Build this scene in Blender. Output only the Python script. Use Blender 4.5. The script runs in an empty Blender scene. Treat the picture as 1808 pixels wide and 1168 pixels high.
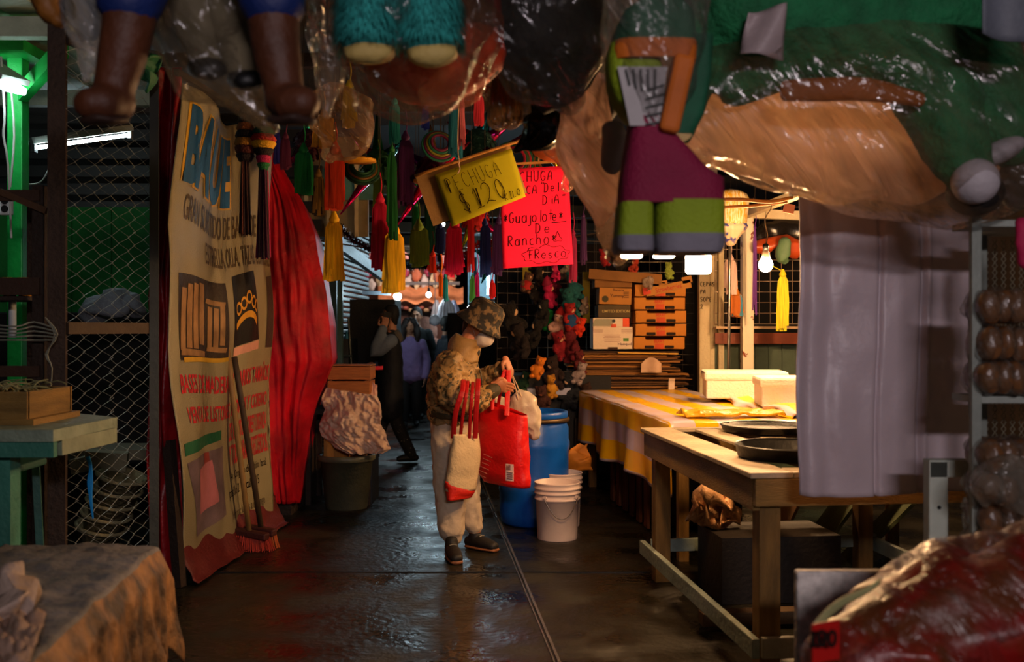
import bpy, bmesh, math, random
from mathutils import Vector, Matrix, noise, Euler

# ------------------------------------------------------------------ camera, world, lamps, exposure
SC = bpy.context.scene
COL = SC.collection
F, CH, HX, HY = 1758.0, 1.38, 904.0, 579.0          # focal length in px, eye height, horizon
def P(px, py, Y):                                    # a point seen at (px,py) standing Y metres away
    return Vector(((px-HX)/F*Y, Y, CH-(py-HY)/F*Y))
def G(px, py):                                       # a point of the floor
    return P(px, py, F*CH/(py-HY))
V = Vector
R_ = math.radians
AZ = math.atan(0.1132)                               # the aisle runs a little to the left
cam = bpy.data.cameras.new('camera')
cam.lens = 35; cam.sensor_width = 36; cam.shift_y = -5/1808
cam.dof.use_dof = True; cam.dof.focus_distance = 6.2; cam.dof.aperture_fstop = 2.6
cam.clip_end = 200
camo = bpy.data.objects.new('camera', cam); COL.objects.link(camo)
camo.location = (0, 0, CH); camo.rotation_euler = (R_(90), 0, 0)
SC.camera = camo
SC.view_settings.view_transform = 'Standard'; SC.view_settings.look = 'None'
SC.view_settings.gamma = 1; SC.view_settings.use_curve_mapping = False
SC.view_settings.exposure = 0.0
w = bpy.data.worlds.new('world'); SC.world = w; w.use_nodes = True
w.node_tree.nodes['Background'].inputs[0].default_value = (.55, .62, .8, 1)
w.node_tree.nodes['Background'].inputs[1].default_value = .05
def arealamp(name, loc, target, size, power, col):
    l = bpy.data.lights.new(name, 'AREA'); l.shape = 'RECTANGLE'; l.size, l.size_y = size
    l.energy = power; l.color = col
    o = bpy.data.objects.new(name, l); COL.objects.link(o); o.location = loc
    o.rotation_euler = (V(target)-V(loc)).to_track_quat('-Z', 'Y').to_euler()
    return o
# unseen fill light added behind the camera to lift the foreground
arealamp('front_fill', (.9, -2.4, 2.6), (.6, 4, 1.1), (1.2, .15), 104, (1, .86, .9))

# ------------------------------------------------------------------ materials
def lin(c):
    if isinstance(c, str):
        c = c.lstrip('#'); c = [int(c[i:i+2], 16)/255 for i in (0, 2, 4)]
    return [x/12.92 if x <= .04045 else ((x+.055)/1.055)**2.4 for x in c]
_mats = {}
def M(col, rough=.6, metal=0., var=.18, scale=7., bump=.15, bscale=40., emit=0, ecol=None, spec=.4,
      col2=None, split=None, sheen=0, trans=0, stretch=None, rvar=0):
    key = (str(col), rough, metal, var, scale, bump, bscale, emit, str(ecol), spec, str(col2), str(split), sheen, trans, str(stretch), rvar)
    if key in _mats: return _mats[key]
    m = bpy.data.materials.new('m%d' % len(_mats)); _mats[key] = m
    m.use_nodes = True; nt = m.node_tree; N = nt.nodes; L = nt.links
    b = N['Principled BSDF']
    c = lin(col)
    tc = N.new('ShaderNodeTexCoord'); mp = N.new('ShaderNodeMapping')
    L.new(tc.outputs['Object'], mp.inputs[0])
    if stretch: mp.inputs['Scale'].default_value = stretch
    nz = N.new('ShaderNodeTexNoise'); nz.inputs['Scale'].default_value = scale; nz.inputs['Detail'].default_value = 5
    L.new(mp.outputs[0], nz.inputs['Vector'])
    rp = N.new('ShaderNodeValToRGB'); L.new(nz.outputs[0], rp.inputs[0])
    lo, hi = split or (.3, .7)
    rp.color_ramp.elements[0].position = lo; rp.color_ramp.elements[1].position = hi
    c2 = lin(col2) if col2 else [min(1, x*(1+var)) for x in c]
    c1 = c if col2 else [x*(1-var) for x in c]
    rp.color_ramp.elements[0].color = (*c1, 1); rp.color_ramp.elements[1].color = (*c2, 1)
    L.new(rp.outputs[0], b.inputs['Base Color'])
    b.inputs['Roughness'].default_value = rough; b.inputs['Metallic'].default_value = metal
    b.inputs['Specular IOR Level'].default_value = spec
    if rvar:
        mr = N.new('ShaderNodeMapRange'); mr.inputs[3].default_value = max(.03, rough-rvar); mr.inputs[4].default_value = min(1, rough+rvar)
        mr.inputs[1].default_value = .35; mr.inputs[2].default_value = .65
        L.new(nz.outputs[0], mr.inputs[0]); L.new(mr.outputs[0], b.inputs['Roughness'])
    if sheen: b.inputs['Sheen Weight'].default_value = sheen
    if trans: b.inputs['Transmission Weight'].default_value = trans
    if bump:
        n2 = N.new('ShaderNodeTexNoise'); n2.inputs['Scale'].default_value = bscale; n2.inputs['Detail'].default_value = 3
        L.new(mp.outputs[0], n2.inputs['Vector'])
        bp = N.new('ShaderNodeBump'); bp.inputs['Strength'].default_value = min(1, bump*2); bp.inputs['Distance'].default_value = .01
        L.new(n2.outputs[0], bp.inputs['Height']); L.new(bp.outputs[0], b.inputs['Normal'])
    if emit:
        b.inputs['Emission Color'].default_value = (*(ecol or c), 1); b.inputs['Emission Strength'].default_value = emit
    return m
def film(tint='e8ddd0', amount=.3, rough=.16, wr=9.):                # clear wrapping plastic
    key = ('film', tint, amount, rough, wr)
    if key in _mats: return _mats[key]
    m = bpy.data.materials.new('film%d' % len(_mats)); _mats[key] = m
    m.use_nodes = True; nt = m.node_tree; N = nt.nodes; L = nt.links
    for n in list(N): N.remove(n)
    out = N.new('ShaderNodeOutputMaterial')
    tr = N.new('ShaderNodeBsdfTransparent'); tr.inputs[0].default_value = (.93, .93, .93, 1)
    df = N.new('ShaderNodeBsdfDiffuse'); tl = N.new('ShaderNodeBsdfTranslucent'); gl = N.new('ShaderNodeBsdfGlossy')
    c = (*lin(tint), 1)
    df.inputs[0].default_value = c; tl.inputs[0].default_value = c; gl.inputs[0].default_value = (1, 1, 1, 1); gl.inputs['Roughness'].default_value = rough
    tc = N.new('ShaderNodeTexCoord'); nz = N.new('ShaderNodeTexNoise'); nz.inputs['Scale'].default_value = wr; nz.inputs['Detail'].default_value = 4
    nz.inputs['Distortion'].default_value = 1.2
    mp = N.new('ShaderNodeMapping'); mp.vector_type = 'TEXTURE'; mp.inputs['Rotation'].default_value = (.1, .85, .15); mp.inputs['Scale'].default_value = (3.2, 1.1, .5)
    L.new(tc.outputs['Object'], mp.inputs[0]); L.new(mp.outputs[0], nz.inputs['Vector'])
    bp = N.new('ShaderNodeBump'); bp.inputs['Strength'].default_value = 1; bp.inputs['Distance'].default_value = .05
    L.new(nz.outputs[0], bp.inputs['Height'])
    for s in (df, tl, gl): L.new(bp.outputs[0], s.inputs['Normal'])
    m1 = N.new('ShaderNodeMixShader'); m1.inputs[0].default_value = .6; L.new(df.outputs[0], m1.inputs[1]); L.new(tl.outputs[0], m1.inputs[2])
    mr = N.new('ShaderNodeMapRange'); mr.inputs[1].default_value = .3; mr.inputs[2].default_value = .72
    mr.inputs[3].default_value = amount*.45; mr.inputs[4].default_value = min(1, amount*1.5); L.new(nz.outputs[0], mr.inputs[0])
    m2 = N.new('ShaderNodeMixShader'); L.new(mr.outputs[0], m2.inputs[0]); L.new(tr.outputs[0], m2.inputs[1]); L.new(m1.outputs[0], m2.inputs[2])
    fr = N.new('ShaderNodeLayerWeight'); fr.inputs[0].default_value = .25; L.new(bp.outputs[0], fr.inputs['Normal'])
    ma = N.new('ShaderNodeMath'); ma.operation = 'MULTIPLY_ADD'; ma.inputs[1].default_value = .45; ma.inputs[2].default_value = .02
    L.new(fr.outputs['Fresnel'], ma.inputs[0])
    m3 = N.new('ShaderNodeMixShader'); L.new(ma.outputs[0], m3.inputs[0]); L.new(m2.outputs[0], m3.inputs[1]); L.new(gl.outputs[0], m3.inputs[2])
    L.new(m3.outputs[0], out.inputs[0])
    return m

# ------------------------------------------------------------------ objects
def tag(o, label=None, cat=None, group=None, kind=None):
    if label: o['label'] = label
    if cat: o['category'] = cat
    if group: o['group'] = group
    if kind: o['kind'] = kind
    return o
ORG = {}
def thing(name, label, cat, loc, group=None):
    o = bpy.data.objects.new(name, None); COL.objects.link(o); o.location = loc; o.empty_display_size = .1
    ORG[o.name] = V(loc)
    return tag(o, label, cat, group)
def mesh(name, bm, mats, parent=None, smooth=False, label=None, org=None, normals=True):
    """links a bmesh written in world space as ONE object, its origin at its thing's base"""
    if parent is not None: org = ORG[parent.name]
    if org is None:
        xs = [v.co for v in bm.verts]
        mn = [min(c[i] for c in xs) for i in range(3)]; mx = [max(c[i] for c in xs) for i in range(3)]
        org = V(((mn[0]+mx[0])/2, (mn[1]+mx[1])/2, mn[2]))
    if normals: bmesh.ops.recalc_face_normals(bm, faces=bm.faces)
    bmesh.ops.translate(bm, vec=-org, verts=bm.verts)
    me = bpy.data.meshes.new(name); bm.to_mesh(me); bm.free()
    for m in (mats if isinstance(mats, (list, tuple)) else [mats]): me.materials.append(m)
    if smooth:
        for p in me.polygons: p.use_smooth = True
    o = bpy.data.objects.new(name, me); COL.objects.link(o)
    ORG[o.name] = org.copy()
    if parent is not None: o.parent = parent; o.location = (0, 0, 0)
    else: o.location = org
    if label: o['label'] = label
    return o
def solo(name, bm, mats, label, cat, group=None, smooth=False):
    return tag(mesh(name, bm, mats, smooth=smooth), label, cat, group)
def struct(name, bm, mats, label=None, smooth=False):
    return tag(mesh(name, bm, mats, smooth=smooth), label, kind='structure')
def shade_auto(o, ang=40):
    for p in o.data.polygons: p.use_smooth = True
    try: o.data.set_sharp_from_angle(angle=R_(ang))
    except Exception: pass
    return o
def fuse(o, voxel, smooth=4):                        # one continuous surface out of overlapping limbs
    m = o.modifiers.new('fuse', 'REMESH'); m.mode = 'VOXEL'; m.voxel_size = voxel; m.use_smooth_shade = True
    s = o.modifiers.new('soft', 'SMOOTH'); s.iterations = smooth; s.factor = .5
    return o
def puff(o, strength, size, kind='CLOUDS'):
    t = bpy.data.textures.new('t', kind); t.noise_scale = size
    d = o.modifiers.new('folds', 'DISPLACE'); d.texture = t; d.strength = strength; d.mid_level = .5
    return o
def thick(o, t):
    s = o.modifiers.new('thick', 'SOLIDIFY'); s.thickness = t; s.offset = 0
    return o

# ------------------------------------------------------------------ shapes
BM = bmesh.new
def box(bm, c, s, rot=(0, 0, 0), bev=0., mi=0):
    g = bmesh.ops.create_cube(bm, size=1, matrix=Matrix.Translation(c) @ Euler(rot).to_matrix().to_4x4() @ Matrix.Diagonal((*s, 1)))
    vs = g['verts']; fs = {f for v in vs for f in v.link_faces}
    for f in fs: f.material_index = mi
    if bev:
        es = {e for v in vs for e in v.link_edges}
        r = bmesh.ops.bevel(bm, geom=list(es), offset=bev, segments=2, affect='EDGES', profile=.5)
        for f in r['faces']: f.material_index = mi
    return vs
def bx(c, s, rot=(0, 0, 0), bev=0.): b = BM(); box(b, c, s, rot, bev); return b
def frame_of(d, side=None):
    d = d.normalized()
    s = V(side) if side is not None else (V((0, 0, 1)) if abs(d.z) < .9 else V((1, 0, 0))).cross(d)
    s = (s - d*s.dot(d))
    if s.length < 1e-5: s = V((1, 0, 0)) - d*d.x
    s.normalize()
    return s, d.cross(s)
def beam(bm, a, b, w_, h, bev=0., mi=0):             # a bar from a to b, w wide, h high
    a, b = V(a), V(b); d = b-a; q = d.to_track_quat('Y', 'Z')
    g = bmesh.ops.create_cube(bm, size=1, matrix=Matrix.Translation((a+b)/2) @ q.to_matrix().to_4x4() @ Matrix.Diagonal((w_, d.length, h, 1)))
    for f in {f for v in g['verts'] for f in v.link_faces}: f.material_index = mi
    if bev: bmesh.ops.bevel(bm, geom=list({e for v in g['verts'] for e in v.link_edges}), offset=bev, segments=2, affect='EDGES', profile=.5)
def ring(bm, c, s, t, a, b, seg, fn=None):
    out = []
    for i in range(seg):
        an = 2*math.pi*i/seg; k = fn(an) if fn else 1
        out.append(bm.verts.new(c + s*(a*math.cos(an)*k) + t*(b*math.sin(an)*k)))
    return out
def bridge(bm, r0, r1, mi=0):
    n = len(r0)
    for i in range(n):
        f = bm.faces.new((r0[i], r0[(i+1) % n], r1[(i+1) % n], r1[i])); f.material_index = mi
def loft(bm, pts, rad, side=None, seg=14, sub=3, caps='round', crumple=0., cf=6., seed=0, pleat=0, pk=9, mi=0):
    """a body grown along pts; rad: r or (along side, across); round closed ends"""
    pts = [V(p) for p in pts]; rad = [(r, r) if not isinstance(r, (tuple, list)) else tuple(r) for r in rad]
    PP, RR = [], []
    n = len(pts)
    for i in range(n-1):
        p0, p1, p2, p3 = pts[max(0, i-1)], pts[i], pts[i+1], pts[min(n-1, i+2)]
        for k in range(sub):
            t = k/sub
            PP.append(.5*((2*p1)+(p2-p0)*t+(2*p0-5*p1+4*p2-p3)*t*t+(3*p1-p0-3*p2+p3)*t**3))
            tt = t*t*(3-2*t)
            RR.append(tuple(rad[i][j]*(1-tt)+rad[i+1][j]*tt for j in (0, 1)))
    PP.append(pts[-1]); RR.append(rad[-1])
    m = len(PP); rings = []
    d0 = (PP[1]-PP[0]).normalized(); s, t = frame_of(d0, side)
    dirs = []
    for i in range(m):
        d = (PP[min(m-1, i+1)]-PP[max(0, i-1)]).normalized(); dirs.append(d)
    seq = []
    if caps == 'round':
        for k in (1, .85, .5):
            h = math.sqrt(1-k*k); e = min(RR[0]); seq.append((PP[0]-dirs[0]*e*k*.9, RR[0][0]*h+1e-4, RR[0][1]*h+1e-4, dirs[0]))
    for i in range(m): seq.append((PP[i], RR[i][0], RR[i][1], dirs[i]))
    if caps == 'round':
        for k in (.5, .85, 1):
            h = math.sqrt(1-k*k); e = min(RR[-1]); seq.append((PP[-1]+dirs[-1]*e*k*.9, RR[-1][0]*h+1e-4, RR[-1][1]*h+1e-4, dirs[-1]))
    for j, (c, a, b, d) in enumerate(seq):
        if side is not None: s, t = frame_of(d, side)
        else:
            s = s-d*s.dot(d); s.normalize(); t = d.cross(s)
        ph = seed*1.7
        fn = (lambda an: 1+pleat*math.sin(pk*an+ph+.6*math.sin(3*an))) if pleat else None
        rings.append(ring(bm, c, s, t, a, b, seg, fn))
    for i in range(len(rings)-1): bridge(bm, rings[i], rings[i+1], mi)
    if caps:
        for r in (rings[0][::-1], rings[-1]):
            f = bm.faces.new(r); f.material_index = mi
    if crumple:
        for r in rings:
            for v in r:
                q = v.co*cf+V((seed*3.1, seed*7.7, 0))
                v.co += V((noise.noise(q), noise.noise(q+V((9, 0, 0))), noise.noise(q+V((0, 9, 0)))))*crumple
    return rings
def tube(bm, pts, r, seg=8, sub=3, mi=0, caps='flat'): return loft(bm, pts, [r]*len(pts) if not isinstance(r, (list, tuple)) else r, seg=seg, sub=sub, caps=caps, mi=mi)
def ball(bm, c, r, sx=1, sy=1, sz=1, seg=14, mi=0, rot=(0, 0, 0)):
    g = bmesh.ops.create_uvsphere(bm, u_segments=seg, v_segments=max(6, seg*2//3), radius=r,
                                  matrix=Matrix.Translation(c) @ Euler(rot).to_matrix().to_4x4() @ Matrix.Diagonal((sx, sy, sz, 1)))
    for f in {f for v in g['verts'] for f in v.link_faces}: f.material_index = mi
def lathe(bm, c, prof, seg=32, rot=None, close=True, mi=0, wob=None):
    c = V(c); rings = []
    for (r, z) in prof:
        rr = []
        for i in range(seg):
            an = 2*math.pi*i/seg; k = wob(an, z) if wob else 1
            p = V((max(r, 1e-4)*math.cos(an)*k, max(r, 1e-4)*math.sin(an)*k, z))
            if rot: p = rot @ p
            rr.append(bm.verts.new(c+p))
        rings.append(rr)
    for i in range(len(rings)-1): bridge(bm, rings[i], rings[i+1], mi)
    if close:
        bm.faces.new(rings[0][::-1]).material_index = mi; bm.faces.new(rings[-1]).material_index = mi
    return rings
def sheet(bm, fn, nu, nv, mi=0):
    g = [[bm.verts.new(fn(i/nu, j/nv)) for i in range(nu+1)] for j in range(nv+1)]
    for j in range(nv):
        for i in range(nu):
            f = bm.faces.new((g[j][i], g[j][i+1], g[j+1][i+1], g[j+1][i])); f.material_index = mi
    return g
def lerp_tab(tab, t):
    for i in range(len(tab)-1):
        if t <= tab[i+1][0]:
            a, b = tab[i], tab[i+1]; k = (t-a[0])/max(1e-9, b[0]-a[0])
            return [a[j]+(b[j]-a[j])*k for j in range(1, len(a))]
    return list(tab[-1][1:])
def fold(u, v, amp, seed=0, k=3.): return amp*(noise.noise(V((u*k, v*k*.35, seed)))+.5*noise.noise(V((u*k*2.3, v*k*.8, seed+5))))

# ------------------------------------------------------------------ writing
def text_bm(s, size=1., bold=0., squeeze=1.):
    cu = bpy.data.curves.new('txt', 'FONT'); cu.body = s; cu.size = size; cu.offset = bold; cu.fill_mode = 'FRONT'
    cu.resolution_u = 3
    o = bpy.data.objects.new('txt', cu); COL.objects.link(o)
    dg = bpy.context.evaluated_depsgraph_get()
    me = bpy.data.meshes.new_from_object(o.evaluated_get(dg))
    bm = BM(); bm.from_mesh(me); bpy.data.objects.remove(o); bpy.data.curves.remove(cu); bpy.data.meshes.remove(me)
    for v in bm.verts: v.co.x *= squeeze
    return bm
def fit_text(s, w_, h, bold=0.):                     # text scaled into a w x h box, origin bottom-left
    bm = text_bm(s, 1, bold)
    xs = [v.co.x for v in bm.verts]; ys = [v.co.y for v in bm.verts]
    x0, x1, y0, y1 = min(xs), max(xs), min(ys), max(ys)
    for v in bm.verts: v.co.x = (v.co.x-x0)/(x1-x0)*w_; v.co.y = (v.co.y-y0)/(y1-y0)*h; v.co.z = 0
    return bm
def cut_edges(bm, L):
    for _ in range(4):
        es = [e for e in bm.edges if e.calc_length() > L]
        if not es: break
        bmesh.ops.subdivide_edges(bm, edges=es, cuts=1, use_grid_fill=False)
        bmesh.ops.triangulate(bm, faces=[f for f in bm.faces if len(f.verts) > 3])
def mapped(bm, fn):
    for v in bm.verts: v.co = fn(v.co.x, v.co.y)
    return bm
def join(dst, src):
    me = bpy.data.meshes.new('tmp'); src.to_mesh(me); src.free(); dst.from_mesh(me); bpy.data.meshes.remove(me)
# a hand-drawn alphabet: strokes in a unit square, y up
def arc(cx, cy, rx, ry, a0, a1, n=12): return [(cx+rx*math.cos(R_(a0+(a1-a0)*i/n)), cy+ry*math.sin(R_(a0+(a1-a0)*i/n))) for i in range(n+1)]
GL = {
 'P': [[(.1, 1), (.12, 0)], [(.02, .95)]+arc(.3, .76, .45, .24, 90, -90)+[(.12, .48)]],
 'E': [[(.8, 1), (.1, .97), (.1, .03), (.8, 0)], [(.1, .52), (.65, .53)]],
 'C': [arc(.55, .5, .45, .5, 50, 310)], 'H': [[(.1, 1), (.12, 0)], [(.85, 1), (.83, 0)], [(.1, .5), (.85, .5)]],
 'U': [[(.1, 1), (.1, .3)]+arc(.45, .3, .35, .3, 180, 360)+[(.8, 1)]],
 'G': [arc(.5, .5, .42, .5, 50, 330)+[(.88, .45), (.55, .45)]], 'A': [[(0, 0), (.25, .8), (.5, 1), (.72, .8), (.85, 0)], [(.12, .42), (.8, .42)]],
 '$': [arc(.5, .72, .3, .22, 30, 270)+arc(.5, .28, .32, .22, 90, -160), [(.45, 1.12), (.55, -.12)], [(.56, 1.12), (.66, -.1)]],
 '1': [[(.2, .75), (.5, 1), (.52, 0)], [(.15, 0), (.9, .02)]], '2': [arc(.45, .7, .38, .3, 170, -30)+[(.5, .25), (.05, .02), (.35, .12), (.95, 0)]],
 '0': [arc(.5, .5, .36, .5, 80, 440, 20)], 'K': [[(.1, 1), (.12, 0)], [(.8, 1), (.12, .45), (.85, 0)]],
 'I': [[(.5, 1), (.5, 0)], [(.2, 1), (.8, 1)], [(.2, 0), (.8, 0)]], 'L': [[(.15, 1), (.12, 0), (.8, .03)]], 'O': [arc(.5, .5, .42, .5, 90, 450, 20)],
 'S': [arc(.5, .74, .34, .26, 30, 270)+arc(.5, .25, .36, .25, 90, -160)], 'D': [[(.12, 1), (.12, 0)], [(.02, 1)]+arc(.25, .5, .55, .5, 85, -85)+[(.02, 0)]],
 'R': [[(.1, 1), (.12, 0)], [(.02, .95)]+arc(.3, .75, .45, .25, 90, -90)+[(.15, .5), (.8, 0)]], 'F': [[(.0, .95), (.9, 1)], [(.35, .97), (.35, 0)], [(.1, .5), (.7, .52)]],
 'e': [[(.15, .3), (.75, .32)]+arc(.45, .3, .33, .3, 10, 320)], 'l': [[(.5, 1), (.48, 0)]], 'i': [[(.5, .6), (.5, 0)], [(.5, .85), (.5, .9)]],
 'u': [[(.12, .6), (.12, .2)]+arc(.42, .2, .3, .2, 180, 360)+[(.72, .6), (.75, 0)]], 'a': [arc(.42, .3, .34, .3, 60, 400, 16), [(.76, .62), (.8, 0)]],
 'j': [[(.5, .6), (.5, -.2)]+arc(.25, -.2, .25, .18, 0, -150)], 'o': [arc(.45, .3, .36, .3, 90, 450, 16)], 't': [[(.45, 1), (.45, .0)], [(.15, .62), (.8, .62)]],
 'n': [[(.12, .6), (.12, 0), (.12, .4)]+arc(.42, .35, .3, .25, 170, 0)+[(.74, 0)]], 'c': [arc(.5, .3, .36, .3, 50, 310)],
 'h': [[(.12, 1), (.12, 0), (.12, .4)]+arc(.42, .35, .3, .25, 170, 0)+[(.74, 0)]], 'r': [[(.15, .6), (.15, 0), (.15, .4), (.4, .6), (.7, .55)]],
 's': [arc(.45, .45, .25, .15, 30, 270)+arc(.45, .15, .28, .15, 90, -160)], '*': [[(.5, .8), (.5, .2)], [(.2, .7), (.8, .3)], [(.2, .3), (.8, .7)]],
 '"': [[(.3, 1), (.25, .8)], [(.6, 1), (.55, .8)]], 'q': [[(.1, .6), (.1, 0)]], ' ': [],
}
def ribbon(bm, pts, w_, fn):                         # a marker stroke, mapped onto a surface by fn(x,y)
    pts = [V((p[0], p[1], 0)) for p in pts]
    if len(pts) < 2: return
    L, Rr = [], []
    for i, p in enumerate(pts):
        d = (pts[min(len(pts)-1, i+1)]-pts[max(0, i-1)])
        if d.length < 1e-9: d = V((1, 0, 0))
        d.normalize(); n = V((-d.y, d.x, 0))*w_/2
        L.append(bm.verts.new(fn(p.x+n.x, p.y+n.y))); Rr.append(bm.verts.new(fn(p.x-n.x, p.y-n.y)))
    for i in range(len(pts)-1): bm.faces.new((L[i], L[i+1], Rr[i+1], Rr[i]))
def hand(bm, s, x, y, cw, ch, w_, fn, gap=.25, slant=.05, drop=0.):
    rnd = random.Random(s)
    for k, c in enumerate(s):
        jy = rnd.uniform(-.03, .03)*ch + drop*k; sc = rnd.uniform(.92, 1.08)
        for st in GL.get(c, []):
            ribbon(bm, [(x+(px*cw+py*ch*slant)*sc, y+jy+py*ch*sc) for px, py in st], w_, fn)
        x += cw*(1+gap)*(.6 if c in 'lijt"' else .85 if c in '1I' else 1)
    return x

# ------------------------------------------------------------------ common materials
WOOD = M('745628', .65, var=.35, scale=3, stretch=(8, 8, 1.2), bump=.3)
WOODH = M('7c5e2a', .6, var=.35, scale=3, stretch=(1.2, 1.2, 8), bump=.3)
OLDWOOD = M('8e7e66', .6, var=.3, scale=5, bump=.3)
DARKW = M('2a1c12', .75, var=.3, scale=4, bump=.3)
CARD = M('a8712f', .8, var=.12, scale=5, bump=.08)
CARDD = M('7a5226', .85, var=.2, scale=5, bump=.1)
BLACK = M('0c0b0b', .5, var=.3, bump=.1)
INK = M('1c1210', .9, var=.1, bump=0, spec=.03)
IVORY = M('d8c7a0', .55, var=.12, scale=4, bump=.25, col2='c4a97a', split=(.45, .8))
STEELW = M('a9b0a4', .5, var=.12, bump=.15)
TEAL = M('35705f', .6, var=.25, scale=6, bump=.25)

# ------------------------------------------------------------------ the setting
b = BM(); sheet(b, lambda u, v: V((-7+14*u, -3+32*v, .004*noise.noise(V((u*20, v*30, 0))))), 60, 120)
fm = M('110f09', .38, var=.5, scale=2.6, bump=.3, bscale=24, spec=.4, col2='221f14', split=(.3, .75), rvar=.24)
struct('floor', b, fm, smooth=True)
b = BM()
c0, c1 = G(852, 850), G(1000, 1200)
beam(b, c0+V((0, 0, .003)), c1+V((0, 0, .003)), .012, .012)
beam(b, c0+V((-.02, 0, .002)), c1+V((-.02, 0, .002)), .006, .01)
struct('trim_1', b, M('8a8780', .25, .7, var=.3), 'metal edging strip let into the wet floor')
b = BM(); beam(b, G(300, 1010)+V((0, 0, .001)), G(1180, 1010)+V((0, 0, .001)), .012, .008)
struct('trim_2', b, BLACK, 'dark joint across the concrete floor')
b = BM(); box(b, (0, 12, 4.3), (16, 34, .1)); struct('ceiling', b, M('1c1815', .9, var=.3))
b = BM()
for i in range(60): box(b, (-7+i*.24, 28.6, 2.1), (.16, .1, 4.3))
box(b, (0, 28.75, 2.1), (16, .1, 4.4)); struct('wall_back', b, M('3a2a25', .8, var=.3))
struct('wall_right', bx((4.6, 12, 2.1), (.1, 33, 4.4)), M('2b211a', .8, var=.3))
struct('wall_left', bx((-6.5, 12, 2.1), (.1, 33, 4.4)), M('1c1e18', .8, var=.3))
# roof of the left stall, with its light boards and purlins
b = BM()
for i in range(14): box(b, (-2.45-i*.22, 4.9, 2.98+.012*(i % 2)), (.2, 4.4, .02))
struct('ceiling_left_stall', b, M('99a488', .6, var=.2))
for k, Y in enumerate((5.05, 6.6)):
    b = BM(); beam(b, (-5.4, Y, 2.9), (-2.3, Y, 2.9), .07, .1); solo('roof_purlin', b, M('aab39a', .6), ['pale steel purlin under the left stall roof, nearer one', 'pale steel purlin under the left stall roof, farther one'][k], 'beam')

# green steel column with its brace
t = thing('steel_column', 'bright green painted steel column with angled brace at far left', 'column', P(32, 579, 5.6)*1 - V((0, 0, 1.38)))
g1 = M('15a040', .45, var=.2, bump=.15)
mesh('post', bx(P(32, 579, 5.6)+V((0, 0, .12)), (.085, .085, 3.0), (0, 0, 0), .006), g1, t)
b = BM(); beam(b, P(40, 165, 5.55), P(112, 85, 5.0), .05, .09); mesh('brace', b, g1, t)
b = BM(); box(b, P(32, 92, 5.55), (.2, .3, .06)); mesh('cap_plate', b, g1, t)
b = BM(); tube(b, [P(2, 100, 5.3), P(8, 200, 5.3), P(6, 240, 5.3), P(14, 290, 5.3), P(20, 420, 5.3)], .006)
tube(b, [P(20, 160, 5.45), P(25, 240, 5.45), P(18, 330, 5.45)], .006)
solo('electric_cable', b, M('b8b8b0', .5), 'loose white cable hanging beside the green column', 'cable')
b = BM(); box(b, P(11, 362, 5.45), (.07, .03, .11), bev=.008)
t = mesh('wall_socket', b, M('d0d4d0', .4)); tag(t, 'white socket box fixed on the green column', 'socket')
for z in (-.022, .022):
    b = BM(); lathe(b, P(11, 362, 5.45)+V((0, -.017, z)), [(.02, 0), (.02, .004)], 16, Matrix.Rotation(R_(90), 3, 'X')); mesh('outlet', b, BLACK, t)

# fluorescent lamps of the left stall
COOL = (.72, .95, 1.)
t = thing('strip_light', 'boxy white fluorescent lamp hung by the green column at the left edge', 'lamp', P(-10, 115, 5.2))
b = BM(); beam(b, P(-60, 86, 5.4), P(28, 142, 5.2), .16, .03); mesh('housing', b, STEELW, t)
b = BM(); beam(b, P(-60, 95, 5.38)+V((0, 0, -.03)), P(28, 149, 5.18)+V((0, 0, -.03)), .13, .04, .01); mesh('diffuser', b, M('ffffff', .4, emit=16, ecol=COOL, bump=0), t)
t = thing('tube_light', 'bare glowing fluorescent tube hung behind the wire mesh', 'lamp', P(140, 245, 8))
b = BM(); tube(b, [P(62, 261, 7.6), P(228, 238, 8.2)], .014); mesh('tube', b, M('ffffff', .4, emit=70, ecol=COOL, bump=0), t)
b = BM(); beam(b, P(55, 258, 7.6)+V((0, 0, .04)), P(232, 234, 8.2)+V((0, 0, .04)), .05, .05); mesh('fixture', b, STEELW, t)
for q in (P(60, 262, 7.58), P(230, 238, 8.22)):
    b = BM(); box(b, q, (.03, .05, .06)); mesh('end_cap', b, M('777777', .5), t)
b = BM(); tube(b, [P(90, 268, 7.7), P(85, 300, 7.7), P(70, 322, 7.7), P(45, 325, 7.7)], .006); mesh('cord', b, M('999990', .5), t)

# green panelled wall behind the mesh, and clutter there
b = BM(); box(b, (-3.55, 7.6, 1.9), (2.2, .06, .8))
for i in range(8): box(b, (-4.55+i*.3, 7.56, 1.9), (.02, .03, .8))
struct('wall_green_boarding', b, M('1d7a30', .55, var=.3, scale=3))
struct('wall_shade_below', bx((-3.55, 7.6, .745), (2.2, .06, 1.49)), M('14120e', .8))  # near-black panel paints in the darkness below the green wall
b = BM()
for j in range(7): box(b, (-3.3, 8.9, 2.3+j*.16), (3.2, .05, .1))
struct('wall_slatted_left', b, M('15100c', .8))
b = BM(); loft(b, [P(165, 545, 6.3), P(200, 535, 6.3), P(240, 552, 6.3)], [(.08, .08), (.1, .1), (.07, .06)], crumple=.08, cf=9, seg=24, sub=6)
solo('cloth_bundle', b, M('77777d', .7, bump=.4), 'grey cloth bundle lying behind the mesh above its rail', 'cloth', smooth=True)
b = BM(); box(b, P(200, 800, 5.9)+V((0, .1, 0)), (1.0, .35, .06)); q = P(200, 800, 5.9); box(b, V((q.x-.45, 6, q.z/2)), (.05, .3, q.z-.05)); box(b, V((q.x+.45, 6, q.z/2)), (.05, .3, q.z-.05)); solo('low_shelf', b, M('6e6650', .8), 'rough wooden shelf low behind the mesh', 'shelf')
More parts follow.
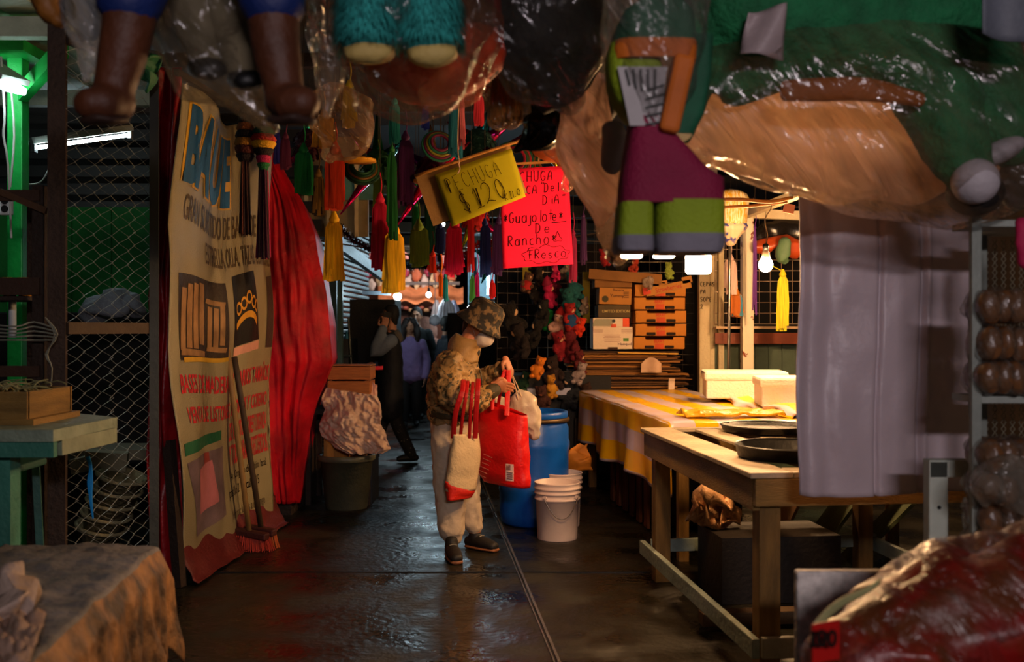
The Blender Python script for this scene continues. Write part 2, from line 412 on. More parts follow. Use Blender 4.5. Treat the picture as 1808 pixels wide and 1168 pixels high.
b = BM(); box(b, P(188, 812, 5.6), (.22, .14, .1), (0, .1, .3)); box(b, P(150, 818, 5.6), (.12, .14, .08), (0, -.2, .1))
solo('timber_offcut', b, M('8d8468', .8), 'pale timber offcut lying on the low shelf behind the mesh', 'wood')
labs = ['uppermost of the leaning wicker baskets nested behind the mesh', 'second from the top of the leaning nested baskets behind the mesh', 'middle one of the leaning nested baskets behind the mesh', 'second from the bottom of the leaning nested baskets', 'lowest of the leaning nested baskets behind the mesh']
for k in range(5):
    c = V(P(215-k*9, 842+k*22, 5.5)); rm = Euler((.1, .25, 0)).to_matrix()
    b = BM(); lathe(b, c, [(.09, -.14), (.125, 0), (.135, 0), (.135, .012), (.122, .012), (.085, -.13)], 28, rm, wob=lambda a, z: 1+.02*math.sin(14*a))
    t = solo('basket', b, M('7c7350', .8, scale=30, var=.4, bump=.5), labs[k], 'basket', 'nested baskets behind the mesh', smooth=True)
    b = BM(); lathe(b, c, [(.137, -.002), (.142, .006), (.137, .016)], 28, rm, close=False); mesh('rim', b, M('8c8360', .8, bump=.5), t, smooth=True)
b = BM(); strip = [P(155, 806, 4.55), P(160, 825, 4.55), P(159, 850, 4.55), P(160, 880, 4.55), P(164, 915, 4.55)]
loft(b, strip, [(.01, .002), (.008, .002), (.014, .002), (.008, .002), (.004, .001)], side=(1, 0, 0), seg=8)
solo('blue_ribbon', b, M('1b8fd8', .5), 'strip of bright blue plastic tied to the wire mesh', 'ribbon')

# chain link panel on its timber frame
A0, A1 = V((-2.06, 4.6, 0)), V((-1.86, 5.12, 0))
t = thing('mesh_partition', 'chain link wire partition in a dark timber frame', 'partition', (A0+A1)/2)
b = BM(); box(b, A0+V((-.04, 0, 1.42)), (.075, .075, 2.85), (0, 0, .3)); mesh('post', b, DARKW, t)
b = BM(); box(b, A1+V((.02, 0, 1.4)), (.045, .05, 2.8), (0, 0, .3)); mesh('post', b, M('3c3f38', .6), t)
b = BM(); beam(b, A0+V((0, 0, 1.38)), A1+V((0, 0, 1.38)), .03, .055); mesh('rail', b, M('3a2a1c', .7, var=.3), t)
b = BM(); beam(b, A0+V((0, 0, 2.72)), A1+V((0, 0, 2.72)), .03, .055); mesh('rail', b, DARKW, t)
b = BM(); n = 10; nrm = (A1-A0).normalized().cross(V((0, 0, 1)))
for i in range(n):
    for ph in (0,):
        pts = []
        for j in range(80):
            z = .08+j*.033; jitter = .006*noise.noise(V((i*3.1, z*2.2, 0)))
            x = (i+.5)/n + (.5/n*1.12)*(1 if (i+j) % 2 else -1)
            pts.append(A0.lerp(A1, x)+V((0, 0, z))+nrm*((.006 if j % 2 else -.006)+jitter*2)+V((jitter, 0, jitter)))
        tube(b, pts, .0019, seg=4, sub=1)
mesh('wire_mesh', b, M('c8cabd', .4, .6, var=.2, bump=0), t)

# ------------------------------------------------------------------ left foreground: bench, crate, rack
t = thing('work_bench', 'turquoise painted work bench with a worn grey top at the left', 'bench', V((-2.05, 4.1, 0)))
zt = 1.0
b = BM(); vs = [P(-60, 800, 3.72), P(94, 793, 3.72), P(207, 744, 4.25), P(120, 735, 4.5), P(-60, 735, 4.5)]
top = [V((v.x, v.y, zt)) for v in vs]
f = bm_f = b.faces.new([b.verts.new(v) for v in top]); r = bmesh.ops.extrude_face_region(b, geom=[f])
bmesh.ops.translate(b, vec=(0, 0, -.045), verts=[e for e in r['geom'] if isinstance(e, bmesh.types.BMVert)])
mesh('top', b, M('75826f', .6, var=.3, scale=8, bump=.3), t)
b = BM(); beam(b, V((-2.5, 3.75, .925)), V((-1.72, 3.75, .925)), .03, .06); mesh('apron', b, TEAL, t)
b = BM(); beam(b, V((-1.74, 3.8, .925)), V((-1.69, 4.2, .93)), .05, .06); mesh('apron', b, M('76806a', .6, var=.3), t)
b = BM(); box(b, (-1.97, 3.85, .46), (.1, .08, .92)); mesh('leg', b, TEAL, t)
b = BM(); box(b, (-2.35, 4.42, .46), (.06, .06, .92)); mesh('leg', b, TEAL, t)
b = BM(); box(b, (-2.35, 3.85, .46), (.6, .03, .9)); mesh('side_board', b, M('2f7a66', .6), t)
t = thing('stool', 'dark teal wooden stool standing under the work bench', 'stool', V((-2.05, 4.25, 0)))
for dx in (-.14, .14):
    for dy in (-.12, .12):
        b = BM(); beam(b, (-2.2+dx*1.25, 4.2+dy, 0), (-2.2+dx, 4.2+dy*.9, .78), .03, .03); mesh('leg', b, M('23504a', .6, var=.3), t)
for z in (.3, .72):
    b = BM(); beam(b, (-2.35, 4.08, z), (-2.05, 4.08, z), .02, .03); mesh('rung', b, M('23504a', .6, var=.3), t)
b = BM(); box(b, (-2.2, 4.2, .8), (.34, .3, .03), bev=.008); mesh('seat', b, M('23504a', .6, var=.3), t)
# crate with straw
t = thing('straw_crate', 'low brown wooden crate with straw on the turquoise bench', 'crate', V((-2.2, 4.15, zt)))
c = V((-2.18, 4.1, zt))
b = BM(); box(b, c+V((0, 0, .012)), (.62, .42, .024)); mesh('base', b, WOODH, t)
for dy in (-.19, .19):
    b = BM(); box(b, c+V((0, dy, .075)), (.56, .02, .11)); mesh('side', b, WOODH, t)
for dx in (-.27, .27):
    b = BM(); box(b, c+V((dx, 0, .075)), (.02, .38, .11)); mesh('end', b, WOODH, t)
rnd = random.Random(4); b = BM()
for i in range(60):
    q = c+V((rnd.uniform(-.25, .25), rnd.uniform(-.17, .17), .12+rnd.uniform(0, .03))); d = V((rnd.uniform(-1, 1), rnd.uniform(-.5, .5), rnd.uniform(-.1, .35)))*.09
    tube(b, [q-d*.6, q+V((0, 0, .015)), q+d], .003, seg=5, sub=2)
mesh('straw', b, M('7d7a50', .8), t)
# rack of dark timber behind the bench
t = thing('timber_rack', 'dark timber rack standing behind the bench at the left edge', 'rack', V((-2.35, 4.65, 0)))
for px, Y in ((70, 4.62), (-30, 4.62), (60, 5.0)):
    b = BM(); q = P(px, 579, Y); beam(b, V((q.x, q.y, 0)), V((q.x, q.y, 2.04)), .05, .045); mesh('post', b, DARKW, t)
for py, hh in ((345, .05), (505, .08), (655, .05)):
    b = BM(); beam(b, P(-40, py, 4.6), P(72, py, 4.6), .03, hh); mesh('rail', b, M('3a2414', .7), t)
b = BM(); beam(b, P(0, 338, 4.58), P(82, 372, 4.58), .02, .03); mesh('brace', b, M('4a3018', .7), t)
b = BM(); box(b, V((-2.45, 4.8, .9+.62)), (.4, .36, .02)); mesh('shelf', b, DARKW, t)
for k, (px, lab) in enumerate(((17, 'yellow plastic cup on the dark rack, nearer the left edge'), (44, 'yellow plastic cup on the dark rack, beside its post'))):
    b = BM(); q = P(px, 490, 4.75); q.z = 1.531; lathe(b, q, [(.028, 0), (.036, .09), (.032, .09), (.025, .01)], 20); solo('cup', b, M('c08a20', .5), lab, 'cup', 'yellow cups on the rack', smooth=True)
b = BM()
for k in range(5): tube(b, [P(-20, 572+k*7, 4.54), P(30, 576+k*6, 4.5), P(60, 568+k*8, 4.53), P(98, 580+k*5, 4.5)], .004, seg=6)
for k in range(3): tube(b, [P(80, 560, 4.5), P(96+k*3, 590, 4.48), P(84-k*2, 625, 4.5), P(92, 650, 4.49), P(88-k, 700, 4.5)], .0025, seg=5)
solo('wire_loops', b, M('8f9180', .5, .3), 'loops of loose wire strung on the dark timber rack', 'wire')
b = BM(); lathe(b, P(22, 560, 4.9), [(.018, -.1), (.018, .12), (.008, .15), (.008, .17)], 16); solo('white_bottle', b, M('b9c4c8', .4), 'slim white bottle glimpsed behind the dark rack', 'bottle', smooth=True)

# covered block in the left foreground
t = thing('covered_crate', 'big crate covered by a stained brown and grey cloth in the left foreground', 'crate', V((-1.9, 2.9, 0)))
zc = .66
def gp(px, py, z): Y = F*(CH-z)/(py-HY); return P(px, py, Y)
q1, q2, q3, q4 = gp(285, 955, zc), gp(20, 1190, zc), gp(-420, 1190, zc), gp(20, 955, zc)
b = BM(); base = [V((q.x, q.y, 0)) for q in (q1+V((-.04, -.03, 0)), q2+V((-.04, 0, 0)), q3, q4+V((.04, -.03, 0)))]
f = b.faces.new([b.verts.new(v) for v in base]); r = bmesh.ops.extrude_face_region(b, geom=[f])
bmesh.ops.translate(b, vec=(0, 0, zc-.02), verts=[e for e in r['geom'] if isinstance(e, bmesh.types.BMVert)])
mesh('crate_body', b, DARKW, t)
def cov(u, v):                                       # u across to the right edge and down, v along the aisle
    far, near = q4.lerp(q1, min(1, u/.6)), q3.lerp(q2, min(1, u/.6))
    p = far.lerp(near, v); nz = noise.noise(V((p.x*5, p.y*5, 1)))
    p.z = zc + .012*nz + .01*noise.noise(V((p.x*16, p.y*16, 4)))
    if u > .6:
        k = (u-.6)/.4
        drop = .34+.07*noise.noise(V((p.y*6, 2, 2)))
        fo = .05*k*(noise.noise(V((p.y*9, k*1.2, 3)))+.6*noise.noise(V((p.y*22, k*2, 8))))
        p += V((.03*min(1, k*5)+.02*k+fo, 0, -drop*k))
    if v < .04: p += V((0, .02*(1-v/.04), -.06*(1-v/.04)))
    return p
b = BM(); sheet(b, cov, 90, 110)
cm = M('4a4640', .7, var=.2, scale=5, bump=.5, bscale=30, col2='7a7472', split=(.35, .7))
o = thick(mesh('cloth_cover', b, cm, t, smooth=True), .006)
m2 = M('3a2410', .7, scale=9, bump=.5, bscale=28, col2='a5713a', split=(.38, .66)); o.data.materials.append(m2)
for p in o.data.polygons:
    if p.center.z + .0 > -9 and (p.index % 90) > 54: p.material_index = 1
b = BM(); loft(b, [gp(5, 1060, .68), gp(30, 1045, .7), gp(20, 1080, .69)], [.045, .05, .035], crumple=.06, cf=14, seg=20, sub=5)
solo('crumpled_paper', b, M('a58f80', .7, bump=.4), 'ball of crumpled paper lying on the covered crate', 'paper', smooth=True)
b = BM(); sheet(b, lambda u, v: gp(-30+110*u*(1-.3*v), 1085+90*v, .685)+V((0, 0, .03*noise.noise(V((u*4, v*4, 0)))+.02*noise.noise(V((u*9, v*9, 3))))), 30, 30)
thick(solo('torn_cloth', b, M('8a7060', .7, bump=.4), 'pinkish rag spread on the covered crate at the lower left corner', 'cloth', smooth=True), .008)

# ------------------------------------------------------------------ red tarpaulins and the printed banner
RED = M('a8101a', .38, var=.25, scale=4, bump=.45, bscale=18, spec=.5)
REDD = M('8c0f16', .4, scale=5, bump=.5, bscale=18, col2='150504', split=(.5, .72))
# narrow sheet left of the banner
def tL(u, v):
    L = lerp_tab([(0, 272, 1), (.15, 275, 1), (.3, 276, 1), (.45, 266, 1), (.6, 270, 1), (.75, 262, 1), (1, 268, 1)], v)[0]
    Rr = lerp_tab([(0, 322, 1), (.3, 312, 1), (.6, 306, 1), (1, 325, 1)], v)[0]
    p = P(L+(Rr-L)*u, 120+v*905, 5.35); p += V((0, -.035*math.sin(u*9+v*3)+.05*noise.noise(V((u*4, v*7, 2))), 0)); p.z = max(p.z, .02)
    return p
b = BM(); sheet(b, tL, 24, 120); thick(solo('tarpaulin', b, REDD, 'narrow crumpled red tarpaulin hanging between wire mesh and printed banner', 'tarpaulin', smooth=True), .004)
BA, BB = V((-1.80, 5.38, 0)), V((-1.70, 6.9, 0))
bn = (BB-BA).normalized().cross(V((0, 0, 1))) ; bn = bn if bn.x > 0 else -bn
BT = [(-.1, -.1), (0, 0), (.105, .03), (.295, .21), (.325, .225), (.37, .28), (.40, .3), (.445, .355), (.46, .375), (.62, .555), (.645, .575), (.655, .59), (.715, .64), (.755, .66), (.81, .71), (.825, .72), (.865, .765), (.878, .775), (.915, .825), (.925, .84), (.948, .865), (.955, .875), (.975, .905), (.982, .93), (.994, .96), (1, 1), (1.1, 1.1)]
def ban(u, v):                                       # the banner: u along, v down
    top = 2.70+.02*u - .10*math.exp(-((u-.42)/.2)**2)
    bot = .09-.02*u
    w_v = lerp_tab([(-.1, .2), (0, .1), (.3, 1.15), (.55, .95), (.8, .4), (1, 0), (1.2, 0)], v)[0]
    u = u-.13*(1-u)*w_v
    l = BA.lerp(BB, u); z = top+(bot-top)*v
    k = .05*noise.noise(V((u*2.2, v*3.2, 1)))+.018*noise.noise(V((u*7, v*4, 5)))
    k += .05*math.exp(-v*5)*math.sin(u*9+v*5) + .02*math.sin(u*3.1)*(1-v)
    return l+bn*(k+.03)+V((0, 0, z))
t = thing('printed_banner', 'tall printed vinyl advertising banner hanging along the left of the aisle', 'banner', BA.lerp(BB, .5))
b = BM(); sheet(b, ban, 60, 110)
thick(mesh('vinyl_sheet', b, M('8a8060', .38, var=.1, scale=3, bump=.2, bscale=160, spec=.5), t, smooth=True), .003)
def on_ban(off): 
    def f(x, y): return ban(x, lerp_tab(BT, y)[0])+bn*off
    return f
def bquad(pts, off=.004, n=12):
    bmq = BM(); p00, p10, p11, p01 = [V((*q, 0)) for q in pts]
    sheet(bmq, lambda u, v: on_ban(off)(*(p00.lerp(p10, u).lerp(p01.lerp(p11, u), v).xy)), n, n); return bmq
def btext(s, u0, v0, u1, v1, bold=.02, off=.005, slope=0., L=.04):
    bt = fit_text(s, u1-u0, v1-v0, bold)
    for v in bt.verts: v.co.y *= 1
    # y up in text -> v down on the banner
    for v in bt.verts: x, y = v.co.x+u0, v1-v.co.y + slope*v.co.x; v.co.x, v.co.y = x, y
    bmesh.ops.triangulate(bt, faces=bt.faces[:]); cut_edges(bt, L)
    return mapped(bt, on_ban(off))
YEL = M('b98f1f', .45, bump=.1); BLU = M('0f4a78', .45, bump=.1); PINK = M('b8202a', .45, bump=.1); BROWN = M('6a4424', .5)
mesh('title_outline', btext('BAUE', .045, .105, .54, .295, .11, .0045), YEL, t, normals=False)
mesh('title_lettering', btext('BAUE', .06, .11, .525, .29, .05, .007), BLU, t, normals=False)
for s, (u0, v0, u1, v1), m, bo in (('GRAN SURTIDO DE BASES DE MADERA', (.09, .325, .97, .37), M('4a3a24', .5), .012), ('ESTRELLA, OLLA, TAZAS, CORAZONES', (.3, .40, .98, .445), M('4a3a24', .5), .012),
        ('BASES DE MADERA EN VARIOS TAMAÑOS', (.06, .655, .98, .715), PINK, .02), ('VENTA DE LISTONES, MOÑOS Y COREANO', (.08, .755, .98, .81), PINK, .02),
        ('DE VARIOS COLORES Y ORGANZA', (.52, .825, .98, .865), PINK, .02), ('Y TODO PARA TUS RECUERDOS', (.52, .878, .98, .915), PINK, .02)):
    mesh('lettering', btext(s, u0, v0, u1, v1, bo), m, t, normals=False)
mesh('lettering', btext('Av. Congreso de la Unión  local', .52, .925, .95, .948, .004), INK, t, normals=False)
mesh('lettering', btext('pasillo 2  Local #115', .48, .955, .86, .975, .004), INK, t, normals=False)
mesh('lettering', btext('Horario: lunes a domingo', .5, .982, .9, .994, .002), M('4a3a24', .5), t, normals=False)
# printed pictures: wooden crates, a tiara, a pink machine
b = BM(); join(b, bquad([(.06, .475), (.45, .465), (.45, .625), (.08, .64)], .004)); mesh('crate_picture', b, M('2a211a', .45), t, normals=False)
b = BM()
for (a0, a1, v0, v1) in ((.09, .13, .5, .615), (.14, .18, .49, .61), (.19, .23, .485, .61), (.24, .28, .48, .6), (.31, .34, .52, .6), (.35, .38, .52, .6), (.39, .42, .515, .595), (.09, .28, .612, .626), (.3, .43, .6, .61), (.3, .43, .505, .515)):
    join(b, bquad([(a0, v0), (a1, v0), (a1-.01, v1), (a0-.01, v1)], .0065, 6))
mesh('crate_picture', b, M('8f6a40', .5, var=.3, scale=12), t, normals=False)
b = bquad([(.1, .632), (.45, .62), (.45, .632), (.1, .645)], .006); mesh('yellow_stripe', b, YEL, t, normals=False)
b = bquad([(.52, .455), (.7, .45), (.8, .6), (.52, .605)], .0045); mesh('tiara_picture', b, BLACK, t, normals=False)
b = bquad([(.52, .607), (.8, .602), (.8, .622), (.52, .627)], .0045); mesh('tiara_picture', b, M('c08a78', .5), t, normals=False)
b = BM()
for k in range(5):
    cx, cy = .56+k*.04, .53-.018*math.sin((k+.5)/5*math.pi)
    ribbon(b, [(cx+.02*math.cos(a/10*6.283), cy+.012*math.sin(a/10*6.283)-.008*(k == 2)) for a in range(11)], .006, on_ban(.0075))
ribbon(b, [(.54+.2*i/14, .562-.022*math.sin(math.pi*i/14)) for i in range(15)], .014, on_ban(.0075))
mesh('tiara_picture', b, M('c8902a', .4), t, normals=False)
b = bquad([(.9, .46), (.99, .455), (.99, .62), (.9, .62)], .0045); mesh('small_picture', b, M('3a3028', .5), t, normals=False)
b = bquad([(.04, .885), (.42, .865), (.42, .982), (.12, .99)], .0045); mesh('machine_picture', b, M('6b5a5e', .5, var=.4, scale=6), t, normals=False)
b = bquad([(.03, .845), (.4, .83), (.4, .85), (.03, .87)], .0055); mesh('green_stripe', b, M('1d5a3c', .5), t, normals=False)
b = bquad([(.14, .90), (.3, .89), (.34, .965), (.16, .975)], .0065); mesh('machine_picture', b, M('b06a70', .5), t, normals=False)
b = bquad([(.22, .875), (.28, .875), (.28, .91), (.22, .91)], .0065); mesh('machine_picture', b, M('8a3a34', .5), t, normals=False)
# pole that carries the banner, timber edge at its left foot
b = BM(); beam(b, BA+V((.02, -.1, 2.74)), BB+V((0, .2, 2.78)), .03, .03); solo('banner_pole', b, DARKW, 'thin dark pole carrying the top of the printed banner', 'pole')
b = BM(); beam(b, V((-1.775, 5.32, 0)), V((-1.84, 5.34, .78)), .05, .05); solo('timber_stake', b, DARKW, 'dark timber stake at the near foot of the banner', 'post')
# red tarpaulin under the banner on the floor
b = BM(); sheet(b, lambda u, v: BA.lerp(BB, -.02+1.1*u)+bn*(.02+.1*v+.02*noise.noise(V((u*9, v*3, 0))))+V((0, 0, .19*(1-v)**2+.012+.01*noise.noise(V((u*12, v*3, 4))))), 60, 10)
thick(solo('floor_tarpaulin', b, M('5a1614', .6, bump=.4), 'dull red tarpaulin edge spread on the floor below the banner', 'tarpaulin', smooth=True), .004)
# red tarpaulin draped over the goods beyond the banner
ED = [(0, 470, 478), (.06, 468, 500), (.14, 466, 530), (.24, 464, 556), (.35, 462, 568), (.5, 462, 583), (.6, 464, 585), (.7, 466, 562), (.8, 470, 545), (.9, 478, 535), (1, 486, 530)]
def tR(u, v):
    L, Rr = lerp_tab(ED, v); py = 262+v*626; Y = 7.15
    if u < .6:
        k = u/.6; p = P(L+(Rr-L)*k, py, Y+.25*k); am = .06
    else:
        k = (u-.6)/.4; p = P(Rr, py, Y+.25); p += V((-.12*k, .9*k, 0)); am = .04
    s = math.sin(min(1, u/.6)*math.pi)
    p += V((.015*noise.noise(V((v*9, u*2, 9))), -am*s*(noise.noise(V((u*3.4+v*1.4, v*1.5, 2)))*1.6+1.1*abs(noise.noise(V((u*9-v*2.5, v*1.6, 7))))+.4*noise.noise(V((u*24, v*6, 9)))), 0))
    p.z = max(p.z, .015); return p
b = BM(); sheet(b, tR, 60, 90)
thick(solo('tarpaulin', b, M('b80c1e', .5, scale=3.5, bump=.5, bscale=14, var=.2, col2='5a080e', split=(.4, .75), spec=.12), 'large red tarpaulin draped over goods beyond the banner', 'tarpaulin', smooth=True), .005)
b = BM(); box(b, (-1.93, 7.9, .72), (.6, 1.1, 1.44)); solo('covered_goods', b, DARKW, 'dark stack of goods hidden under the large red tarpaulin', 'goods')
q = P(466, 579, 7.02)
b = BM(); beam(b, V((q.x+.03, 7.0, .17)), V((q.x-.01, 7.0, 1.95)), .075, .04)
solo('chipped_post', b, M('9c9070', .7, scale=14, col2='2a1a10', split=(.5, .56), bump=.4, stretch=(3, 3, .8)), 'white post with badly chipped paint beside the banner', 'post')

# brooms
for k, (a, c, col, hl, lab) in enumerate((
        (P(401, 617, 5.98), P(441, 962, 6.18), 'a83018', V((.1, .05, 0)), 'broom with a pale wooden handle and red bristles leaning on the banner'),
        (P(414, 630, 6.02), P(462, 955, 6.28), '8a4a1c', V((.06, -.04, 0)), 'broom with a dark handle and orange bristles leaning on the banner'))):
    base = V((c.x, c.y, 0)); t = thing('broom', lab, 'broom', base, 'brooms leaning on the banner'); hd = base+V((0, -.02, .13))
    b = BM(); tube(b, [hd, a], .0165 if k == 0 else .0175, seg=10); mesh('handle', b, M('8a6a3a' if k == 0 else '40301e', .6), t, smooth=True)
    b = BM(); box(b, hd+V((.0, 0, -.02)), (.26 if k == 0 else .2, .06, .045), (0, .1, -.3), .01); mesh('block', b, M('3a1410', .6), t)
    b = BM(); rnd = random.Random(k)
    for i in range(160):
        x = rnd.uniform(-.12, .12)*(1 if k == 0 else .75); y = rnd.uniform(-.025, .025)
        s = hd+V((x, y, -.03)); e = V((hd.x+x*1.3+rnd.uniform(-.01, .01), hd.y+y*1.8+rnd.uniform(-.01, .01), .004))
        tube(b, [s, e], .0022, seg=3, sub=1)
    mesh('bristles', b, M(col if k == 0 else 'b0561c', .6), t)

# ------------------------------------------------------------------ trash bin, crates and sheeting beyond the tarpaulin
q = G(612, 896)
t = thing('waste_bin', 'grey green plastic waste bin standing by the red tarpaulin', 'bin', q)
b = BM(); lathe(b, q, [(.155, 0), (.16, .01), (.2, .385), (.215, .385), (.218, .41), (.2, .41), (.192, .39), (.15, .02)], 40, wob=lambda a, z: 1+(.006*math.sin(20*a) if .02 < z < .37 else 0))
mesh('body', b, M('4a4a38', .5, var=.15), t, smooth=True)
b = BM(); lathe(b, q, [(.216, .37), (.224, .378), (.224, .41), (.212, .416)], 40, close=False); mesh('rim', b, M('565642', .45), t, smooth=True)
for k, (dx, dy, ry, hh, ww, lab) in enumerate(((-.08, .02, -.1, .3, .2, 'bent brown cardboard sheet stuck in the left of the waste bin'), (.06, .06, .08, .26, .18, 'folded brown cardboard sheet stuck in the middle of the waste bin'), (.12, -.04, .2, .24, .1, 'narrow dark cardboard strip stuck in the right of the waste bin'))):
    b = BM(); c = q+V((dx, dy, .5)); sheet(b, lambda u, v: c+V(((u-.5)*ww, .03*math.sin(u*3+k), (v-.5)*hh)), 8, 8)
    o = solo('cardboard_piece', b, [CARD, CARDD, CARDD][k], lab, 'cardboard', 'cardboard in the waste bin'); thick(o, .006)
# support (dark table) behind the bin that carries crates
t = thing('low_stand', 'low dark wooden stand behind the waste bin carrying crates', 'stand', (-1.36, 8.0, 0))
b = BM(); box(b, (-1.36, 8.0, .73), (.52, .5, .04)); mesh('top', b, DARKW, t)
for dx in (-.23, .23):
    for dy in (-.22, .22):
        b = BM(); box(b, (-1.36+dx, 8+dy, .355), (.04, .04, .71)); mesh('leg', b, DARKW, t)
labs = ['bottom crate of the small wooden stack behind the white sheeting', 'middle crate of the small wooden stack behind the white sheeting', 'top crate of the small wooden stack behind the white sheeting']
for k in range(3):
    zz = .752+k*.112; cc = V((-1.277+.004*k, 7.9, zz))
    t = thing('wooden_crate', labs[k], 'crate', cc, 'small wooden crates stacked by the aisle')
    for dy in (-.14, .14):
        b = BM()
        for j in range(1): box(b, cc+V((0, dy, .053)), (.33, .012, .1), bev=.003)
        mesh('side_board', b, M('a9662a', .6, var=.25, stretch=(1, 1, 9), bump=.2), t)
    for dx in (-.158, .158):
        b = BM(); box(b, cc+V((dx, 0, .053)), (.014, .27, .1)); mesh('end_board', b, M('9a5a24', .6, var=.25), t)
    b = BM(); box(b, cc+V((0, 0, .008)), (.3, .26, .012)); mesh('bottom', b, M('9a5a24', .6), t)
    b = BM()
    for dx in (-.14, .14):
        for dy in (-.12, .12): box(b, cc+V((dx, dy, .055)), (.02, .02, .108))
    mesh('corner_post', b, M('9a5a24', .6), t)
    if k == 2:
        b = BM()
        for j in range(4): box(b, cc+V((0, -.105+j*.07, .113)), (.33, .055, .008), (0, 0, .02*(j-2)))
        mesh('lid_slats', b, M('a06a34', .6, var=.3), t)
# crumpled translucent sheeting over the stand
SH = [(0, 576, 665), (.15, 570, 672), (.35, 572, 676), (.5, 566, 672), (.62, 560, 680), (.8, 572, 686), (.92, 590, 690), (1, 610, 676)]
def shf(u, v):
    L, Rr = lerp_tab(SH, v); py = 688+v*112 + 14*(u-.3)*(1-v)
    p = P(L+(Rr-L)*u, py, 7.72-.22*v)
    return p+V((0, -.11*(noise.noise(V((u*3+v*2, v*2.5-u, 3)))+.55*noise.noise(V((u*8-v*4, v*5+u*3, 6)))+.25*noise.noise(V((u*19, v*17, 8)))) -.1*math.sin(u*3.1)*math.sin(v*2.8), 0))
b = BM(); sheet(b, shf, 70, 60)
thick(solo('plastic_sheeting', b, M('c8a890', .42, var=.12, bump=.6, bscale=32, spec=.5), 'crumpled whitish plastic sheeting heaped above the waste bin', 'sheeting', smooth=True), .004)
b = BM(); sheet(b, lambda u, v: P(640+26*u, 672+40*v, 7.9-.1*v)+V((0, .05*noise.noise(V((u*5, v*4, 1))), .03*math.sin(u*5))), 14, 14)
thick(solo('plastic_scrap', b, M('d0a08a', .42, bump=.4), 'pointed scrap of plastic sheeting sticking up beside the crates', 'sheeting', smooth=True), .003)
b = BM(); q = G(656, 880); box(b, V((q.x-.02, 8.0, .2)), (.12, .4, .4)); solo('dark_box', b, BLACK, 'dark box on the floor behind the waste bin', 'box')
b = BM(); beam(b, P(640, 650, 8.2), P(676, 649, 8.2), .03, .03); solo('red_tube', b, M('c01010', .4, emit=0), 'short red tube sticking out behind the wooden crates', 'tube')

# ------------------------------------------------------------------ barrel and buckets
q = G(943, 922); BL = M('0a4fa8', .32, var=.1, bump=.06, spec=.5)
t = thing('plastic_barrel', 'tall blue plastic barrel with open lid ring by the striped table', 'barrel', q)
R0 = .245
prof = [(.21, 0), (.235, .02), (R0, .08), (R0, .22), (R0+.006, .24), (R0+.006, .27), (R0, .29), (R0, .52), (R0+.007, .545), (R0+.007, .575), (R0, .6), (R0, .68), (.225, .72), (.222, .735)]
b = BM(); lathe(b, q, prof, 48); mesh('body', b, BL, t, smooth=True)
b = BM(); lathe(b, q, [(.245, .722), (.252, .728), (.252, .745), (.245, .75)], 48); mesh('clamp_ring', b, M('5b4a34', .4, .7), t, smooth=True)
b = BM(); lathe(b, q, [(.236, .75), (.24, .755), (.24, .79), (.228, .797), (.222, .79), (.216, .76), (.2, .752)], 48); mesh('lid', b, BL, t, smooth=True)
for (px, py, lab, dy) in ((990, 940, 'white plastic bucket standing behind the front bucket', .28), (984, 950, 'white plastic bucket with wire bail in front of the blue barrel', 0)):
    q = G(px, py)+V((0, dy*.9, 0)); q.x = (px-HX)/F*q.y
    t = thing('bucket', lab, 'bucket', q, 'white buckets by the barrel')
    pr = [(.128, 0), (.131, .008), (.142, .26), (.15, .262), (.15, .272), (.143, .275), (.144, .3), (.152, .302), (.152, .31), (.146, .313), (.147, .33), (.153, .332), (.153, .341), (.147, .343), (.148, .365), (.153, .37), (.15, .375), (.143, .372), (.126, .012)]
    b = BM(); lathe(b, q, pr, 44); mesh('body', b, M('c9b6ae', .45, var=.08, bump=.06), t, smooth=True)
    for sx in (-.6, .9):
        b = BM(); d = V((math.sin(sx), -math.cos(sx), 0)); lathe(b, q+d*.147+V((0, 0, .285)), [(.014, 0), (.014, .012)], 14, d.to_track_quat('Z', 'Y').to_matrix()); mesh('ear', b, M('c9b6ae', .45), t)
    b = BM(); pts = []
    for i in range(13):
        a = -.6+1.5*i/12; pts.append(q+V((math.sin(a)*.165, -math.cos(a)*.165, .285-.13*math.sin(math.pi*i/12))))
    tube(b, pts, .0025, seg=6); mesh('bail', b, M('777068', .4, .8), t)
b = BM(); b0 = P(1020, 812, 7.2)
loft(b, [P(1022, 832, 7.3), P(1022, 810, 7.3), P(1030, 786, 7.3)], [(.07, .03), (.075, .035), (.05, .02)], side=(1, 0, 0), crumple=.07, cf=12, seg=30, sub=7)
solo('orange_sack', b, M('b8701c', .7), 'orange brown folded sack beside the barrel', 'sack', smooth=True)

# ------------------------------------------------------------------ the plain wooden table, right
U = V((-math.sin(AZ), math.cos(AZ), 0)); W_ = V((math.cos(AZ), math.sin(AZ), 0))
ZT = .83
FL = P(1325, 835, 3.78); FL.z = 0; LT = 1.74; WT = 1.35
def T1(a, s, z): return FL+U*a+W_*s+V((0, 0, z))       # a along the aisle, s to the right
t = thing('wooden_table', 'bare wooden trestle table with slatted top and low rails', 'table', T1(LT/2, WT/2, 0))
def tb(name, a0, a1, s0, s1, z0, z1, m, bev=.004):
    b = BM(); box(b, T1((a0+a1)/2, (s0+s1)/2, (z0+z1)/2), (abs(s1-s0), abs(a1-a0), z1-z0), (0, 0, AZ), bev); return mesh(name, b, m, t)
tb('top_board', 0, LT, 0, .17, ZT-.022, ZT, OLDWOOD)
tb('top_board', 0, .13, .172, WT, ZT-.022, ZT, OLDWOOD)
tb('top_board', LT-.06, LT, .172, WT, ZT-.022, ZT, OLDWOOD)
for k in range(5): tb('slat', .14, LT-.065, .29+k*.22, .41+k*.22, ZT-.02, ZT-.004, OLDWOOD)
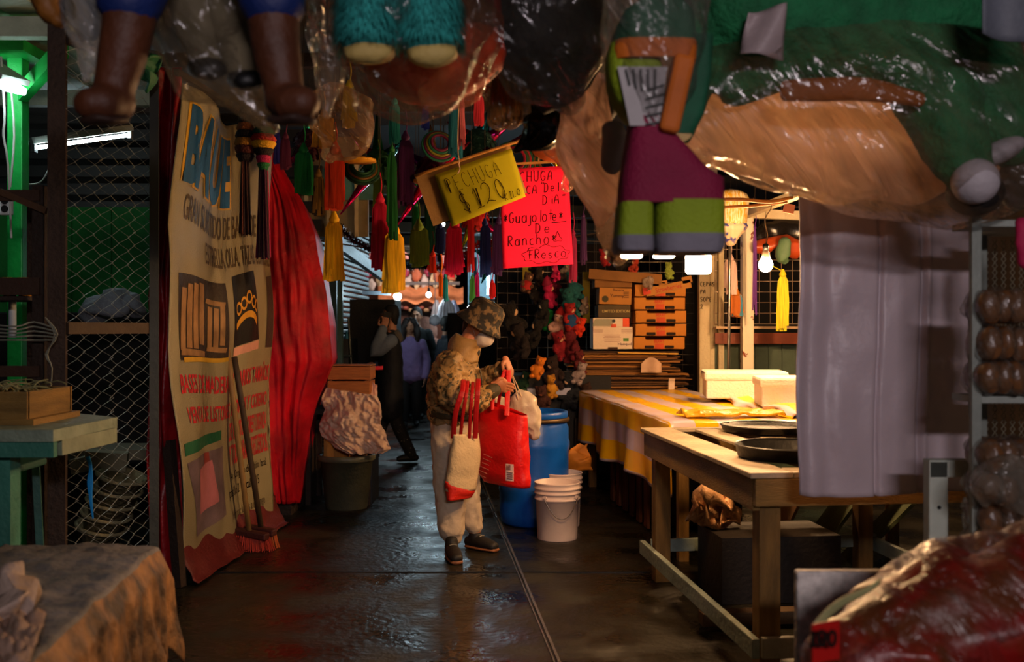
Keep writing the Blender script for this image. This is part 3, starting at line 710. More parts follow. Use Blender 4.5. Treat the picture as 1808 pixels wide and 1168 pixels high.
tb('apron', .03, LT-.03, .02, .05, ZT-.15, ZT-.024, WOODH); tb('apron', .0, .03, .02, WT, ZT-.13, ZT-.024, WOODH)
tb('apron', LT-.03, LT, .02, WT, ZT-.15, ZT-.024, WOODH); tb('apron', .03, LT-.03, WT-.04, WT-.01, ZT-.15, ZT-.024, WOODH)
for a in (.05, LT-.12):
    for s in (.055, WT-.14): tb('leg', a, a+.085, s, s+.085, 0, ZT-.024, WOOD, .005)
RAIL = M('7f8a7e', .6, var=.25, scale=10, bump=.2)
tb('low_rail', -.02, LT+.02, .0, .03, .13, .205, RAIL); tb('low_rail', .0, .03, .05, WT, .12, .2, M('8c8674', .6, var=.25))
tb('low_rail', LT-.05, LT-.02, .05, WT, .15, .22, RAIL); tb('low_rail', 0, LT, WT-.03, WT, .13, .205, RAIL)
tb('cross_rail', .75, .83, .05, WT, .02, .08, M('5a452c', .7))
# black round tray and another on the table
def tray(c, r, lab, h=.05):
    t = thing('round_tray', lab, 'tray', c)
    b = BM(); lathe(b, c, [(r*.9, 0), (r*.96, .006), (r, h), (r*1.01, h+.004), (r*.985, h+.004), (r*.94, .014), (.01, .01)], 56); mesh('pan', b, M('0c0b0b', .5, spec=.25), t, smooth=True)
    b = BM(); lathe(b, c, [(r*1.0, h), (r*1.02, h+.004), (r*1.0, h+.009), (r*.98, h+.004)], 56, close=False); mesh('rim', b, M('141210', .4), t, smooth=True)
tray(T1(.3, .3, ZT+.001)+V((0.02, .12, 0)), .235, 'black round tray lying on the bare wooden table')
tray(T1(1.46, .62, ZT+.001), .24, 'flat black griddle at the far end of the bare wooden table', .03)
b = BM(); loft(b, [P(1235, 905, 5.2), P(1258, 895, 5.2), P(1284, 905, 5.2)], [(.045, .05), (.07, .075), (.05, .05)], crumple=.12, cf=18, seg=40, sub=8)
for v in b.verts: v.co.z = max(v.co.z, .0)
o = solo('crumpled_bag', b, M('c8986a', .5, bump=.5), 'crumpled tan plastic bag on the box under the wooden table', 'bag', smooth=True)
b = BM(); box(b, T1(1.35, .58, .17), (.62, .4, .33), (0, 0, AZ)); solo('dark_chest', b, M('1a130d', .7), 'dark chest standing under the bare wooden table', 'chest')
# boards leaning beneath, right
for k in range(3):
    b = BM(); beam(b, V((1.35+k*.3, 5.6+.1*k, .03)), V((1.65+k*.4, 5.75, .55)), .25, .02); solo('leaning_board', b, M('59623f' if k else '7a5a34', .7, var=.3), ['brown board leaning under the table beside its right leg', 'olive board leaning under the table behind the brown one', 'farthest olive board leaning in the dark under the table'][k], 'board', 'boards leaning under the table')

# ------------------------------------------------------------------ the table under the chequered oilcloth
ZC = .82
N0 = P(1187, 745, 5.85); N0.z = 0; LC = 2.9; WC = 1.45
def T2(a, s, z): return N0+U*a+W_*s+V((0, 0, z))
t = thing('market_table', 'wooden market stall table hidden under a striped oilcloth', 'table', T2(LC/2, WC/2, 0))
b = BM(); box(b, T2(LC/2, WC/2, ZC-.03), (WC, LC, .03), (0, 0, AZ)); mesh('top', b, WOODH, t)
for a in (.06, LC-.06):
    for s in (.08, WC-.06):
        b = BM(); box(b, T2(a, s, (ZC-.045)/2), (.06, .06, ZC-.045), (0, 0, AZ)); mesh('leg', b, WOOD, t)
t = thing('pallet_crate', 'slatted wooden crate standing under the oilcloth table', 'crate', T2(2.2, .3, 0))
for k in range(6):
    b = BM(); box(b, T2(1.0+k*.22, .1, .26), (.02, .1, .5), (0, 0, AZ)); mesh('slat', b, M('5a3018', .7), t)
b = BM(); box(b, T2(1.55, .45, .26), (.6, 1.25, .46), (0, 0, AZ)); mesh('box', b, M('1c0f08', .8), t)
m = bpy.data.materials.new('oilcloth'); m.use_nodes = True; nt = m.node_tree; bs = nt.nodes['Principled BSDF']
tc = nt.nodes.new('ShaderNodeUVMap'); sp = nt.nodes.new('ShaderNodeSeparateXYZ'); nt.links.new(tc.outputs[0], sp.inputs[0])
def stripes(ax):
    w1 = nt.nodes.new('ShaderNodeMath'); w1.operation = 'FRACT'; nt.links.new(sp.outputs[ax], w1.inputs[0])
    w2 = nt.nodes.new('ShaderNodeMath'); w2.operation = 'GREATER_THAN'; w2.inputs[1].default_value = .5; nt.links.new(w1.outputs[0], w2.inputs[0]); return w2
sx, sy = stripes(0), stripes(1)
mx = nt.nodes.new('ShaderNodeMix'); mx.data_type = 'RGBA'; mx.inputs['A'].default_value = (*lin('c9b8c8'), 1); mx.inputs['B'].default_value = (*lin('f2bc0a'), 1)
nt.links.new(sx.outputs[0], mx.inputs['Factor'])
mx2 = nt.nodes.new('ShaderNodeMix'); mx2.data_type = 'RGBA'; mx2.blend_type = 'MULTIPLY'; mx2.inputs['B'].default_value = (.95, .72, .25, 1)
ml = nt.nodes.new('ShaderNodeMath'); ml.operation = 'MULTIPLY'; ml.inputs[1].default_value = .35; nt.links.new(sy.outputs[0], ml.inputs[0])
nt.links.new(ml.outputs[0], mx2.inputs['Factor']); nt.links.new(mx.outputs['Result'], mx2.inputs['A']); nt.links.new(mx2.outputs['Result'], bs.inputs['Base Color'])
bs.inputs['Roughness'].default_value = .3
OIL = m
def cloth_tab(L_, Wd, fn, hang, near_hang=0, nu=70, nv=90, us=.28, vs=.42, us0=0):
    bm = BM(); uvl = bm.loops.layers.uv.new('UVMap'); tot = hang+Wd
    g = []
    for j in range(nv+1):
        v = j/nv*(L_+near_hang)-near_hang; row = []
        for i in range(nu+1):
            s = i/nu*tot-hang
            h = hang*(1+.06*math.sin(v*5)) ; zz = 0; a = v; ss = max(0, s)
            if s < 0:
                kk = -s/hang; zz = s*(1+.05*math.sin(v*4.3)); off = -.012-.035*kk*(math.sin(v*7+1)+.5*math.sin(v*15)) ; ss = off
            if v < 0:
                zz = min(zz, v); a = -.015-.01*abs(v)*math.sin(s*20)
                if s < 0: zz = min(s, v)
            p = fn(a, ss, zz+.006*noise.noise(V((s*4, v*4, 0))))
            row.append((bm.verts.new(p), (s, v)))
        g.append(row)
    for j in range(nv):
        for i in range(nu):
            q4 = (g[j][i], g[j][i+1], g[j+1][i+1], g[j+1][i]); f = bm.faces.new([x[0] for x in q4])
            for lp, x in zip(f.loops, q4): lp[uvl].uv = (x[1][0]/us+us0, x[1][1]/vs)
    return bm
b = cloth_tab(LC+.03, .95, lambda a, s, z: T2(a-.02, s-.01, ZC+.012+z), .44, .12)
o = solo('striped_oilcloth', b, OIL, 'yellow and lilac chequered oilcloth draped over the long stall table', 'tablecloth', smooth=True); thick(o, .003)
b = cloth_tab(1.9, .6, lambda a, s, z: T2(a+.1, s+.8, ZC+.045+z*.5+.03*noise.noise(V((a*4, s*5, 2)))+.02*math.sin(a*6)), .07, .03, us=.16, us0=.3)
thick(solo('folded_oilcloth', b, OIL, 'rumpled yellow oilcloth fold lying under the white foam boxes', 'tablecloth', smooth=True), .003)
b = BM(); sheet(b, lambda u, v: T2(.12+.22*v, .12+.62*u, ZC+.03+.035*max(0, noise.noise(V((u*6, v*3, 2))))+.02*math.sin(v*3.1)), 50, 14)
thick(solo('yellow_plastic_bag', b, M('d8a41a', .35, bump=.5), 'rumpled yellow plastic bag lying at the near end of the oilcloth', 'bag', smooth=True), .012)
# foam boxes
FOAM = M('efe6d8', .55, var=.04, bump=.3, bscale=60)
def foam(c, s, rz, lab):
    t = thing('foam_box', lab, 'box', c, 'white foam boxes on the stall')
    b = BM(); box(b, c+V((0, 0, s[2]*.35)), (s[0]*.95, s[1]*.95, s[2]*.7), (0, 0, rz), .012); mesh('body', b, FOAM, t)
    b = BM(); box(b, c+V((0, 0, s[2]*.82)), (s[0], s[1], s[2]*.34), (0, 0, rz), .018); mesh('lid', b, FOAM, t)
foam(P(1318, 700, 7.3)+V((.0, .1, -.01)), (.6, .42, .2), -.12, 'white foam box with lid, the farther one on the stall')
foam(P(1388, 705, 6.75)+V((.05, 0, -.04)), (.5, .38, .2), -.1, 'white foam box with lid, the nearer one beside the hanging sheet')
b = BM(); box(b, P(1392, 735, 6.3), (.2, .18, .09), (0, 0, .1), .01); solo('brown_block', b, M('6a4424', .8, bump=.4), 'brown speckled block in front of the nearer foam box', 'block')

# ------------------------------------------------------------------ cardboard behind the striped table
Yb = 9.15
t = thing('pallet_stand', 'dark wooden stand under the pile of flattened cardboard', 'stand', (1.1, Yb+.3, 0))
b = BM(); box(b, (1.1, Yb+.35, .6), (1.25, .8, .05)); mesh('top', b, DARKW, t)
for dx in (-.5, .5):
    for dy in (-.2, .6):
        b = BM(); box(b, (1.1+dx, Yb+dy, .29), (.07, .07, .57)); mesh('leg', b, DARKW, t)
rnd = random.Random(12); z = .63
edge = ['upper', 'lower', 'middle']
k = 0
while z < 1.165:
    hh = rnd.choice((.008, .012, .016)); wd = rnd.uniform(.85, 1.12); cx = 1.09+rnd.uniform(-.07, .07)+(-.05 if z > .95 else .03)
    tilt = rnd.uniform(-.015, .015)
    b = BM(); x0 = cx-wd/2; fr = Yb+rnd.uniform(-.06, .04)
    sheet(b, lambda u, v: V((x0+wd*u+.02*noise.noise(V((v*5, k, 0))), fr+.6*v+.012*noise.noise(V((u*9, k, 3))), z+hh/2+tilt*(u-.5)*.5+.004*noise.noise(V((u*5, v*3, k))))), 14, 4)
    cname = rnd.choice(('6a4420', '8a5c2c', '5a3a1c', '7a5026', '3c2614', 'a87030'))
    o = tag(mesh('flattened_box', b, M(cname, .85, var=.2, scale=4)), 'flattened brown cardboard box in the pile behind the striped table', 'cardboard', 'flattened cardboard boxes in the pile'); thick(o, hh*.85)
    z += hh+.001; k += 1
ZP = z+.012
o = solo('yellow_printed_board', bx((1.24, Yb-.07, ZP-.03), (.55, .03, .012), (0, .02, .0)), M('c8961a', .5), 'yellow printed cardboard strip at the top of the flattened pile', 'cardboard')
b = BM(); sheet(b, lambda u, v: P(1132+36*u, 642+16*v, Yb-.12)+V((0, .02*math.sin(u*6), .06*math.sin(u*3.14)*(1-v))), 14, 6)
thick(solo('paper_scrap', b, M('c9a58a', .6), 'torn pale paper scrap sticking out of the flattened cardboard pile', 'paper', smooth=True), .003)
b = BM(); sheet(b, lambda u, v: P(1181+11*u-3*v*v, 668+30*v, Yb-.16)+V((0, .02*math.sin(v*6), 0)), 6, 12)
thick(solo('paper_label', b, M('d8bca4', .6), 'narrow pale paper strip standing in front of the cardboard pile', 'paper', smooth=True), .003)
# the stack of fruit trays
ORT = M('b87420', .75, var=.1, scale=4, bump=.1); PRN = M('b8381a', .7, bump=0)
pos = ['bottom', 'second from the bottom', 'middle', 'second from the top', 'top']
def place_text(s, c, w_, h, off, bold=.02, ry=0):    # lettering on a face that looks towards -Y
    bt = fit_text(s, w_, h, bold)
    for v in bt.verts:
        x, y = v.co.x-w_/2, v.co.y-h/2; v.co = V(c)+V((x*math.cos(ry)-y*math.sin(ry), -off, x*math.sin(ry)+y*math.cos(ry)))
    return bt
for k in range(5):
    c = V((P(1166+(-2, 1, 1, -1, 0)[k], 579, Yb).x, Yb+.18, ZP+k*.121)); wd, dp, hh = .475, .36, .115
    t = thing('fruit_tray', 'orange cardboard fruit tray with red print, %s of the stack' % pos[k], 'tray', c, 'stacked cardboard fruit trays')
    b = BM(); box(b, c+V((0, 0, .004)), (wd, dp, .008)); box(b, c+V((0, dp/2-.003, hh/2)), (wd, .006, hh))
    for sx_ in (-1, 1): box(b, c+V((sx_*(wd/2-.003), 0, hh/2)), (.006, dp, hh))
    box(b, c+V((0, -dp/2+.003, hh*.4)), (wd, .006, hh*.8))
    for sx_ in (-1, 1): box(b, c+V((sx_*wd*.385, -dp/2+.003, hh*.9)), (wd*.23, .006, hh*.2))
    mesh('carton', b, ORT, t)
    for sx_ in (-1, 1):
        b = BM(); box(b, c+V((sx_*.092, -dp/2-.001, hh*.22)), (.085, .004, .028), bev=.006); mesh('hand_slot', b, M('1a0c05', .8), t)
    b = BM(); box(b, c+V((.0, -dp/2-.001, hh*.28)), (.082, .003, .05)); mesh('print', b, M('c0481c', .7, bump=0), t)
    b = place_text('BERRY', c+V((0, -dp/2, hh*.68)), .095, .03, .0015, .03); mesh('lettering', b, PRN, t, normals=False)
b0 = P(1150, 515, Yb)
t = thing('opened_carton', 'loose strawberries carton lid lying askew on the tray stack', 'carton', b0)
c = P(1180, 508, Yb-.03); rot = (0, -.2, 0)
b = BM(); box(b, c, (.42, .02, .075), rot); box(b, c+V((-.05, 0, .045)), (.08, .02, .04), rot); box(b, c+V((.17, 0, .075)), (.09, .02, .06), rot); mesh('flap', b, CARD, t)
mesh('lettering', place_text('Strawberries', c, .24, .045, .012, .01, .2), M('a0301a', .7, bump=0), t, normals=False)
b = BM(); box(b, c+V((-.2, -.012, -.03)), (.07, .005, .06), rot); mesh('print', b, M('b83018', .7), t)
# left column of boxes
def carton(px0, py0, px1, py1, lab, m, texts=(), extra=None, Y=Yb+.02, dp=.34, ry=0):
    a, d = P(px0, py0, Y), P(px1, py1, Y); c = (a+d)/2; s = (d.x-a.x, dp, a.z-d.z)
    t = thing('cardboard_box', lab, 'box', V((c.x, c.y+dp/2, d.z)))
    b = BM(); box(b, c+V((0, dp/2, 0)), s, (0, ry, 0), .004); mesh('carton', b, m, t)
    for (s_, u, v, wt, ht, mt) in texts:
        q = V((a.x+(d.x-a.x)*u, Y, a.z+(d.z-a.z)*v)); mesh('lettering', place_text(s_, q, wt, ht, .003, .01, -ry), mt, t, normals=False)
    if extra: extra(t, a, d, Y)
    return t
def ex_white(t, a, d, Y):
    b = BM(); box(b, V((a.x+(d.x-a.x)*.83, Y-.002, a.z+(d.z-a.z)*.57)), (.05, .003, .03)); mesh('print', b, M('4a7a3a', .6), t)
    b = BM()
    for i in range(6): box(b, V((a.x+(d.x-a.x)*.48, Y-.002, a.z+(d.z-a.z)*(.36+.06*i))), (.16-.02*(i % 2), .003, .004))
    for i in range(3): box(b, V((a.x+(d.x-a.x)*.13, Y-.002, a.z+(d.z-a.z)*(.13+.05*i))), (.09, .003, .004))
    for i in range(4): box(b, V((a.x+(d.x-a.x)*.85, Y-.002, a.z+(d.z-a.z)*(.12+.05*i))), (.1, .003, .004))
    mesh('fine_print', b, M('a07a70', .6), t)
    b = BM(); box(b, V(((a.x+d.x)/2, Y-.003, d.z+.008)), (.09, .006, .02)); mesh('hand_slot', b, M('3a2016', .8), t)
WH = M('d9c5b0', .6, var=.05)
carton(1047, 577, 1117, 616, 'white printed fruit carton standing on the flattened pile', WH, (('Hanqud', .8, .78, .125, .032, M('3a1840', .6)),), ex_white)
def ex_gr(t, a, d, Y):
    b = BM()
    for i in range(16): box(b, V((a.x+.01+i*.0115, Y-.002, (a.z+d.z)/2)), (.005, .003, (a.z-d.z)*.9), (0, .5, 0))
    mesh('striped_print', b, M('4a6a50', .6), t)
    b = BM(); box(b, V((d.x-.03, Y-.002, (a.z+d.z)/2)), (.06, .003, (a.z-d.z)*.95)); mesh('orange_print', b, M('d8481c', .6), t); b = BM(); box(b, V((a.x+.19, Y-.002, d.z+.012)), (.05, .003, .03)); mesh('orange_print', b, M('d8481c', .6), t)
    b = BM(); lathe(b, V((a.x+.19, Y-.002, d.z+.055)), [(.016, 0), (.016, .004)], 16, Matrix.Rotation(R_(90), 3, 'X')); mesh('black_spot', b, BLACK, t)
carton(1047, 561, 1111, 577, 'low carton with green stripes and an orange corner on the white carton', WH, (), ex_gr)
carton(1056, 538, 1113, 560, 'olive brown carton with pale lettering under the fruit carton', M('4a3a1e', .7), (('LIMITED EDITION', .55, .5, .25, .024, M('b8a060', .6)),))
def ex_f(t, a, d, Y):
    b = BM(); lathe(b, V((a.x+.055, Y-.002, d.z+.05)), [(.03, 0), (.03, .003)], 20, Matrix.Rotation(R_(90), 3, 'X')); mesh('fruit_print', b, M('3a3418', .7), t)
    b = BM()
    for i in range(4): box(b, V((d.x-.05, Y-.002, a.z-.04-i*.016)), (.05, .003, .006))
    mesh('fine_print', b, M('4a2c10', .7), t)
carton(1058, 508, 1115, 537, 'tan fruit carton with brown print above the olive one', CARD, (('Yummy', .55, .5, .13, .036, M('3a1c0c', .7)), ('Banana', .6, .12, .1, .022, M('3a1c0c', .7))), ex_f, ry=.03)
carton(1050, 492, 1116, 507, 'thin flattened carton lying on the tan fruit carton', CARDD, ())
t = thing('carton_tray', 'long shallow cardboard tray laid across the box stacks', 'tray', P(1110, 492, Yb))
b = BM(); beam(b, P(1040, 483, Yb-.05), P(1168, 493, Yb-.05), .02, .09); beam(b, P(1045, 483, Yb+.4), P(1168, 493, Yb+.4), .02, .07); mesh('side', b, CARDD, t)
b = BM(); beam(b, P(1040, 492, Yb+.17), P(1168, 501, Yb+.17), .42, .012); mesh('bottom', b, CARDD, t)
b = BM(); loft(b, [P(1142, 497, Yb-.08), P(1146, 503, Yb-.1), P(1144, 511, Yb-.08)], [.03, .04, .025], crumple=.05, cf=20, seg=16, sub=4); solo('plastic_wad', b, film('f0e0d0', .6), 'wad of clear plastic caught on the top fruit tray', 'plastic', smooth=True)

# ------------------------------------------------------------------ posts, ledge, panels and wire grids of the right stall
t = thing('stall_frame', 'cream painted steel frame of the lit stall with rusted post', 'frame', (2.2, 9.6, 0))
IV2 = M('e8dcc4', .5, var=.08, scale=10, col2='8a3a14', split=(.6, .63), bump=.3)
q = P(1252, 579, 9.3); b = BM(); box(b, V((q.x-.05, 9.3, 1.5)), (.1, .1, 3.0), bev=.005); mesh('post', b, IVORY, t)
b = BM(); box(b, V((q.x+.04, 9.32, 1.5)), (.07, .08, 3.0), bev=.005); mesh('post', b, IVORY, t)
q = P(1319, 579, 8.95); b = BM(); box(b, V((q.x, 8.95, 1.2)), (.1, .1, 2.4), bev=.006); mesh('rusty_post', b, IV2, t)
q = P(1273, 579, 9.2); b = BM(); box(b, V((q.x, 9.2, 1.2)), (.05, .05, 2.4), bev=.004); mesh('post', b, IVORY, t)
b = BM(); beam(b, P(1308, 376, 8.9), P(1440, 382, 8.9), .06, .08); mesh('top_rail', b, IVORY, t)
b = BM(); beam(b, P(1312, 380, 8.85), P(1415, 340, 7.2), .06, .06); mesh('top_rail', b, IVORY, t)
b = BM(); beam(b, P(1262, 597, 9.15), P(1440, 597, 9.15), .05, .1); mesh('brown_rail', b, M('7a3414', .5), t)
b = BM(); beam(b, P(1262, 578, 9.1), P(1440, 578, 9.1), .14, .022); mesh('ledge', b, M('c8a884', .5, var=.3, scale=12), t)
b = BM(); box(b, (2.45, 9.3, .62), (1.3, .03, 1.24))
for i in range(10): box(b, (1.9+i*.125, 9.275, .62), (.02, .02, 1.24))
struct('wall_green_cladding', b, M('51614f', .5, var=.15))
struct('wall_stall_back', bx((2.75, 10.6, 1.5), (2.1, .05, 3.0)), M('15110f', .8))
def grid(name, a, d, z0, z1, step, r, m, lab):
    a, d = V(a), V(d); n = max(2, round((d-a).length/step)); b = BM()
    for i in range(n+1):
        p = a.lerp(d, i/n); tube(b, [V((p.x, p.y, z0)), V((p.x, p.y, z1))], r, seg=5, sub=1)
    k = round((z1-z0)/step)
    for j in range(k+1):
        z = z0+(z1-z0)*j/k; tube(b, [V((a.x, a.y, z)), V((d.x, d.y, z))], r, seg=5, sub=1)
    return solo(name, b, m, lab, 'grid')
grid('wire_grid', (P(1262, 0, 9.2).x, 9.2, 0), (2.9, 9.2, 0), 1.42, 2.5, .1, .0035, M('b09880', .4, .5), 'wire grid above the ledge at the back of the lit stall')
# message on the cream post
b = BM(); q = P(1246, 505, 9.24)
for k, s in enumerate(('CEPAS', 'PAN', 'SOPE', '23')):
    hand(b, s, 0, -k*.07, .022, .04, .006, lambda x, y: q+V((x-.05, 0, y)))
solo('post_writing', b, INK, 'small dark handwriting on the cream stall post', 'writing')
# broom/mops standing in the stall
b = BM(); tube(b, [P(1286, 690, 8.6), P(1289, 400, 8.6)], .013, seg=10)
solo('steel_pole', b, M('9a9690', .3, .9), 'slim steel pole standing against the lit stall frame', 'pole', smooth=True)

# ------------------------------------------------------------------ lamps of the right stall
WARM = (1., .56, .25)
LAMPM = lambda e: M('ffffff', .4, emit=e, ecol=WARM, bump=0, var=0)
def bulb_lamp(px, py, Y, r, lab, e, kind='bulb', cord_to=None):
    c = P(px, py, Y); t = thing('hanging_lamp', lab, 'lamp', c, 'warm bulbs of the right stall')
    if kind == 'bulb':
        b = BM(); lathe(b, c, [(.002, -r), (r*.6, -r*.8), (r*.95, -r*.3), (r, .1*r), (r*.9, r*.5), (r*.6, r*1.05)], 28); mesh('bulb', b, LAMPM(e), t, smooth=True)
        b = BM(); lathe(b, c, [(r*.62, r*1.0), (r*.62, r*1.1), (r*.42, r*2.1), (r*.36, r*2.2)], 24); mesh('bulb_neck', b, M('e8d8b8', .4), t, smooth=True)
        b = BM(); lathe(b, c, [(r*.42, r*2.15), (r*.42, r*2.9), (r*.2, r*3.1)], 20); mesh('socket', b, BLACK, t, smooth=True)
        top = r*3
    else:
        h = r*1.25 if kind == 'drum' else r*.75
        b = BM(); lathe(b, c, [(r*.2, -h*.62), (r*.85, -h*.6), (r, -h*.45), (r, h*.5), (r*.9, h*.55)], 36); mesh('bulb', b, LAMPM(e), t, smooth=True)
        b = BM(); lathe(b, c, [(r*.92, h*.55), (r*.9, h*.8), (r*.45, h*1.3), (r*.3, h*1.9), (r*.2, h*2)], 28); mesh('lamp_body', b, M('ddd0bc', .4), t, smooth=True)
        top = h*2
    pts = cord_to or [c+V((0, 0, top)), c+V((.01, 0, .25)), V((c.x, c.y, 3.27))]
    b = BM(); tube(b, pts, .004, seg=6); mesh('cord', b, M('6a5238', .6), t)
bulb_lamp(1115, 447, 4.75, .052, 'flat glowing warm lamp, leftmost under the striped shorts', 360, 'disc')
bulb_lamp(1172, 447, 4.85, .053, 'flat glowing warm lamp, in the middle under the striped shorts', 360, 'disc')
bulb_lamp(1233, 466, 4.6, .059, 'large glowing drum-shaped LED lamp under the striped shorts', 420, 'drum')
c = P(1352, 468, 6.5)
bulb_lamp(1352, 468, 6.5, .046, 'small round bulb hanging on a yellow wire in the lit stall', 1100, 'bulb', [c+V((0, 0, .12)), c+V((.012, 0, .2)), c+V((-.005, 0, .3)), P(1362, 362, 6.5), P(1330, 350, 6.6)])
bulb_lamp(1450, 440, 7.1, .045, 'added unseen warm bulb behind the hanging sheet, brightening the foam boxes', 1400)  # unseen bulb, added to brighten the oilcloth and foam boxes

bulb_lamp(965, -75, 4.7, .045, 'added unseen warm bulb high above the price sign, brightening the tassels', 130)  # unseen bulb above the view, added to light the tassels

# ------------------------------------------------------------------ hanging white sheet, metal frame, rack, foreground right
def sf(u, v):
    px = 1409+310*u; py = 340+(533+4*math.sin(u*5))*v
    cre = 0
    for c_, w_, d_ in ((.45, .012, .02), (.7, .012, .016), (.74, .012, -.01), (.16, .05, .012), (.0, .04, .03)): cre += d_*math.exp(-((u-c_-.01*math.sin(v*4))/w_)**2)
    p = P(px+3*math.sin(v*7), py, 3.62); p.y += cre + .02*noise.noise(V((u*2.5, v*2.5, 0))) + .01*noise.noise(V((u*7, v*9, 2))) + .07*(u-.5)
    return p
b = BM(); sheet(b, sf, 100, 60)
thick(solo('hanging_sheet', b, M('b6a6ac', .42, var=.05, scale=2, bump=.1, spec=.45), 'large pale lilac plastic sheet hanging in front of the wooden table', 'sheet', smooth=True), .003)
b = BM(); beam(b, P(1395, 338, 3.64), P(1730, 330, 3.64), .03, .03)
for px in (1400, 1725): q = P(px, 334, 3.64); tube(b, [q, V((q.x, q.y, 3.27))], .004, seg=6)
solo('sheet_rail', b, DARKW, 'dark rod carrying the pale hanging sheet', 'rod')
t = thing('metal_trestle', 'pale painted square tube trestle in front of the hanging sheet', 'trestle', V((1.4, 3.25, 0)))
q = P(1652, 579, 3.25)
b = BM(); box(b, V((q.x, 3.25, .475)), (.062, .05, .95), bev=.004); mesh('leg', b, STEELW, t)
b = BM(); beam(b, V((q.x-.03, 3.25, .925)), V((q.x+.75, 3.25, .925)), .05, .055); mesh('cross_tube', b, STEELW, t)
b = BM(); box(b, V((q.x+.7, 3.25, .45)), (.05, .05, .9), bev=.004); mesh('leg', b, STEELW, t)
b = BM(); lathe(b, V((q.x, 3.224, .80)), [(.006, 0), (.006, .004)], 12, Matrix.Rotation(R_(90), 3, 'X')); mesh('bolt', b, BLACK, t)
# rack with bagged rolls
t = thing('display_rack', 'grey steel display rack with expanded mesh back at the right edge', 'rack', V((1.75, 3.1, 0)))
q = P(1722, 579, 3.05)
for dx, dy in ((0, 0), (.75, 0), (.16, .3), (.91, .3)):
    b = BM(); box(b, V((q.x+dx, 3.05+dy, .86)), (.03, .025, 1.72), bev=.003); mesh('post', b, M('7a8078', .5), t)
zs = [1.38-(705-HY)*3.05/F, 1.38-(990-HY)*3.05/F, 1.70]
for z in zs:
    b = BM(); box(b, V((q.x+.385, 3.12, z)), (.78, .16, .02)); box(b, V((q.x+.53, 3.28, z)), (.78, .16, .02)); mesh('shelf', b, M('8a9088', .5), t)
b = BM()
for i in range(26):
    for sg in (-1, 1):
        x0 = q.x+.18+i*.03
        pts = [V((x0+sg*(.008 if j % 2 else -.008), 3.36, .6+j*.022)) for j in range(50)]
        tube(b, pts, .0015, seg=4, sub=1)
mesh('mesh_back', b, M('8a8a78', .5, .4), t)
BREAD = M('6a4426', .35, var=.3, scale=10, bump=.2, spec=.6)
rolls = []
rnd = random.Random(8)
rows = [(1.38-(540-HY)*3/F, 'top', 4), (1.38-(607-HY)*3/F, 'second', 4), (1.38-(668-HY)*3/F, 'third', 4), (1.38-(805-HY)*3/F, 'fourth', 3), (1.38-(862-HY)*3/F, 'fifth', 3), (1.38-(915-HY)*3/F, 'sixth', 3), (1.38-(960-HY)*3/F, 'lowest', 3)]
rows_px = [540, 607, 666, 803, 862, 915, 962]
ordn = ['first', 'second', 'third', 'fourth']
for ri, py in enumerate(rows_px):
    nn = rows[ri][2]
    for k in range(nn):
        px = 1742+k*(24 if nn == 4 else 31)+(3 if ri % 2 else 0)
        c = P(px, py, 3.02+.01*rnd.random()); r = .05
        lab = 'wrapped brown roll, %s from the left in the %s row of the rack' % (ordn[k], rows[ri][1])
        t = thing('wrapped_roll', lab, 'bread roll', c-V((0, 0, r)), 'wrapped rolls on the rack')
        b = BM(); loft(b, [c+V((0, -.02, 0)), c+V((0, .08, 0))], [(r*.62 if nn == 4 else r*.72, r), (r*.62, r)], side=(1, 0, 0), seg=18, crumple=.01, cf=14, seed=ri*7+k); mesh('roll', b, BREAD, t, smooth=True)
        b = BM(); loft(b, [c+V((0, -.022, 0)), c+V((0, .085, 0))], [(r*.7 if nn == 4 else r*.8, r*1.08), (r*.7, r*1.08)], side=(1, 0, 0), seg=18, crumple=.016, cf=24, seed=ri*5+k); mesh('wrapping', b, film('d8c8b0', .12, .12, 14), t, smooth=True)
b = BM(); loft(b, [P(1725, 870, 2.95), P(1765, 850, 2.93), P(1800, 870, 2.95)], [.04, .08, .06], crumple=.05, cf=10, seg=26, sub=6); solo('empty_plastic_bag', b, film('c8c0b0', .3), 'empty clear plastic bag bulging from the lower half of the rack', 'bag', smooth=True)
b = BM(); loft(b, [P(1806, 395, 2.9), P(1812, 425, 2.9), P(1808, 460, 2.9)], [.02, .035, .02], crumple=.02, cf=14, seg=18); solo('pink_pompom', b, M('b01848', .7), 'crimson pompom hanging at the right edge above the rack', 'pompom', smooth=True)

# foreground right: speckled stone block and the wrapped red bundle
b = BM(); p0, p1 = P(1408, 1008, 2.7), P(1640, 1008, 2.7)
box(b, V(((p0.x+p1.x)/2+.1, 2.72, .36)), (p1.x-p0.x+.2, .04, .72), bev=.008)
solo('stone_slab', b, M('c0b8b0', .7, var=.3, scale=30, bump=.4), 'speckled grey stone slab standing in the right foreground', 'slab')
b = BM(); box(b, (1.6, 1.95, .42), (1.5, .9, .46)); solo('display_counter', b, M('2a2420', .7), 'dark counter under the wrapped red packages', 'counter')
OUT = [P(1435, 1095, 2.25), P(1500, 1040, 2.3)]
t = thing('wrapped_package', 'red wrapped package marked 100 in the lower right corner', 'package', V((1.15, 2.1, .65)))
b = BM(); loft(b, [P(1500, 1170, 2.1), P(1590, 1135, 2.15), P(1690, 1095, 2.2), P(1790, 1080, 2.2), P(1900, 1120, 2.2)], [(.08, .1), (.13, .15), (.15, .17), (.15, .17), (.13, .15)], side=(0, 0, 1), seg=48, sub=10, crumple=.045, cf=9, seed=3)
mesh('red_pack', b, M('7a0e08', .4, scale=7, bump=.4, bscale=16, spec=.5, col2='5a2a0c', split=(.45, .6)), t, smooth=True)
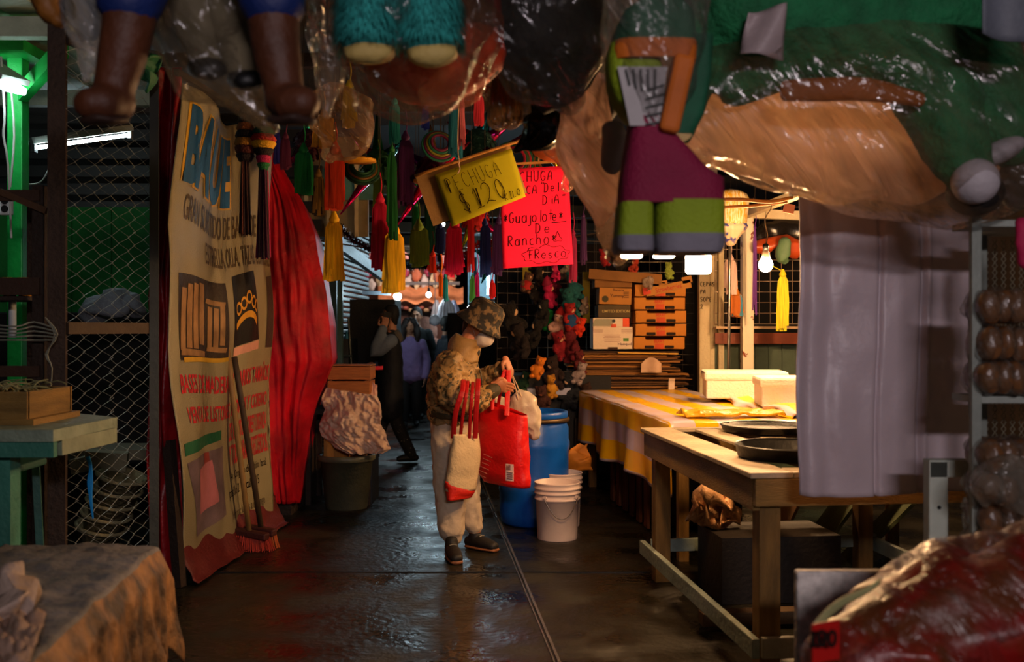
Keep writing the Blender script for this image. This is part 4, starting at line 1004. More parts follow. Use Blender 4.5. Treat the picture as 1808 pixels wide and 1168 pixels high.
b = BM(); loft(b, [P(1500, 1170, 2.08), P(1590, 1135, 2.12), P(1690, 1092, 2.18), P(1800, 1065, 2.2), P(1930, 1110, 2.2)], [(.08, .1), (.135, .155), (.155, .18), (.16, .18), (.14, .16)], side=(0, 0, 1), seg=60, sub=12, crumple=.04, cf=9, seed=9)
mesh('clear_wrap', b, film('a86848', .04, .3, 10), t, smooth=True)
b = BM(); sheet(b, lambda u, v: P(1436+150*u, 1100-66*u+v*(22-14*u), 2.02)+V((0, .1*u, .01*math.sin(u*5))), 20, 4)
thick(mesh('pale_label_edge', b, M('8d8a5c', .6), t, smooth=True), .004)
q = P(1457, 1130, 1.955)
b = BM(); sheet(b, lambda u, v: P(1434+56*u, 1101+70*v, 1.97)+V((0, .03*u, 0)), 6, 6); thick(mesh('printed_face', b, M('a01410', .4), t), .004)
b = BM(); hand(b, '100', 0, 0, .018, .03, .008, lambda x, y: q+V((x-.035, -.004+.02*(x), y-.01)), gap=.15); mesh('lettering', b, INK, t, normals=False)
for k, (px, py, lab) in enumerate(((1660, 1035, 'orange red paper bundle in clear plastic on top of the red package'), (1760, 1130, 'shiny red packet in clear plastic at the lower right corner'))):
    t = thing('red_bundle', lab, 'package', P(px, py, 2.3))
    b = BM(); loft(b, [P(px-70, py+30, 2.3), P(px, py, 2.32), P(px+90, py+30, 2.3)], [(.05, .06), (.1, .1), (.05, .06)], side=(0, 0, 1), crumple=.04, cf=9, seed=k, seg=30, sub=8); mesh('bundle', b, M('6a180c', .45, var=.3, bump=.4, spec=.5), t, smooth=True)

# ------------------------------------------------------------------ signs
def sign_plane(TL, TR, BL, Y, dy=0.):
    a, c, d = P(*TL, Y), P(*TR, Y+dy), P(*BL, Y)
    wv, hv = c-a, d-a; n = wv.cross(hv).normalized(); n = n if n.y < 0 else -n
    return a, wv, hv, n
a, wv, hv, n = sign_plane((766, 322), (903, 265), (800, 400), 5.2); WL, HL = wv.length, hv.length
hv = (P(800, 400, 5.2)-a)
YC = [P(767, 309, 5.2), P(903, 262, 5.2), P(928, 347, 5.2), P(798, 400, 5.2)]; WL = (YC[1]-YC[0]).length; HL = (YC[3]-YC[0]).length
def ys(x, y):                                         # y up in metres from the bottom
    u, v = x/WL, 1-y/HL; return YC[0].lerp(YC[1], u).lerp(YC[3].lerp(YC[2], u), v)+n*(.004+.012*math.sin(u*3))
t = thing('price_sign', 'yellow card with handwritten breast price hung from a stick', 'sign', P(845, 395, 5.2))
b = BM(); sheet(b, lambda u, v: ys(u*WL, (1-v)*HL)-n*.004, 16, 10); thick(mesh('card', b, M('aaa01e', .9, var=.05, bump=.08, spec=.05), t, smooth=True), .002)
b = BM(); f = lambda x, y: ys(x, y)+n*.003
hand(b, 'PECHUGA', WL*.11, HL*.58, .034, .08, .0029, f, gap=.28, slant=-.12)
ribbon(b, [(WL*.12, HL*.83), (WL*.125, HL*.58)], .007, f)
hand(b, '$120', WL*.2, HL*.13, .054, .115, .0042, f, gap=.3, slant=-.1)
ribbon(b, [(WL*.435, HL*.5), (WL*.435, HL*.15)], .007, f)
hand(b, 'KILO', WL*.74, HL*.07, .019, .036, .0035, f, gap=.3)
mesh('lettering', b, INK, t, normals=False)
b = BM(); ac, wc, hc, nc = sign_plane((734, 313), (900, 256), (763, 400), 5.222); sheet(b, lambda u, v: ac+wc*u+(P(765, 399, 5.222)-ac)*v*(1-.02*u), 4, 4); thick(mesh('backing_card', b, M('a9804a', .7), t), .004)
b = BM(); tube(b, [P(732, 311, 5.19), P(830, 277, 5.19), P(935, 243, 5.19)], .008, seg=8); mesh('stick', b, M('a06a28', .6), t, smooth=True)
b = BM(); tube(b, [P(811, 284, 5.17), P(808, 250, 5.18), P(812, 120, 5.2), P(812, -58, 5.2)], .003, seg=6); tube(b, [P(811, 284, 5.17), P(810, 290, 5.165), P(812, 298, 5.165), P(808, 306, 5.17)], .0035, seg=6); mesh('string', b, M('d0a888', .6), t)
a2, w2, h2, n2 = sign_plane((882, 300), (1003, 292), (888, 474), 5.55); W2L, H2L = w2.length, h2.length
TR2, BR2 = P(1003, 292, 5.55), P(1012, 466, 5.55)
def ps(x, y):
    u, v = x/W2L, 1-y/H2L; return (a2.lerp(TR2, u)).lerp((a2+h2).lerp(BR2, u), v)+n2*(.003+.01*math.sin(u*3.1))
t = thing('turkey_sign', 'bright pink card with handwritten fresh turkey notice', 'sign', P(945, 470, 5.55))
b = BM(); sheet(b, lambda u, v: ps(u*W2L, (1-v)*H2L)-n2*.003, 14, 14); thick(mesh('card', b, M('ff2448', .9, var=.04, bump=.05, spec=.05), t, smooth=True), .002)
b = BM(); f = lambda x, y: ps(x, y)+n2*.002
hand(b, 'PECHUGA', W2L*.08, H2L*.86, .03, .055, .0035, f, gap=.3)
hand(b, 'FRESCA', W2L*.02, H2L*.735, .027, .045, .0035, f, gap=.25); hand(b, '"Del', W2L*.58, H2L*.745, .026, .05, .0035, f, gap=.3)
hand(b, 'DiA"', W2L*.60, H2L*.62, .03, .05, .0035, f, gap=.35)
hand(b, '*Guajolote*', W2L*.02, H2L*.45, .031, .062, .004, f, gap=.12); ribbon(b, [(W2L*.72, H2L*.43), (W2L*.93, H2L*.435)], .004, f)
hand(b, 'De', W2L*.48, H2L*.335, .035, .055, .004, f, gap=.4)
hand(b, 'Rancho*', W2L*.08, H2L*.22, .034, .062, .004, f, gap=.15)
hand(b, 'FResco', W2L*.36, H2L*.075, .032, .052, .004, f, gap=.12)
cl = []
for i in range(61):
    an = 2*math.pi*i/60; cl.append((W2L*(.62+.33*math.cos(an)*(1+.05*math.sin(9*an))), H2L*(.115+.085*math.sin(an)*(1+.16*math.sin(9*an)))))
ribbon(b, cl, .003, f)
ribbon(b, [(W2L*(.8+dx), H2L*(.27+dy)) for dx, dy in ((0, .07), (-.02, .04), (-.02, .02), (-.06, -.01), (-.05, -.03), (0, -.025), (.05, -.03), (.06, -.01), (.02, .02), (.02, .04), (0, .07))], .003, f)
mesh('lettering', b, INK, t, normals=False)
b = BM(); beam(b, P(895, 290, 5.56), P(1010, 284, 5.56), .012, .012); mesh('hanger_rod', b, M('a06a28', .6), t)
b = BM(); tube(b, [P(950, 287, 5.56), P(955, 250, 5.5), P(960, 200, 5.3), P(960, -40, 5.3)], .003, seg=6); mesh('string', b, M('a88a60', .6), t)

# ------------------------------------------------------------------ tassels of the paper stars
def tassel(px, y0, y1, wpx, col, Y, lab, n=None, cord=None, flare=1.25, knot=True, colors=None, group='crepe paper tassels hanging over the aisle'):
    a = P(px, y0, Y); h = (y1-y0)*Y/F; w_ = wpx*Y/F/2; rnd = random.Random(int(px*7+y0))
    t = thing('paper_tassel', lab, 'tassel', P(px, y1, Y), group)
    n = n or max(9, int(wpx*1.15)); b = BM()
    for i in range(n):
        an = 2*math.pi*(i+rnd.random()*.6)/n; rr = rnd.uniform(.35, 1)
        d = V((math.cos(an)*rr, math.sin(an)*rr*.6, 0)); L = h*rnd.uniform(.78, 1.0)
        w0 = w_*.7; w1 = w_*flare*.82; pts = []
        sw = rnd.uniform(-.12, .12)*w_
        for k in range(7):
            s = k/6; r_ = w0*min(1, s*5+.15)*(1-s)+w1*s; pts.append(a+d*r_+V((sw*math.sin(s*4), 0, -L*s)))
        wd = w_*.27
        loft(b, pts, [(wd*.6, .0012)]+[(wd*(1+.2*rnd.uniform(-1, 1)), .0012) for _ in range(6)], side=(1, .3*math.sin(an), 0), seg=4, sub=1, caps='flat', mi=(i % len(colors)) if colors else 0)
    mesh('fringe', b, [M(c_, .75, var=.15, bump=.1) for c_ in colors] if colors else M(col, .75, var=.3, bump=.1, scale=6, stretch=(14, 14, 1)), t)
    if knot:
        b = BM(); loft(b, [a+V((0, 0, w_*.5)), a+V((0, 0, -w_*.2))], [w_*.28, w_*.62], seg=10); mesh('knot', b, M(colors[0] if colors else col, .75), t, smooth=True)
        b = BM(); top = cord or (a+V((0, 0, .16))); tube(b, [a+V((0, 0, w_*.4)), (a+top)/2+V((.01, 0, 0)), top], .004, seg=6); tube(b, [top, V((top.x, top.y, 3.275 if top.y < 9.2 else 4.2))], .002, seg=4, mi=1); mesh('cord', b, [M(colors[0] if colors else col, .7), DARKW], t)
    return t
TS = [
 (536, 262, 345, 28, '10803a', 6.2, 'bright green paper tassel beside the big red tarpaulin'),
 (572, 205, 262, 36, 'c08010', 6.4, 'amber paper tassel half hidden by clear plastic'),
 (592, 262, 372, 34, 'c8340c', 6.0, 'orange red paper tassel above the narrow yellow one'),
 (617, 150, 228, 26, 'b89808', 5.9, 'mustard paper tassel hanging high below the teal piñata'),
 (590, 384, 498, 31, 'e0ac08', 6.3, 'yellow paper tassel hanging nearest the red tarpaulin'),
 (697, 178, 258, 19, '1f8a86', 5.4, 'teal paper tassel high above the dark green one'),
 (692, 262, 425, 18, '0d5a22', 5.9, 'long dark green paper tassel above the large yellow one'),
 (668, 290, 405, 20, '5a7a1c', 6.4, 'olive paper tassel left of the long dark green one'),
 (671, 350, 480, 28, 'c00a38', 6.1, 'crimson paper tassel left of the large yellow one'),
 (696, 404, 518, 35, 'e8b00a', 6.0, 'large yellow paper tassel hanging over the aisle'),
 (716, 240, 370, 26, '44104a', 6.2, 'dark purple paper tassel left of the price sign'),
 (752, 186, 232, 15, '1c2c80', 6.4, 'short blue paper tassel high above the price sign'),
 (804, 178, 282, 22, '0a5a70', 5.6, 'petrol blue paper tassel behind the pink streamer'),
 (816, 172, 265, 13, 'e0707a', 5.3, 'pale pink paper streamer tassel above the price sign'),
 (846, 165, 224, 18, 'b02030', 5.8, 'dark red paper tassel high right of the pink streamer'),
 (739, 398, 472, 32, '6a8a28', 6.6, 'olive green paper tassel below the price sign corner'),
 (757, 352, 450, 20, '0d5a48', 7.0, 'dark sea green paper tassel behind the olive one'),
 (734, 360, 420, 14, '0f8038', 7.1, 'small emerald paper tassel left of the price sign'),
 (777, 398, 450, 18, '122a70', 7.0, 'short navy paper tassel below the price sign'),
 (803, 393, 490, 30, 'd80a4a', 6.2, 'hot pink paper tassel below the price sign'),
 (832, 372, 484, 12, 'd01818', 6.6, 'thin scarlet paper tassel right of the hot pink one'),
 (856, 392, 490, 19, '10307c', 6.2, 'navy paper tassel beside the pink sign'),
 (880, 390, 488, 20, '401858', 6.6, 'purple paper tassel partly behind the pink sign'),
 (764, 448, 482, 18, 'd83008', 7.0, 'short flaming red paper tassel under the sea green one'),
 (779, 484, 525, 9, 'f07008', 7.6, 'small orange paper tassel below the short red one'),
 (786, 486, 534, 10, '1aa0b8', 7.6, 'small turquoise paper tassel beside the small orange one'),
 (834, 488, 535, 11, '3f9a48', 8.4, 'small green paper tassel above the bowed hat'),
 (843, 482, 530, 9, 'd81a90', 8.4, 'small magenta paper tassel above the bowed hat'),
 (869, 496, 530, 11, 'c80c18', 8.0, 'small red paper tassel above the bowed hat'),
 (1012, 410, 500, 14, '8a1040', 8.0, 'wine red paper tassel right of the pink sign'),
 (1030, 380, 470, 12, '3a1448', 8.2, 'violet paper tassel behind the plastic right of the pink sign'),
 (504, 240, 300, 20, '6a2440', 6.0, 'plum paper tassel above the red tarpaulin'),
 (490, 230, 290, 14, '2c2a80', 6.2, 'indigo paper tassel next to the plum one'),
]
for (px, y0, y1, wp, col, Y, lab) in TS: tassel(px, y0, y1, wp, col, Y, lab)
tassel(562, 306, 382, 22, '', 6.3, 'brown and gold striped tassel behind the orange red one', colors=['7a5a20', '2a1c10', 'a87c28'])
tassel(778, 484, 500, 8, 'f07008', 7.5, 'tiny orange tassel top under the flaming red tassel')
tassel(1382, 482, 585, 20, 'c0b414', 8.4, 'mustard yellow tassel hanging inside the lit stall', cord=P(1352, 462, 8.5))
tassel(1333, 400, 560, 8, '5a2478', 8.6, 'purple strip tassel hanging behind the rusty post')
tassel(1290, 455, 520, 20, 'c8a8a0', 8.7, 'whitish stringy mop head hanging in the lit stall', n=40)
tassel(1300, 516, 560, 22, '', 8.75, 'tassel of orange and blue strips hanging below the mop', colors=['c07010', '3a7a98', 'b05c10'])
# two tassels with knitted multi-coloured caps in front of the banner
for (px, y0, ym, y1, w_, lab, cols) in ((433, 190, 285, 415, 24, 'dark tassel with a striped cap hanging by the banner lettering', ['3a1810', '5a2410', '2a1018']),
                                   (465, 212, 300, 458, 27, 'purple and dark tassel with a rainbow cap hanging beside the banner', ['4a1030', '3a0c20', 'b01848', '281018'])):
    Y = 5.0; t = thing('capped_tassel', lab, 'tassel', P(px, y1, Y), 'tassels with woven caps')
    bands = ['1a1418', '0f4a30', 'a02010', 'd8a010', '180c10', 'b01850', '1a6a30'] if px > 450 else ['120e10', '2a1a14', '8a4a14', '160e10', 'a06a14', '501810', '201014']
    rs = [12, 15, 19, 22, 18, 13, 11, 8] if px > 450 else [9, 11, 13, 15, 17, 18, 16, 12]
    H_ = (ym-y0)/7
    for k in range(7):
        b = BM(); c = P(px, y0+H_*(k+1), Y); s = Y/F
        lathe(b, c, [(rs[k]*s*.9, H_*s*1.02), (rs[k]*s*1.03, H_*s*.75), (rs[k+1]*s*1.05, H_*s*.25), (rs[k+1]*s*.92, -H_*s*.02)], 24, wob=lambda a_, z: 1+.03*math.sin(11*a_)); mesh('cap_band', b, M(bands[k], .8, bump=.5, bscale=120), t, smooth=True)
    b = BM(); rnd = random.Random(px)
    for i in range(34):
        an = rnd.uniform(0, 6.28); r0 = rnd.uniform(.2, 1); c = P(px, ym, Y); pts = []
        for k in range(5):
            q = k/4; rr = w_*s/2*(.55+.5*q)*r0; pts.append(c+V((math.cos(an+q*.3)*rr, math.sin(an)*rr, -(y1-ym)*s*q*rnd.uniform(.97, 1))))
        tube(b, pts, .0035, seg=4, sub=1, mi=i % len(cols))
    mesh('fringe', b, [M(c_, .8) for c_ in cols], t)
    b = BM(); tube(b, [P(px, y0, Y), P(px+3, y0-80, Y)], .004, seg=6); mesh('cord', b, DARKW, t)

# ------------------------------------------------------------------ paper stars with foil cones
def cone(bm, base, tip, r, seg=18, mi=0):
    d = V(tip)-V(base); q = d.to_track_quat('Z', 'Y').to_matrix(); lathe(bm, base, [(r*.9, -.01), (r, 0), (r*.5, d.length*.5), (.004, d.length)], seg, q, mi=mi)
def star(px, py, Y, r, body, cones, lab):
    c = P(px, py, Y); t = thing('star_pinata', lab, 'piñata', c, 'star piñatas hanging over the aisle')
    b = BM(); rnd = random.Random(px); ball(b, c, r, seg=24)
    mesh('ball', b, M(body, .8, scale=30, var=.3, bump=.6, bscale=90), t, smooth=True)
    b = BM()
    for i in range(240):
        d = V((rnd.gauss(0, 1), rnd.gauss(0, 1), rnd.gauss(0, 1))).normalized(); s, q = frame_of(d)
        p = c+d*r; v_ = [b.verts.new(x) for x in (p-s*.012, p+s*.012, p+s*.012+d*.025-V((0, 0, .03)), p-s*.012+d*.025-V((0, 0, .03)))]
        b.faces.new(v_)
    mesh('paper_curls', b, M(body, .75, var=.3), t, normals=False)
    for (tx, ty, dy, col) in cones:
        tip = P(tx, ty, Y+dy); d = (tip-c).normalized(); b = BM(); cone(b, c+d*r*.85, tip, r*.42)
        mesh('foil_cone', b, M(col, .18, .9, var=.1, bump=.25, bscale=30), t, smooth=True)
    b = BM(); tube(b, [c+V((0, 0, r)), V((c.x, c.y, 3.27))], .003, seg=5); mesh('string', b, DARKW, t)
star(668, 290, 6.6, .10, '0c4a24', [(601, 378, -.3, 'd01070'), (618, 235, .1, 'c01058'), (720, 240, 0, '10607a'), (735, 330, .1, '7a1070'), (665, 200, .1, '108040')], 'dark green star piñata with a long pink foil cone pointing down left')
star(765, 300, 6.4, .10, '5a0c40', [(702, 398, -.3, 'd8106a'), (760, 220, 0, 'c89020'), (700, 260, .2, '5a108a'), (830, 250, 0, 'b01040')], 'plum star piñata with a pink foil cone left of the price sign')
star(845, 255, 6.8, .11, '123a30', [(790, 215, 0, 'a01830'), (900, 220, 0, '7a1050'), (868, 180, 0, '186a70'), (905, 300, -.2, 'b01840')], 'dark teal star piñata above the price sign')
star(838, 380, 7.4, .09, 'b01a18', [(790, 365, 0, '18a0b0'), (815, 440, 0, 'a8b828'), (870, 335, 0, '1ca0b0'), (885, 420, 0, 'c8186a')], 'red star piñata between the two signs')
star(955, 240, 7.0, .12, '3a1230', [(890, 255, 0, 'b01850'), (1010, 210, 0, '1a6a8a'), (985, 300, 0, 'c89020'), (930, 180, 0, '801040')], 'dark violet star piñata behind the plastic above the pink sign')
star(545, 250, 7.4, .10, '40101c', [(500, 300, 0, '801850'), (590, 215, 0, 'a01830'), (545, 180, 0, '188050')], 'dark maroon star piñata behind the bright green tassel')
star(870, 455, 9.0, .10, '8a1020', [(850, 500, 0, '20b0c0'), (835, 440, 0, '20a0b8'), (905, 440, 0, 'c01860')], 'small crimson star piñata beyond the pink sign')
# ring wreaths and little striped hats
def wreath(px, py, Y, r, cols, lab, tilt=(1.2, 0, .3)):
    c = P(px, py, Y); rm = Euler(tilt).to_matrix(); b = BM()
    for k in range(5):
        pts = [c+rm @ V(((r-k*.012)*math.cos(i/20*6.283), (r-k*.012)*math.sin(i/20*6.283), .01*k)) for i in range(21)]; tube(b, pts, .009, seg=6, mi=k % len(cols))
    solo('cord_wreath', b, [M(x, .7) for x in cols], lab, 'wreath', 'coiled cord wreaths', smooth=True)
wreath(775, 258, 6.0, .1, ['1c6a50', '6a1840', '888020'], 'coil of green and wine cord above the price sign')
wreath(640, 300, 6.2, .11, ['0c3a20', '1a4a2a', '6a4a10'], 'coil of dark green cord behind the orange red tassel', (1.0, .3, 0))
wreath(905, 285, 6.0, .12, ['1c5a3a', 'a01830', '4a4a18'], 'coil of green and red cord above the pink sign', (1.35, .2, 0))
wreath(970, 290, 6.1, .12, ['7a4a1c', '1c4a2a'], 'coil of brown and green cord at the top of the pink sign', (1.3, -.2, .2))
for px, py, Y, lab in ((635, 285, 6.0, 'little black hat with an orange looped band among the tassels'), (758, 322, 6.2, 'little dark red hat with a yellow edge left of the price sign')):
    t = thing('small_hat', lab, 'hat', P(px, py, Y)); c = P(px, py, Y)
    b = BM(); lathe(b, c, [(.09, 0), (.095, .006), (.05, .012), (.04, .06), (.02, .07)], 28); mesh('felt', b, M('3a0c14' if px > 700 else '141210', .8), t, smooth=True)
    b = BM(); lathe(b, c, [(.09, -.004), (.1, .002), (.098, .014), (.088, .012)], 28, wob=lambda a_, z: 1+.06*math.sin(16*a_)); mesh('trim', b, M('d89818', .7), t, smooth=True)
# tinsel garlands
def tinsel(pts, r, col, lab, n=900):
    pts = [V(p) for p in pts]; b = BM(); rnd = random.Random(len(lab)); m = len(pts)-1
    for i in range(n):
        s = rnd.random()*m; k = min(m-1, int(s)); p = pts[k].lerp(pts[k+1], s-k); d = V((rnd.gauss(0, 1), rnd.gauss(0, 1), rnd.gauss(0, 1))).normalized()
        e = frame_of(d)[0]*.004; q = p+d*r*rnd.uniform(.6, 1)
        b.faces.new([b.verts.new(x) for x in (p-e, p+e, q+e*.6, q-e*.6)])
    tube(b, pts, .004, seg=5)
    solo('tinsel_garland', b, M(col, .2, .8, bump=0), lab, 'garland', 'tinsel garlands')
tinsel([P(598, 400, 7.6), P(625, 425, 7.8), P(650, 438, 8.0), P(672, 440, 8.2)], .05, '4a0c28', 'dark wine tinsel garland above the shutters')
tinsel([P(672, 440, 8.2), P(720, 470, 8.4), P(760, 470, 8.5)], .05, '0c3a20', 'dark green tinsel garland behind the yellow tassel')
tinsel([P(760, 475, 8.3), P(800, 465, 8.3), P(845, 430, 8.3), P(880, 425, 8.3)], .05, 'c02a10', 'orange red tinsel garland below the signs', 1400)

# ------------------------------------------------------------------ piñatas hanging overhead in the foreground
for k, (Y, zz) in enumerate(((2.35, 3.0), (3.1, 3.05), (5.3, 3.1), (6.6, 3.15), (8.2, 3.2))):
    b = BM(); beam(b, (-3.2, Y, zz), (3.6, Y, zz), .07, .09)
    solo('ceiling_beam', b, DARKW, ['dark wooden beam overhead carrying the nearest piñatas', 'dark wooden beam overhead, second from the camera', 'dark wooden beam overhead above the price sign', 'dark wooden beam overhead above the tassels', 'farthest dark wooden beam overhead above the paper stars'][k], 'beam', 'overhead beams')
b = BM(); box(b, (0, 4.8, 3.3), (8.5, 9, .05)); struct('ceiling_canopy', b, M('18120e', .9))
def string_up(t, p, top=3.05):
    b = BM(); tube(b, [V(p), V((p[0], p[1], top))], .003, seg=5); mesh('string', b, DARKW, t)
# 1 figure with brown boots and blue trousers
Y = 2.3; BR = M('4a240f', .6, var=.25, scale=8, bump=.25)
t = thing('doll_pinata', 'piñata figure with tall brown boots and blue trousers hanging at the upper left', 'piñata', P(350, 215, Y))
SUIT = M('0a2058', .6, bump=.2)
b = BM(); loft(b, [P(228, 5, Y), P(265, -110, Y+.02), P(310, -230, Y+.03)], [.075, .09, .1]); loft(b, [P(482, 8, Y), P(450, -110, Y+.02), P(400, -230, Y+.03)], [.075, .09, .1])
loft(b, [P(355, -200, Y+.03), P(355, -300, Y+.03), P(355, -430, Y+.03)], [(.17, .12), (.15, .11), (.17, .1)], side=(1, 0, 0))
mesh('trousers', b, SUIT, t, smooth=True)
for (pts, foot, lab) in (([P(232, 8, Y), P(220, 80, Y), P(203, 150, Y), P(200, 175, Y)], [P(203, 180, Y), P(175, 182, Y-.04), P(158, 180, Y-.06)], None), ([P(480, 10, Y), P(487, 80, Y), P(500, 150, Y), P(504, 170, Y)], [P(503, 178, Y), P(520, 182, Y-.04), P(536, 180, Y-.06)], None)):
    b = BM(); loft(b, pts, [.062, .056, .047, .047], seg=20); loft(b, foot, [(.047, .045), (.052, .042), (.04, .036)], side=(1, 0, 0), seg=20, crumple=.006, cf=20)
    bt = fuse(mesh('boot', b, BR, t, smooth=True), .006, 6)
    b = BM(); d = foot[-1]-foot[0]; loft(b, [p+V((0, 0, -.038)) for p in foot], [(.046, .014), (.052, .013), (.04, .012)], side=(1, 0, 0), seg=18); mesh('sole', b, M('2c160c', .7), bt, smooth=True)
b = BM(); ball(b, P(355, -560, Y+.03), .13, seg=20); mesh('head', b, M('a8724a', .6), t, smooth=True)
# 2 khaki figure in a clear bag between the boots
Y = 2.5; t = thing('khaki_pinata', 'piñata figure in khaki trousers with dark open legs inside a clear bag at the top', 'piñata', P(400, 150, Y))
KH = M('6b6048', .8, bump=.2)
for pts, f in (([P(345, -160, Y), P(350, -60, Y), P(362, 50, Y), P(366, 95, Y)], [P(362, 118, Y), P(372, 124, Y-.05)]), ([P(425, -160, Y), P(420, -60, Y), P(425, 60, Y), P(432, 115, Y)], [P(432, 138, Y), P(442, 143, Y-.05)])):
    b = BM(); loft(b, pts, [.1, .085, .07, .055], seg=20, crumple=.02, cf=9); mesh('trouser_leg', b, KH, t, smooth=True)
    b = BM(); loft(b, f, [(.045, .03), (.04, .025)], side=(1, 0, 0), seg=18); mesh('shoe', b, BLACK, t, smooth=True)  # black forms paint the shade inside the open trouser legs
b = BM(); loft(b, [P(385, -160, Y), P(385, -300, Y)], [(.18, .12), (.16, .12)], side=(1, 0, 0)); mesh('torso', b, KH, t, smooth=True)
def bag(pts, rad, lab, tint='d8ccc0', am=.25, crump=.05, cf=7, seed=1, seg=56, rough=.14, name='clear_bag', cat='bag', sub=8, wr=9., side=(1, 0, 0), pleat=.04):
    b = BM(); loft(b, pts, rad, side=side, seg=seg, sub=sub, crumple=crump, cf=cf, seed=seed, pleat=pleat, pk=11)
    o = solo(name, b, film(tint, am, rough, wr), lab, cat, smooth=True)
    a = V(pts[0]); b = BM(); tube(b, [a, V((a.x, a.y, max(3.27, a.z+.1)))], .003, seg=5); mesh('string', b, DARKW, o)
    return o
bag([P(380, -150, Y), P(375, 20, Y), P(395, 110, Y), P(445, 175, Y), P(472, 236, Y)], [(.2, .15), (.17, .14), (.115, .1), (.07, .05), (.02, .02)], 'clear plastic bag round the khaki piñata with its tip hanging between the boots', 'c8b8a0', .10, .035, 7, 3)
bag([P(158, -80, 2.5), P(155, 30, 2.5), P(160, 100, 2.5), P(158, 138, 2.5)], [(.08, .06), (.06, .05), (.035, .03), (.012, .012)], 'grey translucent plastic bag corner hanging left of the left boot', 'a8b0b8', .5, .02, 8, 5)
b = BM(); loft(b, [P(150, -60, 2.55), P(152, 30, 2.55), P(158, 62, 2.55)], [.05, .042, .03], crumple=.02, cf=9); string = solo('black_parcel', b, BLACK, 'black parcel inside the grey plastic bag left of the boots', 'parcel', smooth=True)
b = BM(); loft(b, [P(70, -50, 2.6), P(92, 15, 2.6), P(104, 40, 2.6)], [.06, .035, .02], crumple=.02, cf=12); solo('amber_bundle', b, M('7a4a14', .6, bump=.3), 'dark amber bundle hanging at the top left corner', 'bundle', smooth=True)
b = BM(); loft(b, [P(258, 100, 5.0), P(255, 118, 4.95), P(262, 140, 4.95)], [(.05, .04), (.07, .05), (.03, .03)], crumple=.09, cf=14, seg=30, sub=8); solo('green_cloth_knot', b, M('1a5a38', .6, bump=.4), 'knotted green plastic tied to the pole above the wire mesh', 'cloth', smooth=True)
# 3 shaggy teal figure with pale feet
Y = 2.6; t = thing('shaggy_pinata', 'shaggy teal piñata with two cream feet hanging at the top centre', 'piñata', P(705, 105, Y))
TF = M('1f7a78', .85, var=.3, scale=25, bump=.6, bscale=70)
b = BM(); loft(b, [P(650, 62, Y), P(655, 0, Y), P(665, -70, Y)], [(.082, .09), (.085, .1), (.09, .1)], side=(1, 0, 0)); loft(b, [P(760, 66, Y), P(755, 0, Y), P(745, -70, Y)], [(.08, .09), (.084, .1), (.09, .1)], side=(1, 0, 0))
loft(b, [P(705, -70, Y), P(705, -200, Y), P(705, -330, Y)], [(.17, .13), (.18, .14), (.14, .12)], side=(1, 0, 0)); ball(b, P(705, -450, Y), .13)
body = fuse(mesh('shaggy_body', b, TF, t, smooth=True), .012, 6)
b = BM(); rnd = random.Random(5)
for i in range(7000):
    sgn = rnd.choice((-1, 1)); cx = 652 if sgn < 0 else 758; py = rnd.uniform(-110, 78); an = rnd.uniform(0, 6.283)
    rr = (.086, .1); c = P(cx+(-10 if py < 0 and sgn > 0 else 0), py, Y)+V((math.cos(an)*rr[0], math.sin(an)*rr[1], 0))
    o_ = V((math.cos(an), math.sin(an), 0)); L = rnd.uniform(.018, .036); tgt = V((-math.sin(an), math.cos(an), 0))*.0022
    e = c+o_*L*.5+V((rnd.uniform(-.006, .006), 0, -L)); b.faces.new([b.verts.new(x) for x in (c-tgt, c+tgt, e)])
o = mesh('shag', b, M('2a918c', .8, var=.35, scale=20, bump=0), t, normals=False); o['kind'] = 'stuff'
for (a_, c_, d_) in ((P(650, 84, Y), P(650, 92, Y-.05), 1), (P(762, 88, Y), P(764, 96, Y-.05), 1)):
    b = BM(); loft(b, [a_+V((0, .06, 0)), a_, c_], [(.066, .03), (.068, .032), (.06, .028)], side=(1, 0, 0), seg=20, crumple=.006, cf=15); mesh('foot', b, M('b39a58', .7, bump=.2), t, smooth=True)
Y = 3.0; t = thing('round_pinata', 'orange red rounded piñata behind the shaggy teal one', 'piñata', P(760, 170, Y))
b = BM(); loft(b, [P(690, 110, Y), P(760, 125, Y), P(840, 90, Y)], [(.09, .1), (.11, .12), (.1, .1)], side=(0, 0, 1), seg=24, crumple=.02, cf=6); mesh('body', b, M('d0380c', .7, bump=.3, var=.25), t, smooth=True)
b = BM(); loft(b, [P(845, 110, Y), P(840, 30, Y), P(830, -80, Y)], [.07, .08, .08], seg=20); mesh('arm', b, M('5a1408', .8), t, smooth=True)
b = BM(); rnd = random.Random(1)
for i in range(600):
    u = rnd.random(); c = P(780+75*u, 160-8*u, 3.3); d = V((rnd.gauss(0, 1), rnd.gauss(0, 1), rnd.gauss(0, 1))).normalized()*.035; e = V((.003, 0, .002)); b.faces.new([b.verts.new(x) for x in (c-e, c+e, c+d)])
tube(b, [P(778, 160, 3.3), P(856, 152, 3.3)], .012, seg=6); mesh('fringe_edge', b, M('9a1410', .7), t, normals=False)
bag([P(705, -90, 2.75), P(705, 30, 2.75), P(700, 110, 2.75), P(680, 150, 2.75), P(640, 200, 2.75)], [(.26, .28), (.25, .26), (.2, .2), (.14, .12), (.02, .02)], 'clear plastic bag round the shaggy teal piñata with a pointed corner', 'd8b898', .05, .035, 6, 7)
bag([P(810, 60, 2.9), P(800, 130, 2.9), P(760, 165, 2.9)], [(.13, .15), (.1, .12), (.05, .05)], 'clear plastic corner bulging under the orange red piñata', 'e8a878', .15, .03, 8, 11)
